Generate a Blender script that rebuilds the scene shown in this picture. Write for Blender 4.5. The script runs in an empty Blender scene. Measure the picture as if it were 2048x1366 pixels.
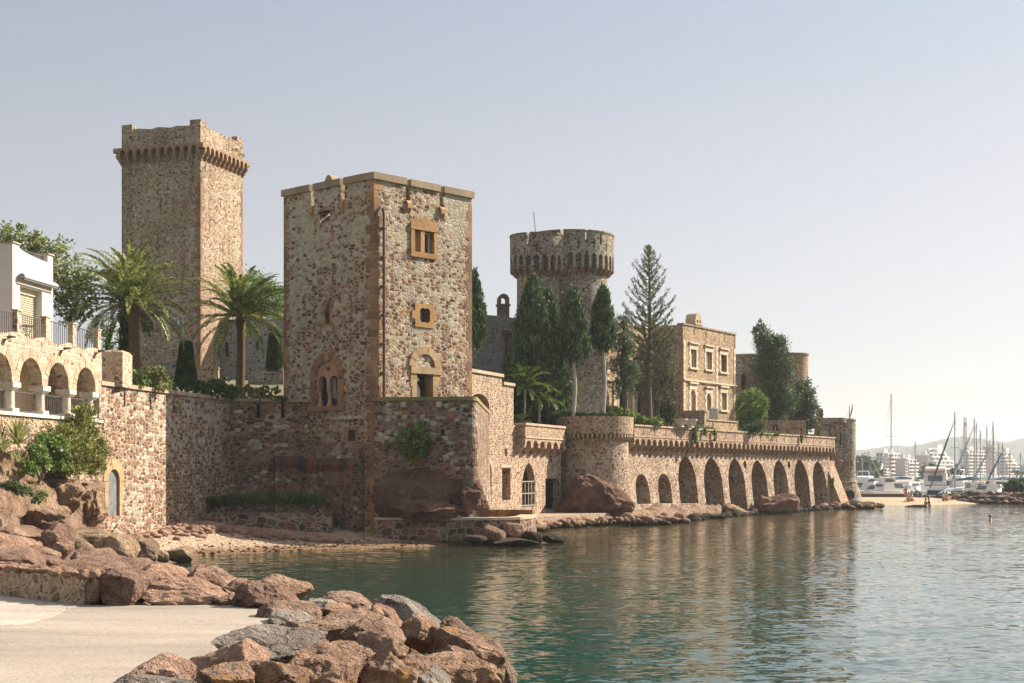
import bpy, bmesh, math, random
import numpy as np
from mathutils import Vector, Matrix
from mathutils.geometry import tessellate_polygon

# ------------------------------------------------------------------ camera, sky, sun, exposure
SC = bpy.context.scene
F, CX, YH, H = 2920.0, 1024.0, 945.0, 3.3          # focal length and horizon in photo pixels, eye height in metres
cam_d = bpy.data.cameras.new("camera")
cam = bpy.data.objects.new("camera", cam_d)
SC.collection.objects.link(cam)
cam.location = (0, 0, H)
cam.rotation_euler = (math.radians(90), 0, 0)
cam_d.sensor_width = 36.0
cam_d.lens = F / 2048.0 * 36.0
cam_d.shift_y = (YH - 683.0) / 2048.0
cam_d.clip_start = 0.1
cam_d.clip_end = 20000
SC.camera = cam

SUN_AZ, SUN_EL = math.radians(30), math.radians(35)   # azimuth measured from +X (right) towards +Y (away)
sun_dir = Vector((math.cos(SUN_AZ) * math.cos(SUN_EL), math.sin(SUN_AZ) * math.cos(SUN_EL), math.sin(SUN_EL)))
sun_d = bpy.data.lights.new("sun", 'SUN')
sun_d.energy = 5.0
sun_d.angle = math.radians(0.5)
sun_d.color = (1.0, 0.875, 0.72)
sun = bpy.data.objects.new("sun", sun_d)
SC.collection.objects.link(sun)
sun.location = (60, 30, 60)
sun.rotation_euler = sun_dir.to_track_quat('Z', 'Y').to_euler()

world = bpy.data.worlds.new("World")
SC.world = world
world.use_nodes = True
wn, wl = world.node_tree.nodes, world.node_tree.links
bg = wn["Background"]
sky = wn.new("ShaderNodeTexSky")
sky.sky_type = 'NISHITA'
sky.sun_disc = False
sky.sun_elevation = SUN_EL
sky.sun_rotation = math.radians(90) - SUN_AZ
sky.air_density = 1.0
sky.dust_density = 0.9
sky.ozone_density = 1.6
gam = wn.new("ShaderNodeGamma"); gam.inputs[1].default_value = 0.75         # compresses sky brightness, lifting the dim overhead part for fill
hs = wn.new("ShaderNodeHueSaturation"); hs.inputs["Saturation"].default_value = 0.58
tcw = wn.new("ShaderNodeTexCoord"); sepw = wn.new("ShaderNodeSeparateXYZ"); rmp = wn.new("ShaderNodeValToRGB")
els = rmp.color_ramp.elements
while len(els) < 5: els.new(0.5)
for e_, (p_, c_) in zip(els, ((0.0, (0.93, 0.90, 0.91)), (0.10, (0.97, 0.905, 0.895)), (0.21, (0.985, 0.905, 0.875)), (0.33, (0.885, 0.90, 0.92)), (0.60, (2.0, 1.84, 1.62)))):  # last stop brightens the unseen overhead sky, added as warm fill light
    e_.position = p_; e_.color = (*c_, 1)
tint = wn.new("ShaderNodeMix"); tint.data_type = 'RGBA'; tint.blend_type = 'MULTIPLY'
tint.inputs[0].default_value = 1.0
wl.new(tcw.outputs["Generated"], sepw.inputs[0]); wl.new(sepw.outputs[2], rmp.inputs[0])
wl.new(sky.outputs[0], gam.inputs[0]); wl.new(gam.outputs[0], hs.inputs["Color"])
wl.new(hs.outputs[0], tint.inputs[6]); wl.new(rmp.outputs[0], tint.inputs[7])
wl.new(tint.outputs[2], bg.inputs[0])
bg.inputs[1].default_value = 0.085

SC.view_settings.view_transform = 'Standard'
SC.view_settings.look = 'None'
SC.view_settings.exposure = 1.25
SC.view_settings.gamma = 1.0
cy = SC.cycles
cy.use_denoising = True
try:
    cy.denoiser = 'OPENIMAGEDENOISE'
    cy.denoising_prefilter = 'ACCURATE'
except Exception:
    pass
cy.max_bounces = 6
cy.diffuse_bounces = 3
cy.glossy_bounces = 3
cy.transmission_bounces = 3
cy.transparent_max_bounces = 8
cy.volume_bounces = 0
cy.sample_clamp_indirect = 4.0
cy.use_adaptive_sampling = True
cy.adaptive_threshold = 0.015
cy.caustics_reflective = False
cy.caustics_refractive = False

# ------------------------------------------------------------------ helpers
COL = SC.collection
PI = math.pi

def W(px, py, Y):
    """photo pixel at a known distance -> world point"""
    return Vector(((px - CX) / F * Y, Y, H - (py - YH) / F * Y))
def wx(px, Y): return (px - CX) / F * Y
def wz(py, Y): return H - (py - YH) / F * Y
def sz(n, Y): return n / F * Y

class Fr:
    """vertical wall frame: u along the wall, w up, d out of the wall (right hand side of u)"""
    def __init__(s, o, d):
        L = math.hypot(*d); s.o = (o[0], o[1]); s.d = (d[0] / L, d[1] / L); s.n = (s.d[1], -s.d[0])
    def P(s, u, w, d=0.0):
        return (s.o[0] + u * s.d[0] + d * s.n[0], s.o[1] + u * s.d[1] + d * s.n[1], w)
    def u(s, px):
        k = (px - CX) / F
        return (k * s.o[1] - s.o[0]) / (s.d[0] - k * s.d[1])
    def uw(s, px, py):
        u = s.u(px); Y = s.o[1] + u * s.d[1]
        return (u, wz(py, Y))
    def w(s, px, py): return s.uw(px, py)[1]
WF = Fr((0, 0), (1, 0))                              # u = x, d = -y

class MB:
    def __init__(s): s.v = []; s.f = []
    def add(s, vs, fs):
        o = len(s.v); s.v += [tuple(p) for p in vs]; s.f += [tuple(i + o for i in f) for f in fs]; return s
    def plate(s, fr, outer, holes=(), d0=-0.5, d1=0.0, warp=None):
        loops = [list(outer)] + [list(h) for h in holes]
        tri = tessellate_polygon([[Vector((a, b, 0)) for a, b in lp] for lp in loops])
        flat = [p for lp in loops for p in lp]; n = len(flat)
        P = fr.P if warp is None else (lambda u, w, d: warp(fr, u, w, d))
        vs = [P(a, b, d1) for a, b in flat] + [P(a, b, d0) for a, b in flat]
        fs = []
        for t in tri:
            fs.append(tuple(t)); fs.append(tuple(n + i for i in reversed(t)))
        k = 0
        for lp in loops:
            m = len(lp)
            for i in range(m):
                a, b = k + i, k + (i + 1) % m
                fs.append((a, b, n + b, n + a))
            k += m
        return s.add(vs, fs)
    def box(s, fr, u0, u1, w0, w1, d0, d1):
        vs = [fr.P(u, w, d) for u in (u0, u1) for w in (w0, w1) for d in (d0, d1)]
        return s.add(vs, [(0, 1, 3, 2), (4, 6, 7, 5), (0, 4, 5, 1), (2, 3, 7, 6), (0, 2, 6, 4), (1, 5, 7, 3)])
    def prism(s, fr, prof, u0, u1):
        """profile of (d, w) pulled along u"""
        n = len(prof)
        vs = [fr.P(u0, w, d) for d, w in prof] + [fr.P(u1, w, d) for d, w in prof]
        fs = [tuple(range(n)), tuple(range(2 * n - 1, n - 1, -1))] + [(i, (i + 1) % n, n + (i + 1) % n, n + i) for i in range(n)]
        return s.add(vs, fs)
    def flat(s, poly, z0, z1):
        """horizontal slab from a ground outline"""
        tri = tessellate_polygon([[Vector((a, b, 0)) for a, b in poly]]); n = len(poly)
        vs = [(a, b, z1) for a, b in poly] + [(a, b, z0) for a, b in poly]
        fs = [tuple(t) for t in tri] + [tuple(n + i for i in reversed(t)) for t in tri]
        fs += [(i, (i + 1) % n, n + (i + 1) % n, n + i) for i in range(n)]
        return s.add(vs, fs)
    def tube(s, pts, r, n=8, cap=True):
        pts = [Vector(p) for p in pts]; m = len(pts)
        rs = r if isinstance(r, (list, tuple)) else [r] * m
        vs, fs = [], []
        for i, p in enumerate(pts):
            t = (pts[min(i + 1, m - 1)] - pts[max(i - 1, 0)]).normalized()
            a = t.orthogonal().normalized() if abs(t.z) < 0.9 else Vector((1, 0, 0)).cross(t).normalized()
            if abs(t.z) >= 0.9: a = Vector((0, 1, 0)).cross(t).normalized()
            b = t.cross(a)
            for k in range(n):
                q = 2 * PI * k / n
                vs.append(p + (a * math.cos(q) + b * math.sin(q)) * rs[i])
        for i in range(m - 1):
            for k in range(n):
                fs.append((i * n + k, i * n + (k + 1) % n, (i + 1) * n + (k + 1) % n, (i + 1) * n + k))
        if cap: fs += [tuple(range(n - 1, -1, -1)), tuple(range((m - 1) * n, m * n))]
        return s.add(vs, fs)
    def lathe(s, c, prof, n=48, a0=0.0, a1=2 * PI, cap=True):
        full = abs(a1 - a0 - 2 * PI) < 1e-6; m = len(prof); k = n if full else n + 1
        vs = [(c[0] + r * math.cos(a0 + (a1 - a0) * i / n), c[1] + r * math.sin(a0 + (a1 - a0) * i / n), z) for i in range(k) for r, z in prof]
        fs = []
        for i in range(n):
            j = (i + 1) % k
            for q in range(m - 1):
                fs.append((i * m + q, j * m + q, j * m + q + 1, i * m + q + 1))
        if cap and full:
            fs.append(tuple(i * m for i in range(n))[::-1]); fs.append(tuple(i * m + m - 1 for i in range(n)))
        return s.add(vs, fs)
    def path(s, pts, z0, z1, th, batter=0.0, sub=1.2):
        """thick wall along a ground polyline; outside = right hand of travel"""
        P = []
        for a, b in zip(pts[:-1], pts[1:]):
            n = max(1, int(math.hypot(b[0] - a[0], b[1] - a[1]) / sub))
            P += [(a[0] + (b[0] - a[0]) * i / n, a[1] + (b[1] - a[1]) * i / n) for i in range(n)]
        P.append(pts[-1]); m = len(P); vs = []
        for i, p in enumerate(P):
            q, r = P[max(i - 1, 0)], P[min(i + 1, m - 1)]
            dx, dy = r[0] - q[0], r[1] - q[1]; L = math.hypot(dx, dy); nx, ny = dy / L, -dx / L
            zt = z1(p) if callable(z1) else z1
            vs += [(p[0] + nx * batter, p[1] + ny * batter, z0), (p[0], p[1], zt), (p[0] - nx * th, p[1] - ny * th, zt), (p[0] - nx * th, p[1] - ny * th, z0)]
        fs = []
        for i in range(m - 1):
            for k in range(4):
                fs.append((4 * i + k, 4 * i + 4 + k, 4 * i + 4 + (k + 1) % 4, 4 * i + (k + 1) % 4))
        fs += [(0, 1, 2, 3), tuple(4 * (m - 1) + k for k in (3, 2, 1, 0))]
        return s.add(vs, fs)

def arc(cx, cz, r, a0, a1, n):
    return [(cx + r * math.cos(math.radians(a0 + (a1 - a0) * i / n)), cz + r * math.sin(math.radians(a0 + (a1 - a0) * i / n))) for i in range(n + 1)]
def arch_poly(u0, u1, w0, top, kind='round', n=10):
    """opening outline from sill w0 to crown top"""
    c, r = (u0 + u1) / 2, (u1 - u0) / 2
    if kind == 'round':
        sp = top - r
        return [(u0, w0), (u1, w0)] + [(c + r * math.cos(PI * i / n), sp + r * math.sin(PI * i / n)) for i in range(n + 1)]
    if kind == 'seg':
        rise = 0.45 * r
        return [(u0, w0), (u1, w0)] + [(c + r * math.cos(PI * i / n), top - rise + rise * math.sin(PI * i / n)) for i in range(n + 1)]
    rise = {'pointed': 1.7, 'tall': 1.18, 'gate': 1.3, 'lancet': 2.0}[kind] * r
    rise = min(rise, (top - w0) * 0.72); sp = top - rise
    h = n // 2
    R = (r * r + rise * rise) / (2 * r)              # two arcs meeting in a point
    th = math.asin(rise / R)
    right = [(u1 - R + R * math.cos(th * i / h), sp + R * math.sin(th * i / h)) for i in range(h + 1)]
    left = [(u0 + R - R * math.cos(th * i / h), sp + R * math.sin(th * i / h)) for i in range(h - 1, -1, -1)]
    return [(u0, w0), (u1, w0)] + right + left
def rect(u0, u1, w0, w1): return [(u0, w0), (u1, w0), (u1, w1), (u0, w1)]
def dedupe(p):
    o = []
    for a in p:
        if not o or abs(a[0] - o[-1][0]) + abs(a[1] - o[-1][1]) > 1e-5: o.append(a)
    if abs(o[0][0] - o[-1][0]) + abs(o[0][1] - o[-1][1]) < 1e-5: o.pop()
    return o
_ap = arch_poly
def arch_poly(*a, **k): return dedupe(_ap(*a, **k))

def voussoirs(mb, fr, cx, cz, r0, r1, n, d0, d1, a0=0, a1=180, gap=0.012, sx=1.0):
    for i in range(n):
        q0 = a0 + (a1 - a0) * i / n; q1 = a0 + (a1 - a0) * (i + 1) / n
        g = math.degrees(gap / r1); q0 += g; q1 -= g
        o = arc(0, 0, r1, q0, q1, 2); inn = arc(0, 0, r0, q1, q0, 2)
        mb.plate(fr, [(cx + a * sx, cz + b) for a, b in o + inn], (), d0, d1 + 0.006 * ((i * 7) % 3))

def mesh_np(name, v, quads=None, tris=None):
    me = bpy.data.meshes.new(name)
    v = np.asarray(v, dtype=np.float32)
    fl = quads if quads is not None else tris
    k = 4 if quads is not None else 3
    fl = np.asarray(fl, dtype=np.int32)
    me.vertices.add(len(v)); me.vertices.foreach_set("co", v.ravel())
    me.loops.add(fl.size); me.loops.foreach_set("vertex_index", fl.ravel())
    me.polygons.add(len(fl))
    me.polygons.foreach_set("loop_start", np.arange(0, fl.size, k, dtype=np.int32))
    me.polygons.foreach_set("loop_total", np.full(len(fl), k, dtype=np.int32))
    me.update(calc_edges=True)
    return me

def make_mesh(name, mb, loc, smooth=False):
    me = bpy.data.meshes.new(name)
    lx, ly, lz = loc
    me.from_pydata([(x - lx, y - ly, z - lz) for x, y, z in mb.v], [], mb.f)
    bm = bmesh.new(); bm.from_mesh(me)
    bmesh.ops.recalc_face_normals(bm, faces=bm.faces); bm.to_mesh(me); bm.free()
    if smooth:
        for p in me.polygons: p.use_smooth = True
        try: me.set_sharp_from_angle(angle=math.radians(40))
        except Exception: pass
    return me

def tag(o, label=None, cat=None, group=None, kind=None):
    if label: o["label"] = label
    if cat: o["category"] = cat
    if group: o["group"] = group
    if kind: o["kind"] = kind
    return o
def thing(name, label, cat, loc, group=None):
    o = bpy.data.objects.new(name, None); o.empty_display_size = 0.3
    o.location = loc; COL.objects.link(o)
    return tag(o, label, cat, group)
def wloc(o):
    while o.parent: o = o.parent
    return o.location
def part(parent, name, src, mat, smooth=False, label=None, kind=None):
    me = make_mesh(name, src, wloc(parent), smooth) if isinstance(src, MB) else src
    me.materials.clear(); me.materials.append(mat)
    o = bpy.data.objects.new(name, me); COL.objects.link(o); o.parent = parent
    return tag(o, label, kind=kind)
def solo(name, label, cat, src, mat, loc, group=None, smooth=False, kind=None):
    me = make_mesh(name, src, loc, smooth) if isinstance(src, MB) else src
    me.materials.clear(); me.materials.append(mat)
    o = bpy.data.objects.new(name, me); o.location = loc; COL.objects.link(o)
    return tag(o, label, cat, group, kind)
def structure(name, src, mat, label=None, smooth=False, kind='structure', cat=None):
    return solo(name, label, cat, src, mat, (0, 0, 0), None, smooth, kind)
def kids(o): return [c for c in bpy.data.objects if c.parent == o]
def dup(root, loc, rz=0.0, sc=1.0, label=None):
    def rec(o, par):
        c = o.copy(); COL.objects.link(c); c.parent = par
        for ch in kids(o): rec(ch, c)
        return c
    r = rec(root, None); r.location = loc; r.rotation_euler = (0, 0, rz)
    r.scale = (sc, sc, sc) if not isinstance(sc, tuple) else sc
    if label: r["label"] = label
    return r

# value noise on numpy points
def _hash(ix, iy, iz, s):
    h = (ix * 374761393 + iy * 668265263 + iz * 2147483647 + s * 974634777) & 0xFFFFFFFF
    h = ((h ^ (h >> 13)) * 1274126177) & 0xFFFFFFFF
    return ((h ^ (h >> 16)) & 0xFFFF) / 65535.0
def vnoise(p, seed=0):
    p = np.asarray(p, dtype=np.float64); i = np.floor(p).astype(np.int64); f = p - i; f = f * f * (3 - 2 * f)
    r = 0
    for dx in (0, 1):
        for dy in (0, 1):
            for dz in (0, 1):
                w = (f[:, 0] if dx else 1 - f[:, 0]) * (f[:, 1] if dy else 1 - f[:, 1]) * (f[:, 2] if dz else 1 - f[:, 2])
                r = r + w * _hash(i[:, 0] + dx, i[:, 1] + dy, i[:, 2] + dz, seed)
    return r * 2 - 1
def fbm(p, seed=0, octv=4, gain=0.5):
    a, s, r = 1.0, 1.0, 0
    for k in range(octv):
        r = r + a * vnoise(np.asarray(p) * s + 17.3 * k, seed + k); a *= gain; s *= 2.07
    return r
# ------------------------------------------------------------------ materials
def new_mat(name):
    m = bpy.data.materials.new(name); m.use_nodes = True
    n, l = m.node_tree.nodes, m.node_tree.links
    return m, n, l, n["Principled BSDF"]
def rgba(c): return (c[0], c[1], c[2], 1)
def mixc(n, l, fac, a, b, mode='MIX'):
    x = n.new("ShaderNodeMix"); x.data_type = 'RGBA'; x.blend_type = mode
    for s, v in ((0, fac), (6, a), (7, b)):
        if hasattr(v, "is_linked"): l.new(v, x.inputs[s])
        elif s == 0: x.inputs[0].default_value = v
        else: x.inputs[s].default_value = rgba(v)
    return x.outputs[2]
def mth(n, l, op, a, b=0.0, c=None, clamp=False):
    x = n.new("ShaderNodeMath"); x.operation = op; x.use_clamp = clamp
    for i, v in enumerate((a, b) if c is None else (a, b, c)):
        if hasattr(v, "is_linked"): l.new(v, x.inputs[i])
        else: x.inputs[i].default_value = v
    return x.outputs[0]
def ramp(n, l, fac, stops, mode='LINEAR'):
    r = n.new("ShaderNodeValToRGB"); r.color_ramp.interpolation = mode
    e = r.color_ramp.elements
    while len(e) < len(stops): e.new(0.5)
    for i, (p, c) in enumerate(stops):
        e[i].position = p; e[i].color = rgba(c) if isinstance(c, (tuple, list)) else (c, c, c, 1)
    l.new(fac, r.inputs[0]); return r.outputs[0]
def noise_t(n, l, co, scale, detail=3, rough=0.55):
    t = n.new("ShaderNodeTexNoise"); t.inputs["Scale"].default_value = scale
    t.inputs["Detail"].default_value = detail; t.inputs["Roughness"].default_value = rough
    l.new(co, t.inputs["Vector"]); return t.outputs["Fac"]
def objco(n, l, scale=(1, 1, 1), geo=False):
    t = n.new("ShaderNodeTexCoord"); mp = n.new("ShaderNodeMapping"); mp.inputs["Scale"].default_value = scale
    if geo:
        g = n.new("ShaderNodeNewGeometry"); l.new(g.outputs["Position"], mp.inputs["Vector"])
    else: l.new(t.outputs["Object"], mp.inputs["Vector"])
    return mp.outputs[0]
def bump(n, l, b, h, strength, dist):
    x = n.new("ShaderNodeBump"); x.inputs["Strength"].default_value = strength; x.inputs["Distance"].default_value = dist
    l.new(h, x.inputs["Height"]); l.new(x.outputs[0], b.inputs["Normal"]); return x

def wet_band(n, l, col, nz):
    """stone at the waterline is wet and weedy"""
    g = n.new("ShaderNodeNewGeometry"); s = n.new("ShaderNodeSeparateXYZ"); l.new(g.outputs["Position"], s.inputs[0])
    k = mth(n, l, 'SUBTRACT', s.outputs[2], mth(n, l, 'MULTIPLY', mth(n, l, 'SUBTRACT', nz, 0.5), 0.5))
    f = n.new("ShaderNodeMapRange"); f.inputs[1].default_value = 0.16; f.inputs[2].default_value = 0.34; f.inputs[3].default_value = 0.8; f.inputs[4].default_value = 0.0
    l.new(k, f.inputs[0]); return mixc(n, l, f.outputs[0], col, (0.045, 0.038, 0.026))

def rubble(name, stones, mortar, size=0.30, flat=1.5, mw=(0.05, 0.16), pat=None, pat_amt=0.5, pat_scale=0.35, course=0.0, bstr=0.8, stain=0.3, pat_z=None, sq=False):
    """rubble masonry: irregular stones in wide mortar, some washed with pale lichen"""
    m, n, l, b = new_mat(name)
    co = objco(n, l, (1 / size, 1 / size, flat / size))
    base = objco(n, l)
    wob = n.new("ShaderNodeTexNoise"); wob.inputs["Scale"].default_value = 0.5; wob.inputs["Detail"].default_value = 2
    l.new(co, wob.inputs["Vector"])
    ad = n.new("ShaderNodeVectorMath"); ad.operation = 'MULTIPLY_ADD'
    ad.inputs[1].default_value = ((0.9, 0.9, 0.45) if sq else (1.5, 1.5, 0.8)); l.new(wob.outputs["Color"], ad.inputs[0]); l.new(co, ad.inputs[2])
    v1 = n.new("ShaderNodeTexVoronoi"); v1.feature = 'F1'; v1.inputs["Scale"].default_value = 1; v1.inputs["Randomness"].default_value = 0.85 - course
    v2 = n.new("ShaderNodeTexVoronoi"); v2.feature = 'DISTANCE_TO_EDGE'; v2.inputs["Scale"].default_value = 1; v2.inputs["Randomness"].default_value = 0.85 - course
    l.new(ad.outputs[0], v1.inputs["Vector"]); l.new(ad.outputs[0], v2.inputs["Vector"])
    vd = v2.outputs["Distance"]
    if sq:                                              # roughly squared blocks in uneven courses
        v2.feature = 'F2'
        for v in (v1, v2):
            v.distance = 'MINKOWSKI'; v.inputs["Exponent"].default_value = 3.6; v.inputs["Randomness"].default_value = 0.84
        vd = mth(n, l, 'MULTIPLY', mth(n, l, 'SUBTRACT', v2.outputs["Distance"], v1.outputs["Distance"]), 0.55)
    sep = n.new("ShaderNodeSeparateColor"); l.new(v1.outputs["Color"], sep.inputs[0])
    tot = sum(s[1] for s in stones); acc = 0; stops = []
    for c, w in stones: stops.append((acc / tot, c)); acc += w
    stone = ramp(n, l, sep.outputs[0], stops, 'CONSTANT')
    big = noise_t(n, l, base, pat_scale, 3)
    if pat:
        k = mth(n, l, 'ADD', mth(n, l, 'MULTIPLY', big, 2.0), mth(n, l, 'MULTIPLY', sep.outputs[1], 0.72))
        if pat_z:                                       # lichen grows more towards the top
            sz3 = n.new("ShaderNodeSeparateXYZ"); l.new(base, sz3.inputs[0])
            k = mth(n, l, 'ADD', k, mth(n, l, 'MULTIPLY', mth(n, l, 'SUBTRACT', sz3.outputs[2], pat_z[0]), pat_z[1]))
        k = ramp(n, l, mth(n, l, 'MULTIPLY', k, 0.5), [(0.725 - pat_amt * 0.25, 0.0), (0.765 - pat_amt * 0.25, 0.92)])
        stone = mixc(n, l, k, stone, pat)
    fine = noise_t(n, l, base, 14, 4, 0.65)
    stone = mixc(n, l, 1.0, stone, ramp(n, l, fine, [(0.25, 0.62), (0.75, 1.3)]), 'MULTIPLY')
    bright = ramp(n, l, sep.outputs[2], [(0.0, 0.72), (1.0, 1.22)])
    stone = mixc(n, l, 1.0, stone, bright, 'MULTIPLY')
    mort = mixc(n, l, 1.0, mortar, ramp(n, l, fine, [(0.3, 0.75), (0.7, 1.12)]), 'MULTIPLY')
    ed = mth(n, l, 'ADD', vd, mth(n, l, 'MULTIPLY', mth(n, l, 'SUBTRACT', fine, 0.5), 0.11))
    edge = ramp(n, l, ed, [(mw[0], 0.0), (mw[1], 1.0)])
    col = mixc(n, l, edge, mort, stone)
    st = noise_t(n, l, objco(n, l, (0.9, 0.9, 0.16)), 1.0, 4, 0.6)
    col = mixc(n, l, stain, col, ramp(n, l, st, [(0.3, 0.45), (0.62, 1.15)]), 'MULTIPLY')
    col = wet_band(n, l, col, big)
    l.new(col, b.inputs["Base Color"])
    b.inputs["Roughness"].default_value = 0.9
    b.inputs["Specular IOR Level"].default_value = 0.15
    h = mth(n, l, 'ADD', mth(n, l, 'MULTIPLY', edge, mth(n, l, 'ADD', mth(n, l, 'MULTIPLY', sep.outputs[2], 0.7), 0.5)), mth(n, l, 'MULTIPLY', fine, 0.5))
    bump(n, l, b, h, bstr, size * 0.16)
    return m

def dressed(name, c0, c1, rough=0.88, nscale=9, bstr=0.4):
    """cut stone blocks: colour differs block by block"""
    m, n, l, b = new_mat(name)
    g = n.new("ShaderNodeNewGeometry"); base = objco(n, l)
    col = mixc(n, l, g.outputs["Random Per Island"], c0, c1)
    fine = noise_t(n, l, base, nscale, 5, 0.65); big = noise_t(n, l, base, 1.3, 3)
    col = mixc(n, l, 1.0, col, ramp(n, l, fine, [(0.25, 0.7), (0.75, 1.2)]), 'MULTIPLY')
    col = mixc(n, l, 0.6, col, ramp(n, l, big, [(0.3, 0.65), (0.7, 1.15)]), 'MULTIPLY')
    l.new(col, b.inputs["Base Color"]); b.inputs["Roughness"].default_value = rough; b.inputs["Specular IOR Level"].default_value = 0.2
    bump(n, l, b, fine, bstr, 0.03)
    return m

def plain(name, c, rough=0.6, metal=0.0, var=0.12, nscale=4.0, spec=0.4):
    m, n, l, b = new_mat(name)
    f = noise_t(n, l, objco(n, l), nscale, 4)
    col = mixc(n, l, 1.0, c, ramp(n, l, f, [(0.25, 1 - var * 2), (0.75, 1 + var)]), 'MULTIPLY')
    l.new(col, b.inputs["Base Color"]); b.inputs["Roughness"].default_value = rough; b.inputs["Metallic"].default_value = metal
    b.inputs["Specular IOR Level"].default_value = spec
    return m

def leafy(name, c0, c1, c2=None, rough=0.6, trans=0.25):
    m, n, l, b = new_mat(name)
    g = n.new("ShaderNodeNewGeometry")
    st = [(0.0, c0), (0.6, c1)] + ([(0.93, c2)] if c2 else [])
    col = ramp(n, l, g.outputs["Random Per Island"], st)
    big = noise_t(n, l, objco(n, l), 2.6, 3)
    col = mixc(n, l, 0.9, col, ramp(n, l, big, [(0.34, 0.42), (0.66, 1.45)]), 'MULTIPLY')
    l.new(col, b.inputs["Base Color"]); b.inputs["Roughness"].default_value = rough; b.inputs["Specular IOR Level"].default_value = 0.25
    t = n.new("ShaderNodeBsdfTranslucent"); l.new(col, t.inputs[0])
    mx = n.new("ShaderNodeMixShader"); mx.inputs[0].default_value = trans
    l.new(b.outputs[0], mx.inputs[1]); l.new(t.outputs[0], mx.inputs[2])
    l.new(mx.outputs[0], n["Material Output"].inputs[0])
    return m

def rocky(name, c0, c1, c2, lichen=None, lam=0.5, sc=1.0, bstr=0.9):
    m, n, l, b = new_mat(name)
    t = n.new("ShaderNodeTexCoord"); oi = n.new("ShaderNodeObjectInfo")
    ad = n.new("ShaderNodeVectorMath"); ad.operation = 'MULTIPLY_ADD'
    ad.inputs[1].default_value = (37, 23, 51); l.new(oi.outputs["Random"], ad.inputs[0]); l.new(t.outputs["Object"], ad.inputs[2])
    co = ad.outputs[0]
    big = noise_t(n, l, co, 1.6 * sc, 4, 0.6); mid = noise_t(n, l, co, 6 * sc, 5, 0.7); fine = noise_t(n, l, co, 38 * sc, 4, 0.75)
    col = ramp(n, l, big, [(0.3, c0), (0.5, c1), (0.7, c2)])
    col = mixc(n, l, 0.85, col, ramp(n, l, mid, [(0.30, 0.62), (0.70, 1.22)]), 'MULTIPLY')
    col = mixc(n, l, 0.9, col, ramp(n, l, fine, [(0.30, 0.5), (0.5, 1.0), (0.72, 1.3)]), 'MULTIPLY')
    col = mixc(n, l, 1.0, col, ramp(n, l, oi.outputs["Random"], [(0.0, (0.72, 0.70, 0.70)), (0.5, (1.0, 1.0, 1.0)), (1.0, (1.20, 1.14, 1.06))]), 'MULTIPLY')
    if lichen:
        ln = noise_t(n, l, co, 2.3 * sc, 6, 0.7)
        col = mixc(n, l, ramp(n, l, ln, [(0.62 - lam * 0.2, 0.0), (0.70 - lam * 0.2, 0.85)]), col, lichen)
    cv = n.new("ShaderNodeTexVoronoi"); cv.feature = 'DISTANCE_TO_EDGE'; cv.inputs["Scale"].default_value = 1.5 * sc; wv = n.new("ShaderNodeVectorMath"); wv.operation = 'MULTIPLY_ADD'; wv.inputs[1].default_value = (.5, .5, .5)
    wn_ = n.new("ShaderNodeTexNoise"); wn_.inputs["Scale"].default_value = 3 * sc; wn_.inputs["Detail"].default_value = 4; l.new(co, wn_.inputs["Vector"]); l.new(wn_.outputs["Color"], wv.inputs[0]); l.new(co, wv.inputs[2]); l.new(wv.outputs[0], cv.inputs["Vector"])
    crk = mth(n, l, 'MAXIMUM', ramp(n, l, cv.outputs["Distance"], [(0.0, 0.0), (0.022, 1.0)]), ramp(n, l, big, [(0.44, 0.0), (0.52, 1.0)]))
    col = mixc(n, l, 1.0, col, ramp(n, l, crk, [(0.0, 0.35), (1.0, 1.0)]), 'MULTIPLY')
    vo = n.new("ShaderNodeTexVoronoi"); vo.inputs["Scale"].default_value = 26 * sc; l.new(co, vo.inputs["Vector"])
    pit = ramp(n, l, vo.outputs["Distance"], [(0.08, 0.0), (0.33, 1.0)])
    pm = ramp(n, l, mid, [(0.42, 0.0), (0.6, 1.0)])
    col = mixc(n, l, mth(n, l, 'MULTIPLY', mth(n, l, 'SUBTRACT', 1.0, pit), pm), col, (0.035, 0.025, 0.02))
    col = wet_band(n, l, col, big)
    l.new(col, b.inputs["Base Color"]); b.inputs["Roughness"].default_value = 0.92; b.inputs["Specular IOR Level"].default_value = 0.15
    h = mth(n, l, 'ADD', mth(n, l, 'MULTIPLY', mid, 1.0), mth(n, l, 'MULTIPLY', fine, 0.45))
    h = mth(n, l, 'ADD', h, mth(n, l, 'MULTIPLY', mth(n, l, 'MULTIPLY', pit, pm), 0.25))
    h = mth(n, l, 'ADD', h, mth(n, l, 'MULTIPLY', crk, 0.35))
    bump(n, l, b, h, 1.0, 0.14 / sc)
    return m

RED, BRN, ORG, GRY, DRK = (0.15, 0.075, 0.055), (0.195, 0.115, 0.078), (0.31, 0.15, 0.06), (0.18, 0.145, 0.118), (0.075, 0.052, 0.042)
PINK, TAN = (0.27, 0.165, 0.122), (0.36, 0.26, 0.165)
LICH = (0.42, 0.40, 0.315)
M = {}
M['tower'] = rubble('tower_rubble', [(RED, 2.6), (BRN, 3.2), (GRY, 1.4), (DRK, 1.2), (LICH, 0.8), (ORG, 0.5), (PINK, 1)], (0.50, 0.375, 0.25), 0.285, 1.75, (0.025, 0.10), LICH, 0.02, 0.40, pat_z=(9.0, 0.03), sq=True)
M['tower_low'] = rubble('tower_base_rubble', [(RED, 3), (BRN, 3.4), (ORG, 0.6), (GRY, 1.6), (DRK, 2.2), (LICH, 0.25), (PINK, .6)], (0.30, 0.22, 0.155), 0.3, 1.75, (0.02, 0.09), LICH, -0.25, 0.5, sq=True)
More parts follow.
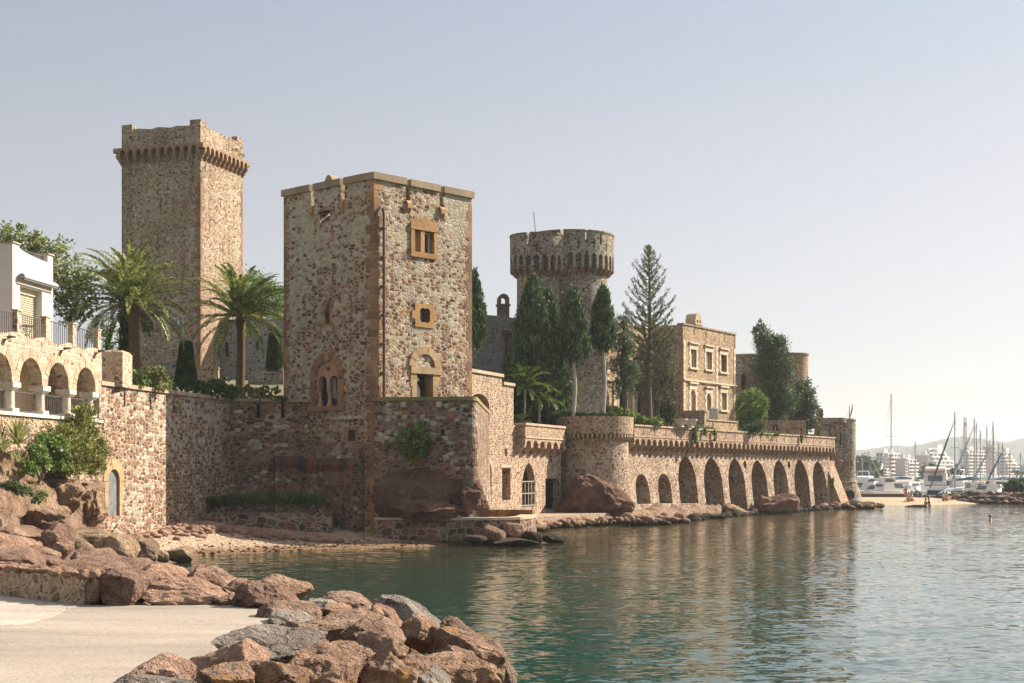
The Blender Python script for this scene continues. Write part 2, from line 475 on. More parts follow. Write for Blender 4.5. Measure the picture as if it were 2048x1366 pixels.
M['far_tower'] = rubble('far_tower_rubble', [(BRN, 3), (GRY, 2), (PINK, 2.5), (DRK, 1.6), (TAN, 2.2), (LICH, 0.5)], (0.44, 0.335, 0.22), 0.2, 1.5, (0.03, 0.13), LICH, -0.12, 0.3, sq=True)
M['round'] = rubble('round_tower_rubble', [(BRN, 2.4), (GRY, 2), (DRK, 1.8), (RED, 1.6), (PINK, .8), (LICH, 0.5)], (0.37, 0.31, 0.235), 0.21, 1.45, (0.05, 0.17), (0.36, 0.375, 0.33), 0.0, 0.3)
M['wing'] = rubble('castle_wing_rubble', [(DRK, 2), (GRY, 2), (BRN, 1)], (0.26, 0.25, 0.225), 0.25, 1.3, (0.12, 0.26), (0.22, 0.235, 0.23), 0.0, 0.3)
M['mansion'] = rubble('mansion_rubble', [(TAN, 3), (PINK, 2), (BRN, 2.0), ((0.42, 0.31, 0.19), 2)], (0.48, 0.37, 0.235), 0.21, 1.4, (0.04, 0.15), None)
M['arcade'] = rubble('arcade_rubble', [(PINK, 3), (BRN, 2.8), (TAN, 1.4), (GRY, 1.4), (RED, 1.2), (DRK, .6)], (0.47, 0.37, 0.27), 0.23, 1.15, (0.03, 0.16), (0.47, 0.40, 0.31), -0.05, 0.5, bstr=1.0)
M['parapet'] = rubble('parapet_rubble', [(PINK, 3), (BRN, 2.4), (TAN, 2), (ORG, 0.4)], (0.46, 0.35, 0.25), 0.22, 1.3, (0.06, 0.18), None)
M['seawall'] = rubble('sea_wall_rubble', [(RED, 2.6), (BRN, 3.4), (PINK, 2.4), (ORG, 0.4), (LICH, 0.6), (DRK, 1)], (0.47, 0.365, 0.255), 0.28, 1.75, (0.02, 0.10), (0.44, 0.415, 0.35), -0.12, 0.38, pat_z=(3.2, 0.07), sq=True)
M['lowwall'] = rubble('low_wall_rubble', [(PINK, 3), ((0.42, 0.28, 0.20), 3), (BRN, 1), (TAN, 1.5)], (0.50, 0.37, 0.25), 0.17, 1.2, (0.05, 0.2), None, bstr=1.2)
M['garden_wall'] = rubble('garden_wall_rubble', [(PINK, 2), (BRN, 2.2), (DRK, 0.6), (RED, 1), (TAN, 0.6)], (0.46, 0.36, 0.26), 0.22, 1.5, (0.04, 0.17), None, sq=True)
M['house_stone'] = rubble('house_stone', [((0.45, 0.33, 0.22), 3), ((0.38, 0.26, 0.18), 2), ((0.50, 0.385, 0.27), 2), (PINK, 1.2)], (0.58, 0.49, 0.38), 0.25, 1.4, (0.03, 0.12), None, stain=0.12, sq=True)
M['quay'] = rubble('quay_rubble', [(RED, 2), (BRN, 3), (DRK, 2.5), (GRY, 1)], (0.32, 0.26, 0.2), 0.40, 1.4, (0.02, 0.09), None, sq=True)
M['orange'] = dressed('orange_cut_stone', (0.37, 0.195, 0.08), (0.47, 0.28, 0.125))
M['quoin'] = dressed('brown_cut_stone', (0.19, 0.105, 0.06), (0.37, 0.215, 0.11))
M['doorstone'] = dressed('pale_yellow_cut_stone', (0.38, 0.265, 0.14), (0.46, 0.325, 0.18))
M['corbel'] = dressed('brown_corbel_stone', (0.26, 0.165, 0.10), (0.36, 0.235, 0.14))
M['pinkstone'] = dressed('pink_tracery_stone', (0.42, 0.23, 0.17), (0.46, 0.26, 0.19))
M['coping'] = dressed('weathered_coping', (0.26, 0.20, 0.14), (0.36, 0.27, 0.17), nscale=14)
M['cap'] = dressed('warm_cap_stone', (0.40, 0.315, 0.22), (0.47, 0.375, 0.265))
M['moss_cap'] = dressed('mossy_cap', (0.17, 0.15, 0.065), (0.29, 0.235, 0.115), nscale=6)
M['brick'] = dressed('orange_and_black_brick', (0.24, 0.10, 0.05), (0.06, 0.045, 0.04))
M['lime'] = dressed('cream_limestone', (0.58, 0.48, 0.35), (0.65, 0.56, 0.42), bstr=0.2)
M['white_stone'] = dressed('white_column_stone', (0.60, 0.545, 0.46), (0.66, 0.60, 0.52), bstr=0.15)
M['render'] = plain('white_render', (0.54, 0.495, 0.455), 0.9, var=0.05, nscale=1.5, spec=0.1)
M['cream'] = plain('cream_plaster', (0.66, 0.52, 0.33), 0.9, var=0.08, spec=0.1)
M['shutter'] = plain('beige_shutter', (0.52, 0.48, 0.37), 0.6, var=0.05)
M['iron'] = plain('dark_grey_iron', (0.09, 0.09, 0.10), 0.5, var=0.1)
M['rust'] = plain('rusty_brown_metal', (0.13, 0.055, 0.035), 0.7)
M['white'] = plain('white_paint', (0.78, 0.77, 0.75), 0.45, var=0.04)
M['greymetal'] = plain('grey_weathered_metal', (0.17, 0.18, 0.19), 0.55, var=0.25, nscale=3)
M['dark'] = plain('dark_room', (0.02, 0.018, 0.016), 0.9, var=0.1)  # near-black colour painted for unlit rooms and openings; also dark fittings
M['wood'] = plain('dark_brown_wood', (0.10, 0.06, 0.035), 0.7)
def glassy(name, c, rough=0.08):
    m, n, l, b = new_mat(name)
    f = noise_t(n, l, objco(n, l), 1.7, 2)
    l.new(mixc(n, l, f, tuple(x * 0.7 for x in c), c), b.inputs["Base Color"])
    b.inputs["Roughness"].default_value = rough; b.inputs["Specular IOR Level"].default_value = 0.7
    return m
M['glass'] = glassy('window_glass', (0.035, 0.045, 0.05))
M['paleglass'] = glassy('pale_glass', (0.30, 0.36, 0.40), 0.2)
M['bark'] = plain('palm_bark', (0.16, 0.10, 0.06), 0.95, var=0.35, nscale=18, spec=0.1)
M['palebark'] = plain('pale_bark', (0.42, 0.38, 0.34), 0.9, var=0.2, nscale=10, spec=0.1)
M['greybark'] = plain('grey_bark', (0.13, 0.11, 0.095), 0.95, var=0.25, nscale=10, spec=0.1)
M['palm'] = leafy('palm_leaf', (0.085, 0.145, 0.035), (0.20, 0.26, 0.075), (0.48, 0.42, 0.16))
M['palm_dark'] = leafy('dark_palm_leaf', (0.05, 0.115, 0.03), (0.115, 0.21, 0.045), (0.36, 0.36, 0.08))  # deeper green leaf colour for the bastion palms and trailing ivy
M['cypress'] = leafy('cypress_leaf', (0.028, 0.06, 0.024), (0.08, 0.135, 0.05), (0.18, 0.25, 0.09), trans=0.2)
M['pine'] = leafy('pine_needle', (0.04, 0.08, 0.038), (0.095, 0.15, 0.068), (0.18, 0.24, 0.095), trans=0.2)
M['conifer'] = leafy('tall_conifer_needle', (0.075, 0.09, 0.048), (0.13, 0.145, 0.07), (0.24, 0.23, 0.11), trans=0.15)
M['broad'] = leafy('broad_leaf', (0.10, 0.16, 0.045), (0.22, 0.28, 0.09), (0.46, 0.40, 0.18))
M['hedge'] = leafy('hedge_leaf', (0.06, 0.13, 0.025), (0.15, 0.25, 0.055), (0.32, 0.40, 0.10))
M['topiary'] = leafy('topiary_leaf', (0.035, 0.07, 0.018), (0.08, 0.13, 0.03), None, trans=0.1)
M['shrub'] = leafy('yellow_green_shrub', (0.11, 0.15, 0.03), (0.22, 0.25, 0.06), (0.40, 0.36, 0.12))
M['agave'] = leafy('striped_agave', (0.22, 0.27, 0.10), (0.42, 0.42, 0.20), None)
M['grass'] = leafy('grass_blade', (0.05, 0.09, 0.03), (0.10, 0.17, 0.06), (0.2, 0.24, 0.1))
M['blossom'] = leafy('white_lilac_blossom', (0.62, 0.56, 0.66), (0.75, 0.72, 0.74), None)
M['rock_pink'] = rocky('pink_brown_rock', (0.27, 0.165, 0.115), (0.41, 0.265, 0.195), (0.52, 0.36, 0.27))
M['rock_brown'] = rocky('brown_rock', (0.20, 0.13, 0.092), (0.355, 0.235, 0.17), (0.48, 0.34, 0.255), (0.40, 0.22, 0.085), 0.3)
M['rock_grey'] = rocky('grey_rock', (0.19, 0.165, 0.145), (0.40, 0.35, 0.30), (0.58, 0.51, 0.44))
M['rock_tan'] = rocky('tan_grey_rock', (0.22, 0.16, 0.11), (0.36, 0.265, 0.185), (0.44, 0.34, 0.235))
M['rock_orange'] = rocky('orange_lichened_rock', (0.24, 0.15, 0.105), (0.40, 0.26, 0.19), (0.50, 0.36, 0.27), (0.46, 0.25, 0.08), 0.4)
M['rock_red'] = rocky('red_cliff_rock', (0.14, 0.075, 0.055), (0.24, 0.138, 0.10), (0.38, 0.235, 0.17), sc=0.6)
M['rock_wet'] = rocky('dark_wet_rock', (0.045, 0.04, 0.03), (0.09, 0.07, 0.05), (0.17, 0.13, 0.085))
M['rock_cliff'] = rocky('strata_rock', (0.23, 0.145, 0.10), (0.39, 0.265, 0.19), (0.52, 0.385, 0.28), (0.28, 0.19, 0.07), 0.3, sc=0.8)
M['rock_dark'] = rocky('breakwater_rock', (0.09, 0.085, 0.08), (0.16, 0.14, 0.12), (0.33, 0.25, 0.20), sc=0.6)  # darker grey brown rock for the breakwater core and boulders
# ------------------------------------------------------------------ setting: sea, beach, pavement, terrain
def grid_mesh(name, xs, ys, zf, inside=None):
    X, Y = np.meshgrid(xs, ys); Z = zf(X, Y)
    v = np.stack([X, Y, Z], -1).reshape(-1, 3); nx, ny = len(xs), len(ys)
    i, j = np.meshgrid(np.arange(nx - 1), np.arange(ny - 1)); a = (j * nx + i).ravel()
    q = np.stack([a, a + 1, a + nx + 1, a + nx], 1)
    if inside is not None:
        c = v[q].mean(1); q = q[inside(c[:, 0], c[:, 1])]
    me = mesh_np(name, v, quads=q)
    for p in me.polygons: p.use_smooth = True
    return me
def inpoly(poly):
    def f(x, y):
        r = np.zeros(len(x), bool); n = len(poly)
        for k in range(n):
            (x0, y0), (x1, y1) = poly[k], poly[(k + 1) % n]
            if y0 == y1: continue
            c = (y0 > y) != (y1 > y)
            r ^= c & (x < (x1 - x0) * (y - y0) / (y1 - y0) + x0)
        return r
    return f

def sea_mat():
    m, n, l, b = new_mat('sea_water')
    co = objco(n, l, (1, 1, 1), geo=True)
    sx = n.new("ShaderNodeSeparateXYZ"); l.new(co, sx.inputs[0])
    big = noise_t(n, l, objco(n, l, (0.05, 0.045, 0.05), geo=True), 1.0, 3)
    shal = mth(n, l, 'ADD', mth(n, l, 'MULTIPLY', mth(n, l, 'ADD', sx.outputs[1], mth(n, l, 'MULTIPLY', sx.outputs[0], -0.75)), 1.0), mth(n, l, 'MULTIPLY', big, 30))
    col = ramp(n, l, mth(n, l, 'MULTIPLY', shal, 0.01), [(0.44, (0.008, 0.042, 0.034)), (0.62, (0.018, 0.046, 0.030)), (0.80, (0.040, 0.042, 0.020)), (0.92, (0.095, 0.080, 0.042))])
    l.new(col, b.inputs["Base Color"])
    b.inputs["Roughness"].default_value = 0.045; b.inputs["IOR"].default_value = 1.333
    b.inputs["Specular IOR Level"].default_value = 0.5
    def slope(scale, k, det):
        t = n.new("ShaderNodeTexNoise"); t.inputs["Scale"].default_value = 1.0; t.inputs["Detail"].default_value = det; t.inputs["Roughness"].default_value = 0.5
        l.new(objco(n, l, scale, geo=True), t.inputs["Vector"])
        v = n.new("ShaderNodeVectorMath"); v.operation = 'MULTIPLY_ADD'; v.inputs[1].default_value = (k, k, 0); v.inputs[2].default_value = (-.5 * k, -.5 * k, 0)
        l.new(t.outputs["Color"], v.inputs[0]); return v.outputs[0]
    gust = ramp(n, l, noise_t(n, l, objco(n, l, (0.05, 0.11, 1), geo=True), 1.0, 3, 0.5), [(0.35, 0.55), (0.65, 1.0)])
    a1 = n.new("ShaderNodeVectorMath"); l.new(slope((0.9, 1.5, 1), 0.17, 1), a1.inputs[0]); l.new(slope((3.4, 5.6, 1), 0.38, 2), a1.inputs[1])
    sc_ = n.new("ShaderNodeVectorMath"); sc_.operation = 'SCALE'; l.new(a1.outputs[0], sc_.inputs[0]); l.new(gust, sc_.inputs["Scale"])
    up = n.new("ShaderNodeVectorMath"); l.new(sc_.outputs[0], up.inputs[0]); up.inputs[1].default_value = (0, 0, 1)
    nm = n.new("ShaderNodeVectorMath"); nm.operation = 'NORMALIZE'; l.new(up.outputs[0], nm.inputs[0]); l.new(nm.outputs[0], b.inputs["Normal"])
    return m
mb = MB(); mb.add([(-2500, -300, 0), (2500, -300, 0), (2500, 3650, 0), (-2500, 3650, 0)], [(0, 1, 2, 3)])
structure('sea', mb, sea_mat(), 'calm green sea with small ripples', cat='sea')

def sand_mat():
    m, n, l, b = new_mat('shingle_sand')
    co = objco(n, l, geo=True); s = n.new("ShaderNodeSeparateXYZ"); l.new(co, s.inputs[0])
    f = noise_t(n, l, co, 9, 5, 0.7); g = noise_t(n, l, co, 1.1, 3)
    dry = mixc(n, l, f, (0.28, 0.21, 0.15), (0.43, 0.33, 0.245)); wet = mixc(n, l, f, (0.13, 0.08, 0.045), (0.22, 0.14, 0.08))
    k = mth(n, l, 'ADD', s.outputs[2], mth(n, l, 'MULTIPLY', g, 0.18))
    col = mixc(n, l, ramp(n, l, k, [(0.20, 0.0), (0.34, 1.0)]), wet, dry)
    vo = n.new("ShaderNodeTexVoronoi"); vo.inputs["Scale"].default_value = 11; l.new(co, vo.inputs["Vector"])
    sp = n.new("ShaderNodeSeparateColor"); l.new(vo.outputs["Color"], sp.inputs[0])
    col = mixc(n, l, 0.75, col, ramp(n, l, sp.outputs[0], [(0, 0.5), (0.7, 1.1), (1, 1.5)]), 'MULTIPLY')
    l.new(col, b.inputs["Base Color"]); b.inputs["Roughness"].default_value = 0.95; b.inputs["Specular IOR Level"].default_value = 0.1
    bump(n, l, b, mth(n, l, 'ADD', f, vo.outputs["Distance"]), 0.7, 0.05)
    return m
M['sand'] = sand_mat()
WLX = np.array([-60, -24, -17, -14, -12.6, -9.0, -6.7, -4.6, -3.0, -2.2, 2, 10]); WLY = np.array([46, 47, 50, 55, 57.7, 61.8, 63.4, 64.7, 66.2, 69, 80, 90.])
def beach_z(X, Y):
    d = Y - np.interp(X, WLX, WLY)
    z = np.clip(d * 0.105, -0.7, 1.15)
    p = np.stack([X.ravel() * 0.8, Y.ravel() * 0.8, 0 * X.ravel()], 1)
    return z + 0.06 * fbm(p, 5, 4).reshape(X.shape)
structure('beach', grid_mesh('beach', np.arange(-45, 3, 0.3), np.arange(44, 73, 0.3), beach_z), M['sand'], 'narrow shingle beach in the cove below the walls', cat='beach')

def pave_mat(name, c0, c1):
    m, n, l, b = new_mat(name); co = objco(n, l, geo=True)
    f = noise_t(n, l, co, 45, 4, 0.75); g = noise_t(n, l, objco(n, l, (0.3, 1.3, 1), geo=True), 1.0, 4, 0.6)
    col = mixc(n, l, ramp(n, l, f, [(0.3, 0.0), (0.7, 1.0)]), c0, c1)
    col = mixc(n, l, 0.75, col, ramp(n, l, g, [(0.3, 0.66), (0.7, 1.16)]), 'MULTIPLY')
    vo = n.new("ShaderNodeTexVoronoi"); vo.inputs["Scale"].default_value = 60; l.new(co, vo.inputs["Vector"])
    sp = n.new("ShaderNodeSeparateColor"); l.new(vo.outputs["Color"], sp.inputs[0])
    col = mixc(n, l, 0.55, col, ramp(n, l, sp.outputs[0], [(0, 0.55), (0.5, 1.05), (1, 1.3)]), 'MULTIPLY')
    l.new(col, b.inputs["Base Color"]); b.inputs["Roughness"].default_value = 0.9; b.inputs["Specular IOR Level"].default_value = 0.15
    bump(n, l, b, mth(n, l, 'ADD', f, mth(n, l, 'MULTIPLY', g, 2.0)), 0.5, 0.012)
    return m
PZ = 1.6
mb = MB(); mb.flat([(-40, -20), (6, -20), (6, 4), (0.5, 7), (-2.2, 10.5), (-2.55, 14), (-2.5, 16.6), (-3.3, 18.75), (-5.3, 18.75), (-9, 22.5), (-40, 30)], -1.0, PZ)
structure('pavement', mb, pave_mat('sandy_concrete', (0.25, 0.215, 0.178), (0.375, 0.325, 0.27)), 'sandy concrete pavement on top of the jetty', cat='pavement')
ramp_pts = [(-5.5, 18.5), (-5.55, 18.2)] + [W(p[0], p[1], F * 1.7 / (p[1] - YH)).to_2d()[:] for p in ((136, 1213), (128, 1222), (108, 1232), (70, 1243), (30, 1251), (-40, 1257), (-300, 1262))] + [(-14, 20), (-9.2, 22.3)]
mb = MB(); mb.flat(ramp_pts, PZ - 0.05, PZ + 0.012)
structure('paved_ramp', mb, pave_mat('pale_smooth_concrete', (0.36, 0.315, 0.268), (0.42, 0.37, 0.32)), 'paler smooth concrete apron with a curved edge', cat='pavement')

# embankment of the jetty under the boulders
def emb_z(X, Y):
    edge = np.interp(Y, [2, 7, 10.5, 14, 16.6, 19], [5.5, 0.5, -2.2, -2.55, -2.6, -3.6])
    d = np.maximum(X - edge, 0); d2 = np.maximum(Y - 19.3, 0)
    z = 1.45 - 0.50 * d - 0.55 * d2 * (X > -9)
    p = np.stack([X.ravel(), Y.ravel(), 0 * X.ravel()], 1)
    return np.clip(z, -0.8, 3) - .12 + 0.12 * fbm(p * 1.6, 9, 4).reshape(X.shape) - .25 * (d < .15)
structure('jetty_embankment', grid_mesh('jetty_embankment', np.arange(-9, 9, 0.15), np.arange(5, 27, 0.15), emb_z,
          lambda x, y: x > np.interp(y, [2, 7, 10.5, 14, 16.6, 19, 19.3, 30], [5.4, 0.4, -2.3, -2.65, -2.7, -3.7, -9, -9])), M['rock_brown'], 'rough rock bank below the boulders', cat='embankment')
SHORE = [(-3.4, 19.5), (-4.6, 26), (-7.5, 38), (-12.2, 49.5), (-13.0, 56), (-45, 56), (-45, 28), (-9.5, 22.6), (-5.5, 19.0)]
def shore_z(X, Y):
    z = np.interp(Y, [18, 21, 30, 45, 56], [1.45, 1.35, 0.9, 0.75, 0.8])
    e = np.interp(Y, [19, 26, 38, 49.5, 56], [-3.6, -4.9, -7.9, -12.6, -13.0]); z = z - np.clip((X - e + 1.2) * 0.9, 0, 1.6)
    p = np.stack([X.ravel(), Y.ravel(), 0 * X.ravel()], 1)
    return z + 0.25 * fbm(p * 0.9, 21, 5).reshape(X.shape)
structure('rocky_shore', grid_mesh('rocky_shore', np.arange(-40, -3, 0.25), np.arange(19, 56, 0.25), shore_z, inpoly(SHORE)), M['rock_pink'], 'low rocky shore between jetty and beach', cat='shore')

# terrace ground behind the walls
GARDEN = [(-16.7, 57.0), (-14.1, 69.9), (-11.5, 73.2), (-6.9, 78), (-3, 83), (2.3, 94.6), (4.4, 98.5), (7.2, 98.8), (27.5, 133.5), (30, 175), (-90, 175), (-90, 44), (-19.6, 44), (-19.0, 57)]
def garden_z(X, Y):
    left = 6.25 + 0.125 * np.clip(Y - 68, 0, 22)
    dist = (X - 7.74) * -0.8599 + (Y - 98) * 0.5105
    right = 6.15 + np.clip(dist - 0.6, 0, 14) * 0.10
    k = np.clip((X + 3) / 5, 0, 1); z = left * (1 - k) + right * k
    p = np.stack([X.ravel(), Y.ravel(), 0 * X.ravel()], 1)
    return z + 0.05 * fbm(p * 0.7, 3, 3).reshape(X.shape)
def earth_mat():
    m, n, l, b = new_mat('garden_earth'); co = objco(n, l, geo=True)
    g = noise_t(n, l, co, 0.5, 4); f = noise_t(n, l, co, 8, 4)
    col = mixc(n, l, ramp(n, l, g, [(0.42, 0), (0.58, 1)]), (0.16, 0.12, 0.075), (0.06, 0.10, 0.03))
    col = mixc(n, l, 0.8, col, ramp(n, l, f, [(0.3, 0.6), (0.7, 1.25)]), 'MULTIPLY')
    l.new(col, b.inputs["Base Color"]); b.inputs["Roughness"].default_value = 0.95; bump(n, l, b, f, 0.6, 0.05)
    return m
M['earth'] = earth_mat()
structure('garden_terrace', grid_mesh('garden_terrace', np.arange(-90, 31, 0.8), np.arange(44, 176, 0.8), garden_z, inpoly(GARDEN)), M['earth'], 'terraced garden ground inside the castle walls', cat='ground')

# rocky bank under the loggia house
def bank_mesh():
    n1, n2 = 150, 44; vs = []
    for i in range(n1):
        t = -0.4 + 16.5 * i / (n1 - 1)
        ax, ay = -16.03 - 0.124 * t, 57.2 - 0.992 * t
        wdt = float(np.interp(t, [-0.4, 1, 4, 10, 16], [0.08, 0.32, 0.95, 2.2, 3.2]))
        for j in range(n2):
            r = j / (n2 - 1)
            top = float(np.interp(t, [-0.4, 3, 8, 16], [3.9, 4.2, 4.3, 4.0]))
            prof = float(np.interp(r, [0, 0.12, 0.2, 0.42, 0.5, 0.72, 0.78, 1], [1, 0.96, 0.72, 0.62, 0.38, 0.30, 0.10, -0.12]))
            vs.append((ax + 0.992 * (wdt * r - 0.15), ay - 0.124 * wdt * r, 0.75 + (top - 0.75) * prof))
    v = np.array(vs)
    d = np.stack([v[:, 0] * 0.9, v[:, 1] * 0.5, v[:, 2] * 2.2], 1)
    v[:, 0] += 0.24 * fbm(d, 31, 6, 0.6); v[:, 2] += 0.22 * fbm(d * 1.3, 37, 4); v[:, 1] += 0.2 * fbm(d, 39, 3)
    i, j = np.meshgrid(np.arange(n1 - 1), np.arange(n2 - 1)); a = (i * n2 + j).ravel()
    me = mesh_np('rocky_bank', v, quads=np.stack([a, a + 1, a + n2 + 1, a + n2], 1))
    return me
structure('rocky_bank', bank_mesh(), M['rock_cliff'], 'layered reddish rock bank under the loggia house', cat='rock bank')

# far shore and hills
def far_z(X, Y):
    p = np.stack([X.ravel() * 0.02, Y.ravel() * 0.02, 0 * X.ravel()], 1)
    return 1.2 + np.clip((Y - 240) * 0.004, 0, 5) + 0.1 * fbm(p, 2, 2).reshape(X.shape)
structure('far_shore', grid_mesh('far_shore', np.arange(-100, 1500, 20), np.arange(262, 1500, 20), far_z), plain('far_ground', (0.30, 0.28, 0.24), 0.95, var=0.2, nscale=0.05), 'low town shore behind the marina', cat='shore')
def hill_z(X, Y):
    px = CX + F * X / Y
    top = np.interp(px, [1500, 1650, 1717, 1780, 1817, 1850, 1880, 1920, 1970, 2010, 2048, 2200, 2600], [905, 901, 899, 890, 893, 889, 882, 877, 882, 889, 882, 880, 900])
    p = np.stack([X.ravel() * 0.012, Y.ravel() * 0.006, 0 * X.ravel()], 1)
    zt = (YH - top) / F * 2500
    k = np.clip((Y - 1500) / 1000, 0, 1); k = k * k * (3 - 2 * k)
    return zt * k * np.interp(Y, [2500, 4200], [1, 0.5]) + (6 * fbm(p, 8, 3) + 2.5 * fbm(p * 9, 4, 3)).reshape(X.shape) * k
structure('hills', grid_mesh('hills', np.arange(500, 2300, 12), np.arange(1500, 3600, 30), hill_z), plain('wooded_hill', (0.06, 0.075, 0.05), 0.95, var=0.3, nscale=0.03), 'hazy wooded hills beyond the town', cat='hills')

# far sand spit
mb = MB(); SP = [(1712, 1004, 158), (1770, 1012, 0), (1840, 1013, 0), (1920, 1011, 0), (1975, 1008, 0), (2010, 1006.5, 0)]
spz = []
def spit_z(X, Y):
    px = CX + F * X / Y
    wy = F * H / (np.interp(px, [1650, 1712, 1780, 1860, 1940, 2010], [1008, 1009, 1010.5, 1010, 1008, 1006]) - YH)
    return np.clip((Y - wy) * 0.06, -0.5, 0.55)
structure('sand_spit', grid_mesh('sand_spit', np.arange(30, 64, 0.6), np.arange(140, 178, 0.6), spit_z), plain('golden_sand', (0.33, 0.26, 0.165), 0.95, var=0.1, nscale=1), 'golden sand strip in front of the breakwater', cat='beach')
# ------------------------------------------------------------------ square tower by the sea
C0 = (wx(748, 68.0), 68.0)
dR, dL = (0.672, 0.740), (-0.743, 0.669)
SIDE = 6.58
FR = Fr(C0, dR)                                            # right (sunlit) face, u from the near corner
Lp = (C0[0] + dL[0] * SIDE, C0[1] + dL[1] * SIDE)
FL = Fr(Lp, (-dL[0], -dL[1]))                              # left (shaded) face, u from the left corner
Rp = (C0[0] + FR.d[0] * SIDE, C0[1] + FR.d[1] * SIDE)
Bp = (Rp[0] + dL[0] * SIDE, Rp[1] + dL[1] * SIDE)
ZT = 17.3; ZB = 0.2

def notch_top(u0, u1, z0, ztop, notches):
    """outline of a wall whose top edge carries narrow slots: list of (u, width, slot bottom)"""
    p = [(u0, z0), (u1, z0), (u1, ztop)]
    for u, w, zb in sorted(notches, reverse=True):
        p += [(u + w / 2, ztop), (u + w / 2, zb), (u - w / 2, zb), (u - w / 2, ztop)]
    return p + [(u0, ztop)]

def square_tower():
    t = thing('square_tower', 'square stone tower by the water with twin windows and drainpipe', 'tower', (C0[0], C0[1], ZB))
    nr = [(FR.u(816), 0.26, 16.25), (FR.u(883), 0.26, 16.25)]
    nl = [(FL.u(625), 0.24, 16.25), (FL.u(686), 0.24, 16.25)]
    # right face openings
    U = FR.uw
    w0 = (U(832, 455)[0] , U(832, 505)[1], FR.u(860), U(832, 458)[1])
    wl_ = rect(FR.u(828.5), FR.u(839.5), FR.w(834, 504), FR.w(834, 461))
    wr_ = rect(FR.u(848), FR.u(865.5), FR.w(857, 508), FR.w(857, 465))
    qc = U(849, 631)
    quat = []
    for k in range(4):
        a = 45 + 90 * k
        cx_, cz_ = qc[0] + 0.20 * math.cos(math.radians(a)), qc[1] + 0.20 * math.sin(math.radians(a))
        quat += arc(cx_, cz_, 0.215, a - 80, a + 80, 7)
    quat = dedupe(quat)
    door = rect(FR.u(833), FR.u(865.5), 5.4, FR.w(849, 748))
    holes = [rect(FR.u(827), FR.u(866.5), FR.w(846, 506), FR.w(846, 460)), quat, door]
    mb = MB(); mb.plate(FR, notch_top(0, SIDE, ZB, ZT - 0.32, nr), holes, -0.55, 0.0)
    # left face openings
    V = FL.uw
    lan = arch_poly(FL.u(651), FL.u(659.5), FL.w(655, 649), FL.w(655, 606), 'pointed')
    slot = rect(FL.u(640), FL.u(660), FL.w(650, 444), FL.w(650, 423))
    twin = arch_poly(FL.u(632.5), FL.u(676.5), FL.w(655, 812), FL.w(655, 722), 'round', 16)
    tiny = rect(FL.u(697), FL.u(711), FL.w(704, 882), FL.w(704, 860))
    mb.plate(FL, notch_top(0, SIDE - 0.56, ZB, ZT - 0.32, nl), [lan, slot, twin, tiny], -0.55, 0.0)
    FB = Fr(Rp, dL); FK = Fr(Bp, (-dR[0], -dR[1]))
    mb.box(FB, 0.56, SIDE - 0.003, ZB, ZT - 0.32, -0.55, 0); mb.box(FK, 0.56, SIDE - 0.56, ZB, ZT - 0.32, -0.55, 0)
    walls = part(t, 'wall', mb, M['tower'])
    mb = MB(); mb.flat([(C0[0] * .5 + Rp[0] * .5 - 2, C0[1] + 2.5)] + [], 0, 0) if False else None
    ins = lambda a, b: (a[0] * 0.9 + b[0] * 0.1, a[1] * 0.9 + b[1] * 0.1)
    mb = MB(); mb.flat([ins(C0, Bp), ins(Rp, Lp), ins(Bp, C0), ins(Lp, Rp)], 15.2, 15.5)
    part(t, 'roof', mb, M['coping'])
    mb = MB()
    for z in (5.0, 8.6, 12.2): mb.flat([ins(C0, Bp), ins(Rp, Lp), ins(Bp, C0), ins(Lp, Rp)], z, z + 0.2)
    part(t, 'floor', mb, M['wood'])
    # coping, broken at the slots
    mb = MB()
    for fr, ns, a, b in ((FR, nr, -0.10, SIDE + 0.10), (FL, nl, -0.10, SIDE - 0.50)):
        e = [a] + sum([[u - w / 2, u + w / 2] for u, w, _ in sorted(ns)], []) + [b]
        for k in range(0, len(e), 2):
            n = max(1, int((e[k + 1] - e[k]) / 0.75))
            for q in range(n):
                g0 = e[k] + (e[k + 1] - e[k]) * q / n; g1 = e[k] + (e[k + 1] - e[k]) * (q + 1) / n
                mb.box(fr, g0 + (0.004 if q else 0), g1, ZT - 0.32, ZT + (0.006 if q % 2 else 0), -0.5, 0.10)
    mb.box(FB, 0.51, SIDE + 0.09, ZT - 0.32, ZT, -0.5, 0.09); mb.box(FK, 0.51, SIDE - 0.6, ZT - 0.32, ZT, -0.5, 0.09)
    part(t, 'coping', mb, M['coping'])
    mb = MB(); u = FL.u(655); mb.plate(FL, [(u - 0.32, ZT + 0.002), (u + 0.32, ZT + 0.002), (u + 0.15, ZT + 0.26), (u, ZT + 0.33), (u - 0.15, ZT + 0.26)], (), -0.5, -0.05)
    part(t, 'roof_ridge', mb, M['coping'])
    for fr, ns in ((FR, nr), (FL, nl)):
        for u, w, zb in ns:
            mb = MB(); mb.prism(fr, [(-0.3, zb + 0.02), (0.02, zb + 0.02), (0.14, zb - 0.12), (0.14, zb - 0.34), (0.06, zb - 0.46), (0.003, zb - 0.56), (-0.3, zb - 0.56)], u - w / 2, u + w / 2)
            part(t, 'bracket', mb, M['orange'])
    # quoins on the three seen corners
    rnd = random.Random(4); FC = Fr(C0, dR)
    mb = MB(); z = ZB + 0.1; k = 0
    while z < ZT - 0.6:
        h = 0.34 + rnd.random() * 0.14; a, b = (0.42, 0.26) if k % 2 else (0.22, 0.46); a *= 0.9 + rnd.random() * 0.3; b *= 0.9 + rnd.random() * 0.3
        mb.box(FC, -0.006 - .004 * rnd.random(), a, z, z + h - 0.018, -b, 0.006 + .006 * rnd.random()); z += h; k += 1
    part(t, 'quoin_strip', mb, M['quoin'])
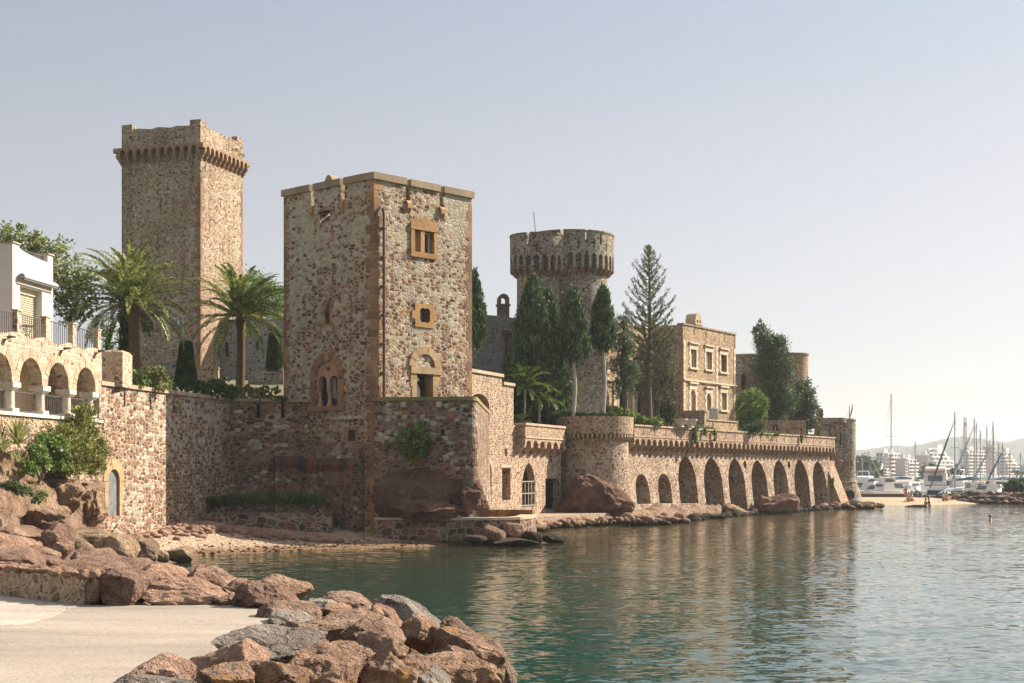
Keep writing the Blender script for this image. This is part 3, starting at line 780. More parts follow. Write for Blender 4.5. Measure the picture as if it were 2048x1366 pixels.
    for side in (0, 1):
        mb = MB(); z = ZB + 6.5
        while z < ZT - 0.6:
            h = 0.34 + rnd.random() * 0.14; a, b = (0.4, 0.3) if k % 2 else (0.22, 0.5)
            if side: mb.box(FR, SIDE - a, SIDE + 0.008, z, z + h - 0.018, -b, 0.008)
            else: mb.box(FL, -0.008, a, z, z + h - 0.018, -b, 0.008)
            z += h; k += 1
        part(t, 'quoin_strip', mb, M['quoin'])
    # drainpipe
    up = FR.u(764); mb = MB()
    zt_ = FR.w(764, 416)
    pts = [FR.P(up - 0.42, zt_ - 0.45, 0.02), FR.P(up - 0.40, zt_ - 0.2, 0.10), FR.P(up - 0.25, zt_ - 0.03, 0.14), FR.P(up - 0.1, zt_ - 0.06, 0.14), FR.P(up, zt_ - 0.25, 0.14), FR.P(up, 12, 0.14), FR.P(up, 9, 0.14), FR.P(up, 6.0, 0.14)]
    mb.tube(pts, 0.075, 10)
    pipe = part(t, 'drainpipe', mb, M['rust'], True)
    z = 6.6
    while z < zt_ - 0.5: mb = MB(); mb.box(FR, up - 0.10, up + 0.10, z, z + 0.06, -0.01, 0.23); z += 1.35; part(pipe, 'bracket', mb, M['rust'])
    # twin rectangular window, right face
    uL, uR = FR.u(820.5), FR.u(872.5)
    zsb, zst = FR.w(846, 516), FR.w(846, 505.5); zh = FR.w(846, 460.5)
    mb = MB()
    mb.plate(FR, [(uL - .03, zh - 0.02), (uR + .03, zh - 0.02), (uR + .03, zh + 0.10)] + arc((uL + uR) / 2, zh - 0.82, 1.40, 50, 130, 14) + [(uL - .03, zh + 0.10)], (), -0.05, 0.09)
    mb.box(FR, uL, uR, zsb, zst, -0.15, 0.08)
    mb.box(FR, uL, FR.u(827.5), zst + .004, zh - .03, -0.5, 0.07); mb.box(FR, FR.u(866.5), uR, zst + .004, zh - .03, -0.5, 0.07)
    mb.box(FR, FR.u(840.5), FR.u(848), zst + .004, zh - .03, -0.42, 0.05)
    fw = part(t, 'window', mb, M['orange'], label='orange stone window with two narrow lights')
    for a, b in ((828, 840.5), (848, 866.5)):
        mb = MB(); ua, ub = FR.u(a), FR.u(b)
        for q in ((ua, ua + .06), (ub - .06, ub)): mb.box(FR, q[0], q[1], zst, zh - .04, -0.36, -0.28)
        mb.box(FR, ua + .06, ub - .06, zst, zst + .07, -0.36, -0.285); mb.box(FR, ua + .06, ub - .06, zh - .11, zh - .04, -0.36, -0.285)
        part(fw, 'frame', mb, M['white'])
        mb = MB(); mb.box(FR, ua + .06, ub - .06, zst + .07, zh - .11, -0.34, -0.32); part(fw, 'pane', mb, M['glass'])
        mb = MB(); mb.box(FR, ua + .07, ua + .30, zst + .09, zh - .13, -0.318, -0.31); part(fw, 'curtain', mb, M['paleglass'])
    # quatrefoil
    mb = MB(); a, b, c, d = FR.u(829), FR.u(867), FR.w(848, 655), FR.w(848, 608)
    m1, m2 = c + (d - c) * 0.33, c + (d - c) * 0.68
    mb.plate(FR, [(a, c), (b, c), (b, m1), (b + .2, m1), (b + .2, m2), (b, m2), (b, d), (a, d), (a, m2), (a - .2, m2), (a - .2, m1), (a, m1)], [quat], -0.5, 0.05)
    q = part(t, 'quatrefoil_window', mb, M['orange'], label='quatrefoil opening cut in an orange stone block')
    mb = MB(); mb.box(FR, qc[0] - .5, qc[0] + .5, qc[1] - .5, qc[1] + .5, -0.52, -0.50); part(q, 'pane', mb, M['paleglass'])
    # door window
    mb = MB(); uc = FR.u(849); zs = FR.w(849, 734)
    voussoirs(mb, FR, uc, zs, 0.62, 1.0, 7, -0.05, 0.07, sx=1.06)
    zl0, zl1 = FR.w(849, 748), zs
    x0 = FR.u(821)
    for k in range(3): mb.box(FR, x0 + k * 0.7, x0 + k * 0.7 + 0.69, zl0, zl1 - .01, -0.3, 0.075)
    z = 6.0
    while z < zl0 - 0.05:
        h = min(0.36, zl0 - z); off = 0.09 * (int(z * 7) % 2)
        mb.box(FR, x0 + off, FR.u(833), z, z + h - .012, -0.5, 0.03); mb.box(FR, FR.u(865.5), FR.u(877) - off, z, z + h - .012, -0.5, 0.03); z += h
    dw = part(t, 'doorway', mb, M['doorstone'], label='doorway under a blind round arch onto the terrace')
    mb = MB(); mb.box(FR, FR.u(833) + .02, FR.u(865) - .02, 5.6, zl0 - .02, -0.56, -0.52)
    part(dw, 'dark_backing', mb, M['dark'])  # near-black sheet paints the darkness of the room behind the curtains
    mb = MB()
    for a, b in ((834, 841), (845, 854.5)):
        ua, ub = FR.u(a), FR.u(b); mb.plate(FR, [(ua, 5.7), (ub, 5.7), (ub, 7.3), ((ua + ub) / 2 if a > 840 else ua, 7.62), (ua, 7.45)], (), -0.515, -0.50)
    part(dw, 'curtain', mb, plain('pale_curtain', (0.6, 0.55, 0.5), 0.9))
    mb = MB(); mb.lathe((FR.P(FR.u(845), 0, -0.4)[0], FR.P(FR.u(845), 0, -0.4)[1]), [(0.02, zl0), (0.02, zl0 - .12), (0.11, zl0 - .2), (0.12, zl0 - .3), (0.02, zl0 - .4)], 12)
    part(dw, 'lamp', mb, M['white'], True)
    # left face: lancet, putlog slot, twin arched window
    mb = MB()
    ua, ub, za, zb = FL.u(643), FL.u(667), FL.w(655, 655), FL.w(655, 598)
    z = za
    while z < zb - 0.35:
        mb.box(FL, ua + .06 * (int(z * 9) % 2), FL.u(651), z, z + .28, -0.3, 0.012); mb.box(FL, FL.u(659.5), ub - .06 * (int(z * 9) % 2), z, z + .28, -0.3, 0.012); z += .3
    voussoirs(mb, FL, (FL.u(651) + FL.u(659.5)) / 2, FL.w(655, 616), 0.17, 0.44, 5, -0.1, 0.012, 20, 160)
    lw = part(t, 'lancet_window', mb, M['quoin'])
    mb = MB(); mb.box(FL, FL.u(649), FL.u(661), za, zb, -0.45, -0.43); part(lw, 'pane', mb, M['glass'])
    mb = MB(); mb.prism(FL, [(-0.5, FL.w(650, 446)), (0.0, FL.w(650, 446)), (-0.5, FL.w(650, 428))], FL.u(640.5), FL.u(659.5)); mb.box(FL, FL.u(638), FL.u(662), FL.w(650, 423), FL.w(650, 420), -0.2, 0.06)
    part(t, 'drain_opening', mb, M['quoin'])
    uc = (FL.u(632.5) + FL.u(676.5)) / 2; r = (FL.u(676.5) - FL.u(632.5)) / 2; zs = FL.w(655, 722) - r
    mb = MB(); voussoirs(mb, FL, uc, zs, r + 0.01, r + 0.42, 11, -0.08, 0.06)
    z = FL.w(655, 812)
    while z < zs - 0.05:
        h = min(0.42, zs - z); j = 0.1 * (int(z * 11) % 2)
        mb.box(FL, uc - r - 0.40 + j, uc - r - .01, z, z + h - .015, -0.2, 0.05); mb.box(FL, uc + r + .01, uc + r + 0.40 - j, z, z + h - .015, -0.2, 0.05); z += h
    mb.box(FL, uc - r - .42, uc + r + .42, FL.w(655, 822), FL.w(655, 812) - .01, -0.3, 0.10)
    tw = part(t, 'arched_window', mb, M['quoin'], label='twin arched window with pink tracery and a heart shaped opening')
    hz = zs + r * 0.52
    heart = dedupe([(uc, hz - .24), (uc + .05, hz - .1), (uc + .16, hz + .02), (uc + .15, hz + .1), (uc + .08, hz + .13), (uc, hz + .07), (uc - .08, hz + .13), (uc - .15, hz + .1), (uc - .16, hz + .02), (uc - .05, hz - .1)])
    q1 = arch_poly(uc - r + .10, uc - .10, zs - .62, zs + .10, 'round', 12); q2 = arch_poly(uc + .10, uc + r - .10, zs - .62, zs + .10, 'round', 12)
    o = [(uc - r, zs - .62), (uc - r + .10, zs - .62)] + [(a, b) for a, b in reversed(q1[2:])] + [(uc - .10, zs - .62), (uc + .10, zs - .62)] + [(a, b) for a, b in reversed(q2[2:])] + [(uc + r - .1, zs - .62), (uc + r, zs - .62)] + arc(uc, zs, r, 0, 180, 20)
    mb = MB(); mb.plate(FL, dedupe(o), [heart], -0.30, -0.06)
    part(tw, 'tracery', mb, M['pinkstone'])
    for x in (uc - r + .10, uc, uc + r - .08):
        mb = MB(); c = FL.P(x, 0, -0.18); z0 = FL.w(655, 812)
        mb.lathe((c[0], c[1]), [(0.15, z0), (0.15, z0 + .10), (0.10, z0 + .18), (0.092, zs - .84), (0.11, zs - .8), (0.16, zs - .63)], 14)
        part(tw, 'column', mb, M['pinkstone'], True)
    mb = MB(); mb.box(FL, uc - r, uc + r, FL.w(655, 812), zs + r, -0.50, -0.48); part(tw, 'pane', mb, M['glass'])
    mb = MB(); ua, ub, za, zb = FL.u(690), FL.u(717), FL.w(704, 887), FL.w(704, 854)
    for a, b, c, d in ((ua, FL.u(697), za, zb), (FL.u(711), ub, za, zb), (FL.u(697), FL.u(711), FL.w(704, 860), zb), (FL.u(697), FL.u(711), za, FL.w(704, 882))): mb.box(FL, a, b, c, d, -0.3, 0.02)
    tn = part(t, 'small_window', mb, M['quoin'])
    mb = MB(); mb.box(FL, FL.u(696), FL.u(712), FL.w(704, 883), FL.w(704, 859), -0.45, -0.42); part(tn, 'pane', mb, M['glass'])
    # sloping plinth with an edge course of orange and black brick
    mb = MB(); mb.prism(FL, [(-0.2, 4.75), (0.004, 4.75), (0.62, 3.72), (0.62, ZB), (-0.2, ZB)], 1.4, SIDE - 0.62)
    part(t, 'plinth', mb, M['tower_low'])
    mb = MB(); u = 1.4; k = 0
    while u < SIDE - 0.7:
        w = 0.13 + 0.05 * ((k * 5) % 3) / 3
        mb.prism(FL, [(0.50, 3.94), (0.54, 3.97), (0.72, 3.68), (0.70, 3.42), (0.60, 3.42)], u, u + w - .016)
        u += w; k += 1
    part(t, 'brick_course', mb, M['brick'])
    mb = MB(); mb.box(FL, FL.u(662), SIDE - 0.6, FL.w(700, 838), FL.w(700, 832), -0.1, 0.045)
    part(t, 'string_course', mb, plain('pale_mortar_band', (0.46, 0.42, 0.36), 0.9, var=0.3, nscale=8))
square_tower()

# ------------------------------------------------------------------ terrace wall right of the tower
TA = (wx(935, 67.3), 67.3)
def terrace_wall():
    t = thing('terrace_wall', 'tall shaded terrace wall below the square tower with rounded sunlit end', 'wall', (C0[0], C0[1], 0.2))
    FT = Fr((C0[0] + .02, C0[1] - 0.10), (TA[0] - C0[0], TA[1] - C0[1] + .1)); LT = math.hypot(TA[0] - C0[0], TA[1] - C0[1])
    hole = [rect(FT.u(882), FT.u(889), FT.w(885, 871), FT.w(885, 859)), rect(FT.u(869), FT.u(874), FT.w(871, 802), FT.w(871, 797) + .1) if False else rect(FT.u(806), FT.u(811), FT.w(808, 813), FT.w(808, 804))]
    mb = MB(); mb.plate(FT, rect(0, LT, 0.2, 6.62), hole, -0.6, 0.0)
    a = Fr((0, 0), (1, 0)); e = (TA[0], TA[1])
    pts = [FT.P(LT, 0, 0)[:2]] + [(TA[0] + 0.40 * math.sin(math.radians(q)), TA[1] + 0.45 * (1 - math.cos(math.radians(q)))) for q in (15, 30, 45, 60, 75, 88)] + [(-1.60, 70.5), (-1.50, 75), (-1.32, 82.4)]
    PT.extend(pts)
    mb.path(pts, 0.2, 6.62, 0.6, 0.18)
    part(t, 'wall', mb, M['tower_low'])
    mb = MB(); mb.plate(FT, rect(-0.1, LT, 6.62, 6.80), (), -0.66, 0.07); o = [(p[0] + 0.05, p[1] - 0.05) for p in pts]
    o[0] = FT.P(LT, 0, 0.07)[:2]
    mb.path(o, 6.62, 6.80, 0.7)
    part(t, 'coping', mb, M['moss_cap'])
    mb = MB(); mb.flat([C0, TA] + pts[2:] + [Rp], 5.7, 5.9); part(t, 'floor', mb, M['earth'])
    for px in (808, 879):
        mb = MB(); u = FT.u(px); mb.prism(FT, [(-0.02, 6.60), (0.22, 6.50), (0.26, 6.34), (0.18, 6.28), (-0.02, 6.36)], u - .12, u + .12)
        part(t, 'water_spout', mb, M['cap'])
    mb = MB()
    pass
    return t
PT = []
terrace_wall()

# ------------------------------------------------------------------ sea walls on the left
K0, K1 = (wx(199, 57.0), 57.0), (wx(460, 70.2), 70.2)
FW = Fr(K0, (K1[0] - K0[0], K1[1] - K0[1])); LW = math.hypot(K1[0] - K0[0], K1[1] - K0[1])
def left_wall():
    t = thing('garden_sea_wall', 'long rubble retaining wall with a blocked arched doorway, half in sunlight', 'wall', (K0[0], K0[1], 0.5))
    ZC = 6.72; slots = [FW.u(p) for p in (249, 301, 348, 392, 430)]
    door = arch_poly(FW.u(216.5), FW.u(239), FW.w(228, 1032), FW.w(228, 938), 'round', 12)
    mb = MB(); mb.plate(FW, notch_top(0, LW, 0.3, ZC, [(u, 0.16, 5.95) for u in slots if 0.3 < u < LW - .3]), [door], -0.55, 0.0)
    part(t, 'wall', mb, M['seawall'])
    mb = MB(); e = [0.0] + sum([[u - .08, u + .08] for u in slots], []) + [LW + 0.05]
    for k in range(0, len(e), 2):
        n = max(1, int((e[k + 1] - e[k]) / 1.1))
        for q in range(n): mb.box(FW, e[k] + (e[k + 1] - e[k]) * q / n + .006, e[k] + (e[k + 1] - e[k]) * (q + 1) / n, ZC, ZC + 0.16, -0.6, 0.09)
    part(t, 'coping', mb, M['cap'])
    mb = MB(); uc = FW.u(227.7); r = (FW.u(239) - FW.u(216.5)) / 2; zs = FW.w(228, 938) - r
    voussoirs(mb, FW, uc, zs, r, r + 0.42, 5, -0.1, 0.02)
    z = FW.w(228, 1034)
    while z < zs - .05:
        h = min(0.5, zs - z); j = 0.12 * (int(z * 5) % 2); mb.box(FW, uc - r - .3 + j, uc - r, z, z + h - .015, -0.3, 0.015); mb.box(FW, uc + r, uc + r + .32 - j, z, z + h - .015, -0.3, 0.015); z += h
    d = part(t, 'doorway', mb, M['doorstone'])
    mb = MB(); mb.plate(FW, arch_poly(uc - r + .002, uc + r - .002, FW.w(228, 1032) + .002, FW.w(228, 938) - .002, 'round', 12), (), -0.14, -0.09)
    part(d, 'door', mb, M['greymetal'], label='blank grey metal door')
left_wall()
def cove_wall():
    e = (wx(619, 71.2), 71.2); f = Fr(K1, (e[0] - K1[0], e[1] - K1[1])); L = math.hypot(e[0] - K1[0], e[1] - K1[1])
    t = thing('cove_wall', 'dark shaded rubble wall in the corner between sea wall and tower', 'wall', (K1[0], K1[1], 0.5))
    s = [f.u(517), f.u(566)]
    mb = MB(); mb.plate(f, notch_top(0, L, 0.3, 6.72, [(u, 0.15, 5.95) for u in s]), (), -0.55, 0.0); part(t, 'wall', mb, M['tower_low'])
    mb = MB(); ee = [0.1, s[0] - .08, s[0] + .08, s[1] - .08, s[1] + .08, L + .02]
    for k in (0, 2, 4): mb.box(f, ee[k], ee[k + 1], 6.72, 6.88, -0.6, 0.08)
    part(t, 'coping', mb, M['coping'])
    mb = MB(); a, b = f.u(548), L - 0.02
    mb.prism(f, [(0.0, 4.55), (0.45, 3.78), (0.45, 0.4), (0.0, 0.4)], a, b); part(t, 'plinth', mb, M['tower_low'])
    mb = MB(); u = a
    while u < b - .2: mb.prism(f, [(0.30, 4.06), (0.33, 4.09), (0.53, 3.74), (0.52, 3.5), (0.42, 3.5)], u, u + .2); u += .216
    part(t, 'brick_course', mb, M['brick'])
cove_wall()
# buttress block on the sea wall
fb = Fr((wx(204, 58.2), 58.2), (1, 0.02))
mb = MB(); mb.box(fb, 0, sz(41, 58.2), 6.72, wz(704, 58.2), -1.6, 0.0); mb.prism(Fr(fb.P(0, 0, 0)[:2], (1, .02)), [(0.0, wz(704, 58.2)), (-0.1, wz(700, 58.2)), (-1.5, wz(700, 58.2)), (-1.6, wz(704, 58.2))], 0.05, sz(41, 58.2) - .05)
solo('wall_pier', 'square stone pier on the sea wall beside the loggia', 'wall pier', mb, M['house_stone'], (fb.o[0], fb.o[1], 6.72))
# low walls on the beach
mb = MB(); mb.path([(wx(352, 66.2), 66.2), (wx(500, 66.6), 66.6), (wx(662, 67.2), 67.2), (wx(668, 69), 69)], 0.2, 1.46, 0.5, 0.1)
solo('low_beach_wall', 'low dark stone retaining wall at the back of the beach', 'low wall', mb, M['quay'], (wx(500, 66.6), 66.6, 0.5))
def quay():
    t = thing('stone_quay', 'low dark stone quay with pale top edge at the end of the beach', 'quay', (wx(900, 66.2), 66.2, 0))
    pts = [(wx(748, 66.9), 66.9), (wx(860, 66.6), 66.6), (wx(985, 66.6), 66.6), (wx(1040, 67.4), 67.4), (wx(1062, 69), 69.0), (wx(1071, 72), 72.0), (wx(1066, 80), 80)]
    mb = MB(); mb.path(pts, -0.4, 1.12, 0.6, 0.12); part(t, 'wall', mb, M['quay'])
    mb = MB(); mb.path([(a + .02, b - .05) for a, b in pts], 1.12, 1.24, 0.75); part(t, 'coping', mb, M['cap'])
    mb = MB(); mb.flat(pts + [(-0.5, 82), (-6.4, 69)], 0.6, 1.1); part(t, 'floor', mb, M['sand'])
    mb = MB(); u = 0; f = Fr((wx(964, 73), 73), (wx(1052, 72) - wx(964, 73), -1.0)); k = 0
    while u < 2.6: mb.box(f, u, u + .17, 1.10, 1.46, -0.3, 0.0 + .01 * (k % 3)); u += .185; k += 1
    part(t, 'brick_kerb', mb, M['quoin'])
quay()

# ------------------------------------------------------------------ stepped garden wall with gate
FG = Fr((wx(1115, 94) - 0.352 * 16, 94 - 0.936 * 16), (0.352, 0.936))
def machic(mb, fr, u0, n, s, ztop, zcr, zsp, zbot, o, aw=0.68, pointed=False, notches=None, warp=None, cor=True):
    """a projecting parapet on little arches, one segment per bay"""
    for i in range(n):
        a, b = u0 + i * s, u0 + (i + 1) * s; c = (a + b) / 2; r = s * aw / 2; nn = 6
        if pointed:
            op = arch_poly(c - r, c + r, zsp - (zcr - zsp) * .6, zcr, 'pointed', 8)[2:]
            lowz = zsp - (zcr - zsp) * .6
        else:
            op = [(c + r * math.cos(PI * k / nn), zsp + (zcr - zsp) * math.sin(PI * k / nn)) for k in range(nn + 1)]; lowz = zsp
        p = [(a, lowz), (c - r, lowz)] + [q for q in reversed(op)] + [(c + r, lowz), (b, lowz)]
        p = dedupe(p)
        if notches and i in notches:
            g = notches[i]; p += [(b, ztop), (c + g[0] / 2, ztop), (c + g[0] / 2, ztop - g[1]), (c - g[0] / 2, ztop - g[1]), (c - g[0] / 2, ztop), (a, ztop)]
        else: p += [(b, ztop), (c, ztop), (a, ztop)]
        mb.plate(fr, p, (), 0.0, o, warp)
def corbels(mb, fr, u0, n, s, zsp, zbot, o, aw=0.68, warp=None, ends=True):
    w = s * (1 - aw)
    for i in range(n + 1):
        u = u0 + i * s; h = zsp - zbot
        pr = [(-0.05, zsp), (o, zsp), (o, zsp - h * .22), (o * .78, zsp - h * .42), (o * .62, zsp - h * .46), (o * .42, zsp - h * .72), (o * .28, zsp - h * .76), (0.0, zbot), (-0.05, zbot)]
        if warp is None: mb.prism(fr, pr, u - w / 2, u + w / 2)
        else:
            n2 = len(pr); vs = [warp(fr, u - w / 2, z, d) for d, z in pr] + [warp(fr, u + w / 2, z, d) for d, z in pr]
            mb.add(vs, [tuple(range(n2)), tuple(range(2 * n2 - 1, n2 - 1, -1))] + [(k, (k + 1) % n2, n2 + (k + 1) % n2, n2 + k) for k in range(n2)])
def gate_wall():
    f = FG; t = thing('stepped_garden_wall', 'sunlit stepped wall with niches and a pointed gateway behind the terrace', 'wall', (f.o[0], f.o[1], 0.8))
    uA, uS, uE, uZ = f.u(935), f.u(1004), f.u(1027), f.u(1122)
    zA, zS, zP = f.w(960, 747), f.w(1016, 771), 6.12
    out = [(uA, 0.3), (uZ, 0.3), (uZ, zP), (uE, zP), (uE, zS), (uS, zS), (uS, zA), (uA, zA)]
    niche = arch_poly(f.u(966), f.u(983), f.w(975, 1003), f.w(975, 921), 'round', 10)
    niche2 = rect(f.u(1004), f.u(1021), f.w(1013, 1000), f.w(1013, 936))
    gate = arch_poly(f.u(1044), f.u(1071), f.w(1057, 1014), f.w(1057, 925), 'gate', 10)
    cave = rect(f.u(1091), f.u(1119), f.w(1105, 1018), f.w(1105, 957))
    relief = arch_poly(f.u(938), f.u(979), 6.0, f.w(955, 787), 'seg', 12)
    sl1 = rect(f.u(1010), f.u(1014.5), f.w(1012, 912), f.w(1012, 897)); sl2 = rect(f.u(1099.5), f.u(1105), f.w(1102, 924), f.w(1102, 912))
    mb = MB(); mb.plate(f, out, [niche, niche2, gate, cave, relief, sl1, sl2], -0.45, 0.0)
    mb.box(f, uA, f.u(1040), 0.3, zS - .2, -0.9, -0.452); mb.box(f, f.u(1040), uZ + 7, 0.3, zP - .2, -2.6, -2.1)
    part(t, 'wall', mb, M['garden_wall'])
    mb = MB(); mb.box(f, uA, uS + .08, zA, zA + .18, -0.5, 0.10); mb.box(f, uS + .09, uE + .06, zS, zS + .17, -0.5, 0.10)
    part(t, 'coping', mb, M['cap'])
    # overhanging parapet between gate and bastion
    u0 = f.u(1033); n = 6; s = (f.u(1114) - u0) / n
    mb = MB(); machic(mb, f, u0, n, s, zP + .0, 5.22, 4.92, 4.3, 0.55, 0.70); corbels(mb, f, u0, n, s, 4.92, 4.35, 0.55, 0.70)
    pp = part(t, 'parapet', mb, M['parapet'])
    mb = MB(); mb.box(f, u0 - .05, u0 + n * s, zP, zP + .14, -0.45, 0.62); mb.box(f, u0, u0 + n * s, 5.36, 5.46, 0.0, 0.60); part(pp, 'coping', mb, M['cap'])
    mb = MB()
    ua, ub = f.u(966), f.u(983)
    voussoirs(mb, f, (ua + ub) / 2, f.w(975, 921) - (ub - ua) / 2, (ub - ua) / 2, (ub - ua) / 2 + .3, 7, -0.2, 0.012)
    mb.box(f, f.u(1002), f.u(1023), f.w(1013, 935), f.w(1013, 929), -0.2, 0.02)
    part(t, 'arch_stones', mb, M['cap'])
    mb = MB()
    ua, ub = f.u(1044.5), f.u(1070.5); zb, zt = f.w(1057, 1013), f.w(1057, 962)
    for k in range(5): mb.box(f, ua + (ub - ua) * k / 4 - .025, ua + (ub - ua) * k / 4 + .025, zb, zt, -0.06, -0.02)
    for z in (zb + .05, (zb + zt) / 2, zt - .05): mb.box(f, ua, ub, z, z + .05, -0.055, -0.025)
    part(t, 'gate', mb, plain('pale_iron', (0.36, 0.31, 0.25), 0.6))
    mb = MB(); mb.box(f, f.u(1005), f.u(1012), f.w(1013, 999), f.w(1013, 940), -0.44, -0.40)
    part(t, 'terracotta_panel', mb, plain('terracotta', (0.50, 0.22, 0.12), 0.85))
gate_wall()

# ------------------------------------------------------------------ round bastion
BC = (wx(1185, 97.0), 97.0)
def cylwarp(c, r):
    def wf(fr, u, w, d):
        a = u / r; return (c[0] + (r + d) * math.cos(a), c[1] + (r + d) * math.sin(a), w)
    return wf
def bastion():
    t = thing('round_bastion', 'squat round bastion with a flat overhanging rim and flower bed', 'bastion', (BC[0], BC[1], 0))
    mb = MB(); mb.lathe(BC, [(2.85, 0.2), (2.62, 2.0), (2.42, 4.0), (2.34, 5.75)], 72); part(t, 'wall', mb, M['arcade'])
    mb = MB(); mb.lathe(BC, [(2.70, 5.82), (2.72, 6.9), (2.72, 6.96), (2.3, 6.96), (2.3, 6.7), (0.0, 6.7)], 72, cap=False); mb.lathe(BC, [(2.3, 5.80), (2.69, 5.80), (2.69, 5.84), (2.3, 5.84)], 72, cap=False); part(t, 'drum', mb, M['parapet'])
    mb = MB()
    n = 54; wf = cylwarp(BC, 2.34)
    for i in range(n):
        u = 2 * PI * 2.34 * i / n; pr = [(-0.05, 5.79), (0.34, 5.79), (0.34, 5.62), (0.12, 5.40), (-0.05, 5.36)]; w = 0.10; k = len(pr)
        vs = [wf(None, u - w / 2, z, d) for d, z in pr] + [wf(None, u + w / 2, z, d) for d, z in pr]
        mb.add(vs, [tuple(range(k)), tuple(range(2 * k - 1, k - 1, -1))] + [(a, (a + 1) % k, k + (a + 1) % k, k + a) for a in range(k)])
    part(t, 'corbels', mb, M['cap'])
bastion()

# ------------------------------------------------------------------ arcaded sea wall
FA = Fr((wx(1250, 98.0), 98.0), (0.5105, 0.8599))
def arcade():
    f = FA; t = thing('arcaded_sea_wall', 'long sunlit sea wall on tall pointed arches with a corbelled parapet', 'sea wall', (f.o[0], f.o[1], 0))
    UE = f.u(1657); ZP0 = 6.42
    bat = lambda fr, u, w, d: fr.P(u, w, d + max(0.0, 4.4 - w) * 0.11)
    spec = [(1265, 1292, 948, 1008, 'round'), (1310, 1336, 947, 1007, 'round'), (1352, 1388, 912, 1007, 'tall'), (1403, 1440, 915, 1032, 'tall'), (1452, 1485, 917, 1030, 'tall'),
            (1498, 1529, 920, 1029, 'tall'), (1542, 1571, 920, 1027, 'tall'), (1584, 1613, 919, 1026, 'tall'), (1621, 1648, 922, 1024, 'tall')]
    holes = []
    for a, b, top, bot, kd in spec:
        m = (a + b) / 2; zt = f.w(m, top); zb = max(0.06, f.w(m, bot))
        ua, ub = f.u(a), f.u(b); p = arch_poly(ua, ub, zb, zt, kd, 14)
        holes.append(p)
    for a in (1300, 1341, 1394, 1445):                     # weep holes
        u = f.u(a); z = f.w(a, 912); holes.append([(u + .13 * math.cos(q), z + .17 * math.sin(q)) for q in np.linspace(0, 2 * PI, 9)[:-1]])
    for a, b in ((1489, 930), (1577, 931)):
        u = f.u(a); z = f.w(a, b); holes.append([(u, z - .42), (u + .36, z), (u + .2, z + .36), (u - .2, z + .36), (u - .36, z)])
    mb = MB()
    out = [(-0.3, -0.5)] + [(UE, -0.5), (UE, 5.6), (-0.3, 5.6)]
    holes2 = []
    mb.plate(f, out, holes, -1.3, 0.0, bat)
    part(t, 'wall', mb, M['arcade'])
    mb = MB(); mb.box(f, -0.3, UE, -0.3, 5.0, -2.6, -2.2); mb.box(f, -0.3, UE, 4.75, 5.0, -2.2, -1.25)
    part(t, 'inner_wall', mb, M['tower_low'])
    n = 46; s = (UE - 0.2) / n
    notch = {i: (0.13, 0.62) for i in range(1, n, 2)}
    mb = MB(); machic(mb, f, 0.2, n, s, ZP0, 5.58, 5.28, 4.8, 0.60, 0.72, notches=notch)
    pp = part(t, 'parapet', mb, M['parapet'])
    mb = MB(); corbels(mb, f, 0.2, n, s, 5.28, 4.72, 0.60, 0.72); part(t, 'corbels', mb, M['parapet'])
    mb = MB(); e = [0.15] + sum([[0.2 + (i + .5) * s - .065, 0.2 + (i + .5) * s + .065] for i in sorted(notch)], []) + [UE + .08]
    for k in range(0, len(e), 2): mb.box(f, e[k], e[k + 1], ZP0, ZP0 + .11, -0.1, 0.68)
    mb.box(f, 0.15, UE + .06, 5.70, 5.76, 0.3, 0.635)
    part(t, 'coping', mb, M['cap'])
    mb = MB(); mb.prism(f, [(0.0, 3.9), (1.6, 0.0), (1.6, -.5), (-0.5, -.5), (-0.5, 4.4), (0.0, 4.4)], UE - 0.6, UE + 1.8); part(t, 'buttress', mb, M['parapet'])
    for a in (1489, 1577):
        u = f.u(a); z = f.w(a, 924); mb = MB(); mb.prism(f, [(-.1, z + .16), (.16, z + .05), (.16, z - .12), (-.1, z - .02)], u - .05, u + .34); part(t, 'iron_bracket', mb, plain('orange_rust', (0.55, 0.27, 0.05), 0.8))
arcade()
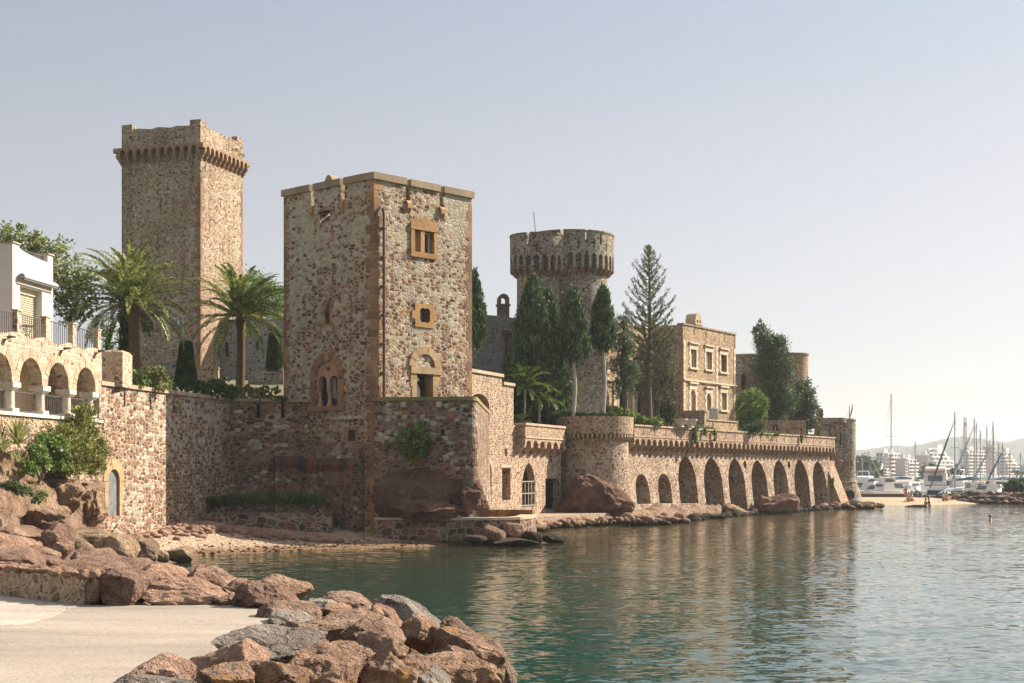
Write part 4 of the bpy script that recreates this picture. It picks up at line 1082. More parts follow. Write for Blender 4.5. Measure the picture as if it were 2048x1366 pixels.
# ------------------------------------------------------------------ tall square tower behind
D0 = (wx(401, 100.0), 100.0)
def tall_tower():
    S = 6.15; dR, dL = (0.293, 0.956), (-0.956, 0.293)
    R = Fr(D0, dR); Lp = (D0[0] + R.d[0] * 0 + dL[0] * S, D0[1] + dL[1] * S); Lf = Fr(Lp, (-dL[0], -dL[1]))
    t = thing('tall_square_tower', 'tallest square stone tower with corbelled crown behind the palms', 'tower', (D0[0], D0[1], 7.0))
    zc1, zc0 = wz(291, 100.0), wz(318, 100.0); zt = wz(249, 100.0); zm = wz(238, 100.0)
    sl = lambda fr, px, a, b: rect(fr.u(px) - .05, fr.u(px) + .05, fr.w(px, b), fr.w(px, a))
    Rp = (D0[0] + R.d[0] * S, D0[1] + R.d[1] * S)
    mb = MB()
    mb.plate(R, rect(0, S, 7, zc1), [sl(R, 441, 396, 415), sl(R, 446, 486, 506)], -0.5, 0)
    mb.plate(Lf, rect(0, S - .51, 7, zc1), [sl(Lf, 322, 394, 420), sl(Lf, 316, 475, 490), sl(Lf, 320, 652, 672)], -0.5, 0)
    mb.box(Fr(Rp, dL), 0.51, S, 7, zc1, -.5, 0); mb.box(Fr((Rp[0] + dL[0] * S, Rp[1] + dL[1] * S), (-dR[0], -dR[1])), 0.51, S - .51, 7, zc1, -.5, 0)
    part(t, 'wall', mb, M['far_tower'])
    mb = MB(); ins = 0.05
    faces = [R, Fr(Rp, dL), Fr((Rp[0] + dL[0] * S, Rp[1] + dL[1] * S), (-dR[0], -dR[1])), Lf]
    for f in faces:
        n = 10; s = S / n
        machic(mb, f, 0, n, s, zc1 + 0.12, zc1 - .02, zc1 - .28, 0, 0.42, 0.72); corbels(mb, f, 0, n, s, zc1 - .28, zc0 - .10, 0.42, 0.72)
        mb.box(f, S + .002, S + .42, zc1 - .2, zc1 + .118, -0.0, 0.418)
    part(t, 'machicolation', mb, M['corbel'])
    mb = MB()
    c = [(D0[0], D0[1]), Rp, (Rp[0] + dL[0] * S, Rp[1] + dL[1] * S), Lp]
    for k, f in enumerate(faces):
        tt = lambda u: 0
        e = 0.0 if k % 2 == 0 else 0.46
        p = [(e, zc1 + .12), (S - e, zc1 + .12)]
        m = 0.82
        p += [(S - e, zm), (S - m, zm), (S - m, zt)] + [(S - m - (S - 2 * m) * q / 9, zt + (0.05 * ((q * 7) % 3) - .05)) for q in range(1, 9)] + [(m, zt), (m, zm), (e, zm)]
        mb.plate(f, p, (), -0.45, 0.0)
    part(t, 'parapet', mb, M['far_tower'])
    mb = MB(); mb.flat(c, zc1 - .3, zc1 + .1); part(t, 'roof', mb, M['coping'])
    rnd = random.Random(2); QM = dressed('dull_red_quoin', (0.22, 0.12, 0.085), (0.32, 0.19, 0.12))
    for f, sg in ((R, 1), (R, -1)):
        mb = MB(); z = 8.0; k = 0
        while z < zc0 - 1.2:
            h = .32 + .12 * rnd.random(); a = .42 if k % 2 else .24; b = .26 if k % 2 else .42
            if sg > 0: mb.box(f, -.01, a, z, z + h - .02, -b, .01)
            else: mb.box(f, S - a, S + .01, z, z + h - .02, -b, .01)
            z += h; k += 1
        part(t, 'quoin_strip', mb, QM)
tall_tower()

def low_castle_wing():
    f = Fr((wx(282, 103), 103), (1, -0.06)); L = sz(300, 101)
    t = thing('low_castle_wing', 'shaded low stone wing with pointed windows at the foot of the tall tower', 'castle wing', (f.o[0], f.o[1], 8))
    zt = wz(640, 103)
    wins = [arch_poly(f.u(450), f.u(457), f.w(453, 713), f.w(453, 684), 'pointed'), rect(f.u(512), f.u(522), f.w(517, 699), f.w(517, 683))]
    mb = MB(); mb.plate(f, rect(f.u(405), L, 7, zt), wins, -.6, 0); part(t, 'wall', mb, M['wing'])
    for a, b, c, d in ((449, 458, 714, 683), (511, 523, 700, 682)):
        mb = MB(); mb.box(f, f.u(a), f.u(b), f.w(a, c), f.w(a, d), -.5, -.45); part(t, 'window', mb, M['paleglass'] if a > 500 else M['glass'])
low_castle_wing()
for nm, a, b, y0, y1, Y, lab, mt in (('garden_wall', 372, 436, 738, 790, 84, 'low sunlit cream garden wall behind the cone shrub', 'parapet'), ('garden_wall', 496, 566, 737, 790, 86, 'shaded stone garden wall right of the second palm', 'round'), ('garden_wall', 300, 372, 727, 760, 88, 'low dark garden wall under the tall tower', 'wing')):
    f = Fr((wx(a, Y), Y), (1, 0.05)); mb = MB(); L = sz(b - a, Y); mb.box(f, 0, L, wz(y1, Y), wz(y0, Y), -.4, 0); mb.box(f, -.03, L + .03, wz(y0, Y), wz(y0, Y) + .1, -.45, .05)
    solo(nm, lab, 'wall', mb, M[mt], (f.o[0], f.o[1], wz(y1, Y)))

# ------------------------------------------------------------------ big round tower with its turret
RC, TC = (wx(1141, 102.0), 102.0), (wx(1076.5, 99.6), 99.6)
def drum_tower(t, c, rb, rc, n, zb, Y, notch, crosses, px0):
    zt, zcr, zsp, zbt = wz(476, Y), wz(517, Y), wz(534, Y), wz(556, Y)
    o = rc - rb
    mb = MB(); mb.lathe(c, [(rb, zb), (rb, zsp + .2), (rc - .35, zsp + .21), (rc - .35, zt - .5), (rc - .8, zt - .51), (rc - .8, zcr), (0, zcr)], 96, cap=False); part(t, 'wall', mb, M['round'])
    wf = cylwarp(c, rb); s = 2 * PI * rb / n; mb = MB()
    for i in range(n):
        am = (i + .5) / n * 360
        a, b = i * s, (i + 1) * s; m = (a + b) / 2; r = s * .33
        op = arch_poly(m - r, m + r, zsp - .3, zcr, 'pointed', 8)[2:]
        p = dedupe([(a, zsp - .3), (m - r, zsp - .3)] + list(reversed(op)) + [(m + r, zsp - .3), (b, zsp - .3)])
        holes = []
        if i in notch: p += [(b, zt), (m + .09, zt), (m + .09, zt - .8), (m - .09, zt - .8), (m - .09, zt), (a, zt)]
        else: p += [(b, zt), (m, zt), (a, zt)]
        if i in crosses:
            q, v = zt - .78, .035
            holes = [[(m - v, q - .42), (m + v, q - .42), (m + v, q - v), (m + .13, q - v), (m + .13, q + v), (m + v, q + v), (m + v, q + .34), (m - v, q + .34), (m - v, q + v), (m - .13, q + v), (m - .13, q - v), (m - v, q - v)]]
        mb.plate(None, p, holes, o - .34, o, wf)
        # spandrel back to the drum
        pl = [(a, zsp - .3), (m - r, zsp - .3)]
        mb.plate(None, [(a, zsp - .3), (m - r, zsp - .3), (m - r, zcr - .35), (a, zcr - .02)], (), 0.0, o - .34, wf); mb.plate(None, [(m + r, zsp - .3), (b, zsp - .3), (b, zcr - .02), (m + r, zcr - .35)], (), 0.0, o - .34, wf)
    part(t, 'crown', mb, M['round'])
    mb = MB(); corbels(mb, None, 0, n - 1, s, zsp - .3, zbt - .1, o, .66, wf); part(t, 'corbels', mb, M['corbel'])
    mb = MB()
    for i in range(n):
        m = (i + .5) * s; h = s / 2
        for a, b in (((m - h, m - .09), (m + .09, m + h)) if i in notch else ((m - h, m + h),)):
            mb.plate(None, rect(a, b, zt, zt + .12), (), o - .5, o + .05, wf)
    part(t, 'coping', mb, M['moss_cap'])
def round_tower():
    t = thing('round_tower', 'big round castle tower joined with a slimmer turret under one corbelled crown', 'tower', (RC[0], RC[1], 7))
    n1 = 33; ang = lambda px, c, r: (math.degrees(math.asin(max(-1, min(1, (wx(px, c[1] - 2.5) - c[0]) / r)))) - 90) % 360
    nt1 = {int(ang(p, RC, 3.05) / 360 * n1) for p in (1130, 1169, 1205)}; cr1 = {int(ang(p, RC, 3.05) / 360 * n1) for p in (1110, 1150, 1188, 1218)} - nt1
    drum_tower(t, RC, 2.58, 3.03, n1, 6.0, 102.0, nt1, cr1, 1141)
    n2 = 21; nt2 = {int(ang(p, TC, 1.93) / 360 * n2) for p in (1055,)}; cr2 = {int(ang(p, TC, 1.93) / 360 * n2) for p in (1035, 1079)}
    tt = thing('turret', None, None, (0, 0, 0)); tt.parent = t; tt.location = (0, 0, 0)
    drum_tower(t, TC, 1.46, 1.93, n2, 6.0, 99.6, nt2, cr2, 1076)
    bpy.data.objects.remove(tt)
    mb = MB(); a = TC[1] - 1.46
    fq = Fr((wx(1044, a + .3), a + .32), (1, -0.35)); mb.box(fq, 0, .16, wz(583, a), wz(563, a), -.2, .05); mb.box(fq, .16, .34, wz(583, a), wz(560, a), -.2, .03)
    part(t, 'window', mb, M['orange'])
    fq = Fr((wx(1103, 99.6), 99.62), (1, 0.1)); mb = MB(); mb.box(fq, 0, .5, wz(615, 99.6), wz(604, 99.6), -.2, .02); part(t, 'vent', mb, M['dark'])
    mb = MB(); x, y = wx(1093.5, 100), 99.72; mb.tube([(x, y, 7), (x, y, wz(553, 100))], .07, 8); part(t, 'drainpipe', mb, M['rust'], True)
    mb = MB(); x, y = wx(1072, 100.8), 100.8; mb.tube([(x, y, 18.6), (x, y, wz(470, 100))], .05, 6); mb.tube([(x, y, wz(470, 100)), (wx(1068, 100), y, wz(423, 100))], .03, 6); mb.box(WF, wx(1067, 100), wx(1069.5, 100), wz(423, 100), wz(421.5, 100), -100.85, -100.75)
    part(t, 'antenna', mb, M['greymetal'])
    mb = MB(); x = wx(1082, 100.6); mb.tube([(x, 100.6, 18.8), (x, 100.6, wz(466, 100))], .09, 8); part(t, 'roof_vent', mb, M['dark'])
round_tower()

def chapel_wing():
    f = Fr((wx(938, 99.5), 99.5), (1, 0.12))
    t = thing('castle_wing', 'grey shaded castle wing with small pointed windows left of the round tower', 'castle wing', (f.o[0], f.o[1], 7))
    L = f.u(1045)
    ws = [arch_poly(f.u(975.5), f.u(984.5), f.w(980, 709), f.w(980, 679), 'pointed'), arch_poly(f.u(1018), f.u(1026), f.w(1022, 712), f.w(1022, 684), 'pointed')]
    mb = MB(); mb.plate(f, [(0, 6.5), (L, 6.5), (L, f.w(1035, 638)), (f.u(1000), f.w(1000, 632)), (0, f.w(945, 627))], ws, -.6, 0); part(t, 'wall', mb, M['wing'])
    mb = MB()
    for k in range(7): u = f.u(950) + k * .45; mb.box(f, u, u + .12, f.w(1000, 648), f.w(1000, 640), -.1, .08)
    part(t, 'corbels', mb, M['wing'])
    for a, b in ((975.5, 984.5), (1018, 1026)):
        mb = MB(); mb.box(f, f.u(a), f.u(b), f.w(980, 710), f.w(980, 678), -.28, -.25); w = part(t, 'window', mb, M['glass'])
        mb = MB(); ua, ub = f.u(a), f.u(b)
        for u in (ua, (ua + ub) / 2 - .02, ub - .05): mb.box(f, u, u + .05, f.w(980, 709), f.w(980, 686), -.25, -.2)
        mb.box(f, ua, ub, f.w(980, 709), f.w(980, 707), -.24, -.16); part(w, 'frame', mb, M['paleglass'])
    mb = MB(); x = f.u(1010.5); mb.tube([f.P(x, 7, .12), f.P(x, f.w(1010, 668), .12)], .13, 8); mb.box(f, x - .25, x + .25, f.w(1010, 670), f.w(1010, 662), 0, .4); part(t, 'drainpipe', mb, M['rust'])
    # arched chimney
    ua, ub, z0, zt = f.u(996), f.u(1019), f.w(1007, 634), f.w(1007, 587)
    mb = MB(); mb.plate(f, arch_poly(ua, ub, z0 - .4, zt, 'round', 14), [arch_poly((ua + ub) / 2 - .17, (ua + ub) / 2 + .17, f.w(1007, 607), f.w(1007, 594), 'round', 10)], -.75, -.05)
    mb.box(f, ua - .08, ub + .08, f.w(1007, 611), f.w(1007, 608), -.82, .03)
    part(t, 'chimney', mb, dressed('brown_chimney_stone', (0.19, 0.13, 0.105), (0.22, 0.15, 0.12)))
chapel_wing()

# ------------------------------------------------------------------ mansion
def mansion():
    f = Fr((wx(1366, 115), 115), (0.53, 0.848))
    t = thing('mansion', 'two storey stone mansion with cream framed windows above the arcade', 'mansion', (f.o[0], f.o[1], 7))
    uE = f.u(1471); zt = wz(649, 115)
    px = f.u
    wins = [('up', 1381, 1392.5, 699, 735, 0), ('up', 1412, 1423.5, 704, 739, 0), ('up', 1441.5, 1453, 710, 744, 0), ('lo', 1381, 1391, 779, 828, 1), ('lo', 1413, 1422, 787, 820, 1), ('lo', 1442.5, 1453, 786, 820, 0)]
    holes = []
    for k, a, b, y0, y1, ar in wins:
        m = (a + b) / 2
        holes.append(arch_poly(px(a), px(b), f.w(m, y1), f.w(m, y0), 'round', 10) if ar else rect(px(a), px(b), f.w(m, y1), f.w(m, y0)))
    nt = [(px(p), .14, zt - .62) for p in (1388, 1412, 1449)]
    mb = MB(); mb.plate(f, notch_top(0, uE, 6.2, zt, nt), holes, -.45, 0)
    e = f.P(uE, 0, 0)[:2]; g = Fr(e, (-.848, .53)); mb.box(g, 0, 9, 6.2, zt, -.4, 0)
    h = Fr((f.o[0] - .848 * 3.4, f.o[1] + .53 * 3.4), (.848, -.53)); mb.box(h, 0, 3.399, 6.2, zt, -.4, -.002)
    part(t, 'wall', mb, M['mansion'])
    mb = MB(); c = [f.P(.2, 0, -.2)[:2], f.P(uE - .2, 0, -.2)[:2], f.P(uE - .2, 0, -8)[:2], f.P(.2, 0, -8)[:2]]; mb.flat(c, zt - .7, zt - .5); part(t, 'roof', mb, M['coping'])
    mb = MB(); ee = [-.06] + sum([[u - .07, u + .07] for u, _, _ in nt], []) + [uE + .06]
    for k in range(0, len(ee), 2): mb.box(f, ee[k], ee[k + 1], zt, zt + .13, -.5, .08)
    part(t, 'coping', mb, M['coping'])
    mb = MB(); zs = f.w(1420, 766); mb.prism(f, [(0, zs + .1), (.16, zs + .08), (.16, zs - .04), (.04, zs - .12), (0, zs - .12)], -.02, uE + .1)
    part(t, 'string_course', mb, M['lime'])
    mb = MB(); rnd = random.Random(6)
    for p in (1368.5, 1433.5, 1469):
        for za, zb in ((6.4, zs - .13), (zs + .1, f.w(1420, 688))):
            z = za; k = 0
            while z < zb:
                w = .38 if k % 2 else .24; hh = min(.3, zb - z); mb.box(f, max(0, px(p) - w / 2) , px(p) + w / 2, z, z + hh - .012, -.1, .035); z += .3; k += 1
    part(t, 'quoins', mb, M['lime'])
    for k, a, b, y0, y1, ar in wins:
        m = (a + b) / 2; ua, ub = px(a), px(b); za, zb = f.w(m, y1), f.w(m, y0)
        mb = MB(); z = za; q = 0
        while z < zb - .05:
            j = .12 * (q % 2); hh = min(.3, zb - z); mb.box(f, ua - .2 - j, ua - .003, z, z + hh - .012, -.15, .03); mb.box(f, ub + .003, ub + .2 + j, z, z + hh - .012, -.15, .03); z += .3; q += 1
        mb.box(f, ua - .26, ub + .26, zb + .003, zb + .42, -.15, .05); mb.box(f, ua - .34, ub + .34, zb + .44, zb + .56, -.1, .17)
        if not ar or k == 'up': mb.box(f, ua - .28, ub + .28, za - .16, za - .003, -.15, .13)
        if ar: voussoirs(mb, f, (ua + ub) / 2, zb - (ub - ua) / 2, (ub - ua) / 2 - .02, (ub - ua) / 2 + .14, 7, -.15, .015)
        w = part(t, 'window', mb, M['lime'])
        mb = MB(); uc = (ua + ub) / 2
        for x in (ua, uc - .05, ub - .1): mb.box(f, x, x + .1, za, zb, -.28, -.16)
        part(w, 'frame', mb, M['quoin'] if a > 1440 and k == 'up' else M['lime'])
        mb = MB(); mb.box(f, ua, ub, za, zb, -.34, -.30); part(w, 'pane', mb, M['glass'])
    # chimney with little arches
    u0, z0, z1 = px(1391), zt, wz(629, 117)
    fc = Fr((wx(1391, 118.5), 118.5), f.d); mb = MB(); w = 1.25
    hs = [arch_poly(.22 + q * .47, .55 + q * .47, z0 + .55, z1 - .22, 'round', 8) for q in (0, 1)]
    mb.plate(fc, [(0, z0 - .6), (w, z0 - .6), (w, z1 - .25)] + arc(w / 2, z1 - .27, w / 2 - .02, 5, 175, 10) + [(0, z1 - .25)], hs, -.9, 0)
    mb.box(fc, -.06, w + .06, z0 + .38, z0 + .46, -.95, .05); part(t, 'chimney', mb, M['cap'])
    # set back left part
    b = Fr(f.P(-12.5, 0, -2.6)[:2], f.d); L = 12.6; zt2 = zt - .3
    hs, arr = [], []
    for k in range(4):
        uc = 1.4 + 3.0 * k; hs.append(arch_poly(uc - .65, uc + .65, 7.2, 9.6, 'round', 10)); hs.append(rect(uc - .45, uc + .45, 11.0, 12.8)); arr.append(uc)
    mb = MB(); mb.plate(b, rect(0, L, 6.2, zt2), hs, -.45, 0); part(t, 'side_wall', mb, M['mansion'])
    mb = MB(); mb.box(b, -.05, L, zt2, zt2 + .13, -.5, .08); mb.box(b, 0, L, 10.2, 10.35, -.2, .12)
    for uc in arr:
        mb.box(b, uc - 1.5 - .22, uc - 1.5 + .22, 6.3, 10.1, -.2, .09)
        mb.box(b, uc - .7, uc + .7, 10.75, 10.99, -.2, .12); mb.box(b, uc - .6, uc + .6, 12.81, 13.1, -.2, .12)
    part(t, 'pilasters', mb, M['lime'])
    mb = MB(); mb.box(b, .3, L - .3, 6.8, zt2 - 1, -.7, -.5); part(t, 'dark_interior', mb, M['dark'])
mansion()
def stairs_terrace():
    f = Fr((wx(1409, 109), 109), (.53, .848)); t = thing('garden_stair', 'curved stone garden stair with balustrade in front of the mansion', 'stair', (f.o[0], f.o[1], 7))
    zt = wz(823, 109); zl = wz(842, 111)
    u1 = f.u(1475)
    mb = MB(); mb.plate(f, rect(0, u1, 6.3, zl), [rect(f.u(1426) - .1, f.u(1426) + .1, f.w(1426, 853), f.w(1426, 843) - .05)], -3, 0); mb.box(f, 0, .5, zl, zt, -3, 0.002)
    part(t, 'wall', mb, M['mansion'])
    mb = MB(); n = 12; prev = None
    for k in range(n):
        a0, a1 = k / n, (k + 1) / n
        p0 = (f.o[0] - 3.6 * a0, f.o[1] + 1.2 * a0 ** 2); p1 = (f.o[0] - 3.6 * a1, f.o[1] + 1.2 * a1 ** 2)
        z0, z1 = zt - (zt - 6.6) * a0 ** 1.3, zt - (zt - 6.6) * a1 ** 1.3
        g = Fr(p1, (p0[0] - p1[0], p0[1] - p1[1])); Lg = math.hypot(p0[0] - p1[0], p0[1] - p1[1])
        mb.plate(g, [(0, 6.2), (Lg, 6.2), (Lg, z0), (0, z1)], (), -.35, 0)
    part(t, 'curved_wall', mb, M['round'])
    mb = MB(); mb.box(f, -.05, .55, zt, zt + .1, -3, .06); mb.box(f, .55, u1, zl, zl + .08, -.4, .08); part(t, 'coping', mb, M['cap'])
    mb = MB(); u = f.u(1421)
    while u < f.u(1438): mb.box(f, u, u + .06, zl + .08, zl + .9, -.1, -.04); u += .2
    mb.box(f, f.u(1420), f.u(1438), zl + .9, zl + .96, -.12, -.02); part(t, 'railing', mb, M['greymetal'])
stairs_terrace()
def planter(px, py, Y, lab):
    t = thing('stone_planter', lab, 'planter', (wx(px, Y), Y, wz(py, Y)), 'white planters by the garden stair')
    z = wz(py, Y); mb = MB(); mb.lathe((wx(px, Y), Y), [(.22, z), (.3, z + .05), (.18, z + .12), (.36, z + .3), (.46, z + .52), (.5, z + .55), (.5, z + .62), (.4, z + .6), (.0, z + .5)], 20, cap=False); part(t, 'bowl', mb, M['white_stone'], True)
planter(1361, 855, 104, 'white stone planter nearer the cypress column'); planter(1381, 856, 105, 'white stone planter nearer the curved stair')

def grey_wing():
    c = (wx(1500, 133), 133); t = thing('curved_wing', 'shaded curved castle wall between mansion and the large pine', 'castle wing', (c[0], c[1], 7))
    mb = MB(); mb.lathe(c, [(2.2, 6.5), (2.2, wz(712, 133)), (1.7, wz(712, 133)), (0, wz(716, 133))], 40, cap=False); part(t, 'wall', mb, M['round'])
    mb = MB(); mb.lathe(c, [(2.1, wz(714, 133)), (2.27, wz(714, 133)), (2.27, wz(711, 133)), (1.8, wz(711, 133))], 40, cap=False); part(t, 'coping', mb, M['cap'])
    f = Fr((wx(1484, 130.5), 130.9), (1, -.2)); mb = MB(); mb.plate(f, arch_poly(0, .3, wz(775, 131), wz(747, 131), 'pointed'), (), -.3, .06); part(t, 'window', mb, M['dark'])
grey_wing()
def rear_round_tower():
    c = (wx(1582, 138), 138); t = thing('rear_round_tower', 'plain round tower half hidden behind the big pine', 'tower', (c[0], c[1], 7)); zt = wz(711, 138); r = 1.6
    mb = MB(); mb.lathe(c, [(r, 6.5), (r, zt), (r - .4, zt), (r - .4, zt - 1), (0, zt - 1)], 48, cap=False); part(t, 'wall', mb, M['mansion'])
    mb = MB(); mb.lathe(c, [(r - .1, zt), (r + .08, zt), (r + .08, zt + .15), (r - .45, zt + .15), (r - .45, zt)], 48, cap=False); part(t, 'coping', mb, M['coping'])
rear_round_tower()
def arched_ruin():
    f = Fr((wx(1530, 126), 126), (1, .2)); t = thing('arched_garden_wall', 'brown arched garden wall under the pines', 'wall', (f.o[0], f.o[1], 6.5)); L = f.u(1612)
    hs = [arch_poly(f.u(1545), f.u(1557), 6.9, f.w(1550, 848), 'round'), arch_poly(f.u(1569), f.u(1606), 6.9, f.w(1588, 853), 'seg')]
    mb = MB(); mb.plate(f, rect(0, L, 6.3, wz(840, 126)), hs, -.5, 0); mb.box(f, 0, L, 6.3, wz(842, 126), -1.5, -1.3); part(t, 'wall', mb, M['parapet'])
arched_ruin()

# ------------------------------------------------------------------ round tower at the end of the sea wall
def end_tower():
    Y = 139.0; c = (wx(1683.5, Y), Y); r = 1.30; z = lambda py: wz(py, Y)
    t = thing('corner_round_tower', 'round corner tower with a corbelled turret at the end of the sea wall', 'tower', (c[0], c[1], 0))
    mb = MB(); mb.lathe(c, [(2.05, 0.0), (1.72, z(985)), (1.42, z(966)), (r, z(958)), (r, z(840)), (r - .3, z(840)), (r - .3, z(846)), (0, z(846))], 48, cap=False); part(t, 'wall', mb, M['round'])
    mb = MB(); mb.lathe(c, [(r, z(965)), (r + .16, z(965)), (r + .16, z(962.5)), (r, z(962))], 48, cap=False); part(t, 'string_course', mb, M['cap'])
    mb = MB(); mb.lathe(c, [(r - .05, z(841)), (r + .06, z(841)), (r + .06, z(838)), (r - .3, z(838))], 48, cap=False); part(t, 'coping', mb, M['cap'])
    tc = (wx(1669, 137.9), 137.9); q = .80
    mb = MB(); mb.lathe(tc, [(.05, z(948)), (.5, z(936)), (q + .07, z(924)), (q + .07, z(921)), (q, z(920)), (q, z(851)), (q + .3, z(846)), (q + .3, z(837)), (q, z(837)), (q, z(842)), (0, z(842))], 40, cap=False); part(t, 'turret', mb, M['round'])
    mb = MB(); f2 = Fr((wx(1640, 136.8), 136.9), (1, .25)); mb.box(f2, 0, .9, z(900), z(846), -1.2, 0); mb.box(f2, -.2, 1.0, z(849), z(838), -1.3, .2); part(t, 'side_turret', mb, M['round'])
    fr = Fr((tc[0], tc[1] - q - .01), (1, 0)); mb = MB(); mb.box(fr, .38, .46, z(889), z(866), -.3, 0.0); mb.box(fr, -.1, -.02, z(889), z(868), -.2, .02); part(t, 'arrow_slit', mb, M['dark'])
    f3 = Fr((wx(1691, Y - r), Y - r - .02), (1, .15))
    for a, b, y0, y1 in ((1687.5, 1690.5, 869, 880), (1692.5, 1697.5, 922, 933), (1699, 1704.5, 922, 933)):
        yy = Y - math.sqrt(max(0, r * r - (wx((a + b) / 2, Y - r) - c[0]) ** 2)); f3 = Fr((wx(a, yy), yy), (1, .1 + .5 * (a - 1684) / 27)); mb = MB(); mb.box(f3, 0, sz(b - a, yy), z(y1), z(y0), -.3, .05); w = part(t, 'window', mb, M['glass'])
        mb = MB(); L = sz(b - a, yy); mb.box(f3, -.06, L + .06, z(y1) - .1, z(y1), -.1, .09); mb.box(f3, -.06, 0, z(y1), z(y0), -.1, .09); mb.box(f3, L, L + .06, z(y1), z(y0), -.1, .09); part(w, 'frame', mb, M['cap'])
    f4 = Fr((wx(1693, 137.0), 137.05), (1, .35)); mb = MB(); mb.plate(f4, arch_poly(0, .82, z(995), z(980), 'round', 10), (), -.4, .12); part(t, 'doorway', mb, M['dark'])
    mb = MB(); fc = Fr((wx(1635.5, 140), 140), (1, .1)); zz = lambda py: wz(py, 140)
    mb.plate(fc, [(0, zz(842)), (sz(11, 140), zz(842)), (sz(11, 140), zz(822))] + arc(sz(5.5, 140), zz(822), sz(6, 140), 0, 180, 8) + [(0, zz(822))], [rect(.12, .2, zz(827), zz(822)), rect(.31, .39, zz(827), zz(822))], -.5, 0); mb.box(fc, -.05, sz(11.8, 140), zz(830), zz(828), -.5, .06); part(t, 'chimney', mb, M['quoin'])
    mb = MB(); mb.path([(wx(1655, 134), 134.0), (wx(1740, 134), 134.0), (wx(1758, 137), 137), (wx(1750, 141), 141)], -.3, .62, 1.6, .5); mb.flat([(wx(1655, 134), 134), (wx(1740, 134), 134), (wx(1756, 137), 137), (wx(1750, 141), 141), (wx(1660, 141), 141)], -.1, .6); part(t, 'base', mb, M['arcade'])
end_tower()
mb = MB(); mb.box(Fr((wx(1606, 137), 137), (1, .3)), 0, sz(32, 137), 6.2, wz(868, 137), -.4, 0); mb.box(Fr((wx(1606, 137), 137), (1, .3)), 0, sz(4, 137), wz(868, 137), wz(858, 137), -.4, 0)
solo('low_parapet_wall', 'short low wall between the dark pine and the corner tower', 'wall', mb, M['quoin'], (wx(1620, 137), 137, 6.2))
def flagpole():
    t = thing('flagpole', 'leaning flagpole with a limp green flag on the corner tower', 'flagpole', (wx(1698, 139), 139, wz(840, 139)))
    mb = MB(); mb.tube([(wx(1698, 139), 139, wz(846, 139)), (wx(1705.5, 139), 139, wz(808, 139))], .03, 6); part(t, 'pole', mb, M['greymetal'])
    mb = MB(); vs = []
    prof = [(1705.2, 810, 0), (1704, 813, 1.2), (1702.5, 820, 2.2), (1700.5, 827, 1.8), (1699.5, 834, .6)]
    for a, b, w in prof:
        for k in range(4): vs.append((wx(a + w * k / 3, 139), 138.95 + .06 * math.sin(k * 2.2 + b), wz(b + 1.5 * k / 3, 139)))
    mb.add(vs, [(r * 4 + k, r * 4 + k + 1, r * 4 + k + 5, r * 4 + k + 4) for r in range(4) for k in range(3)])
    part(t, 'flag', mb, plain('green_flag', (0.03, 0.14, 0.10), 0.8))
flagpole()

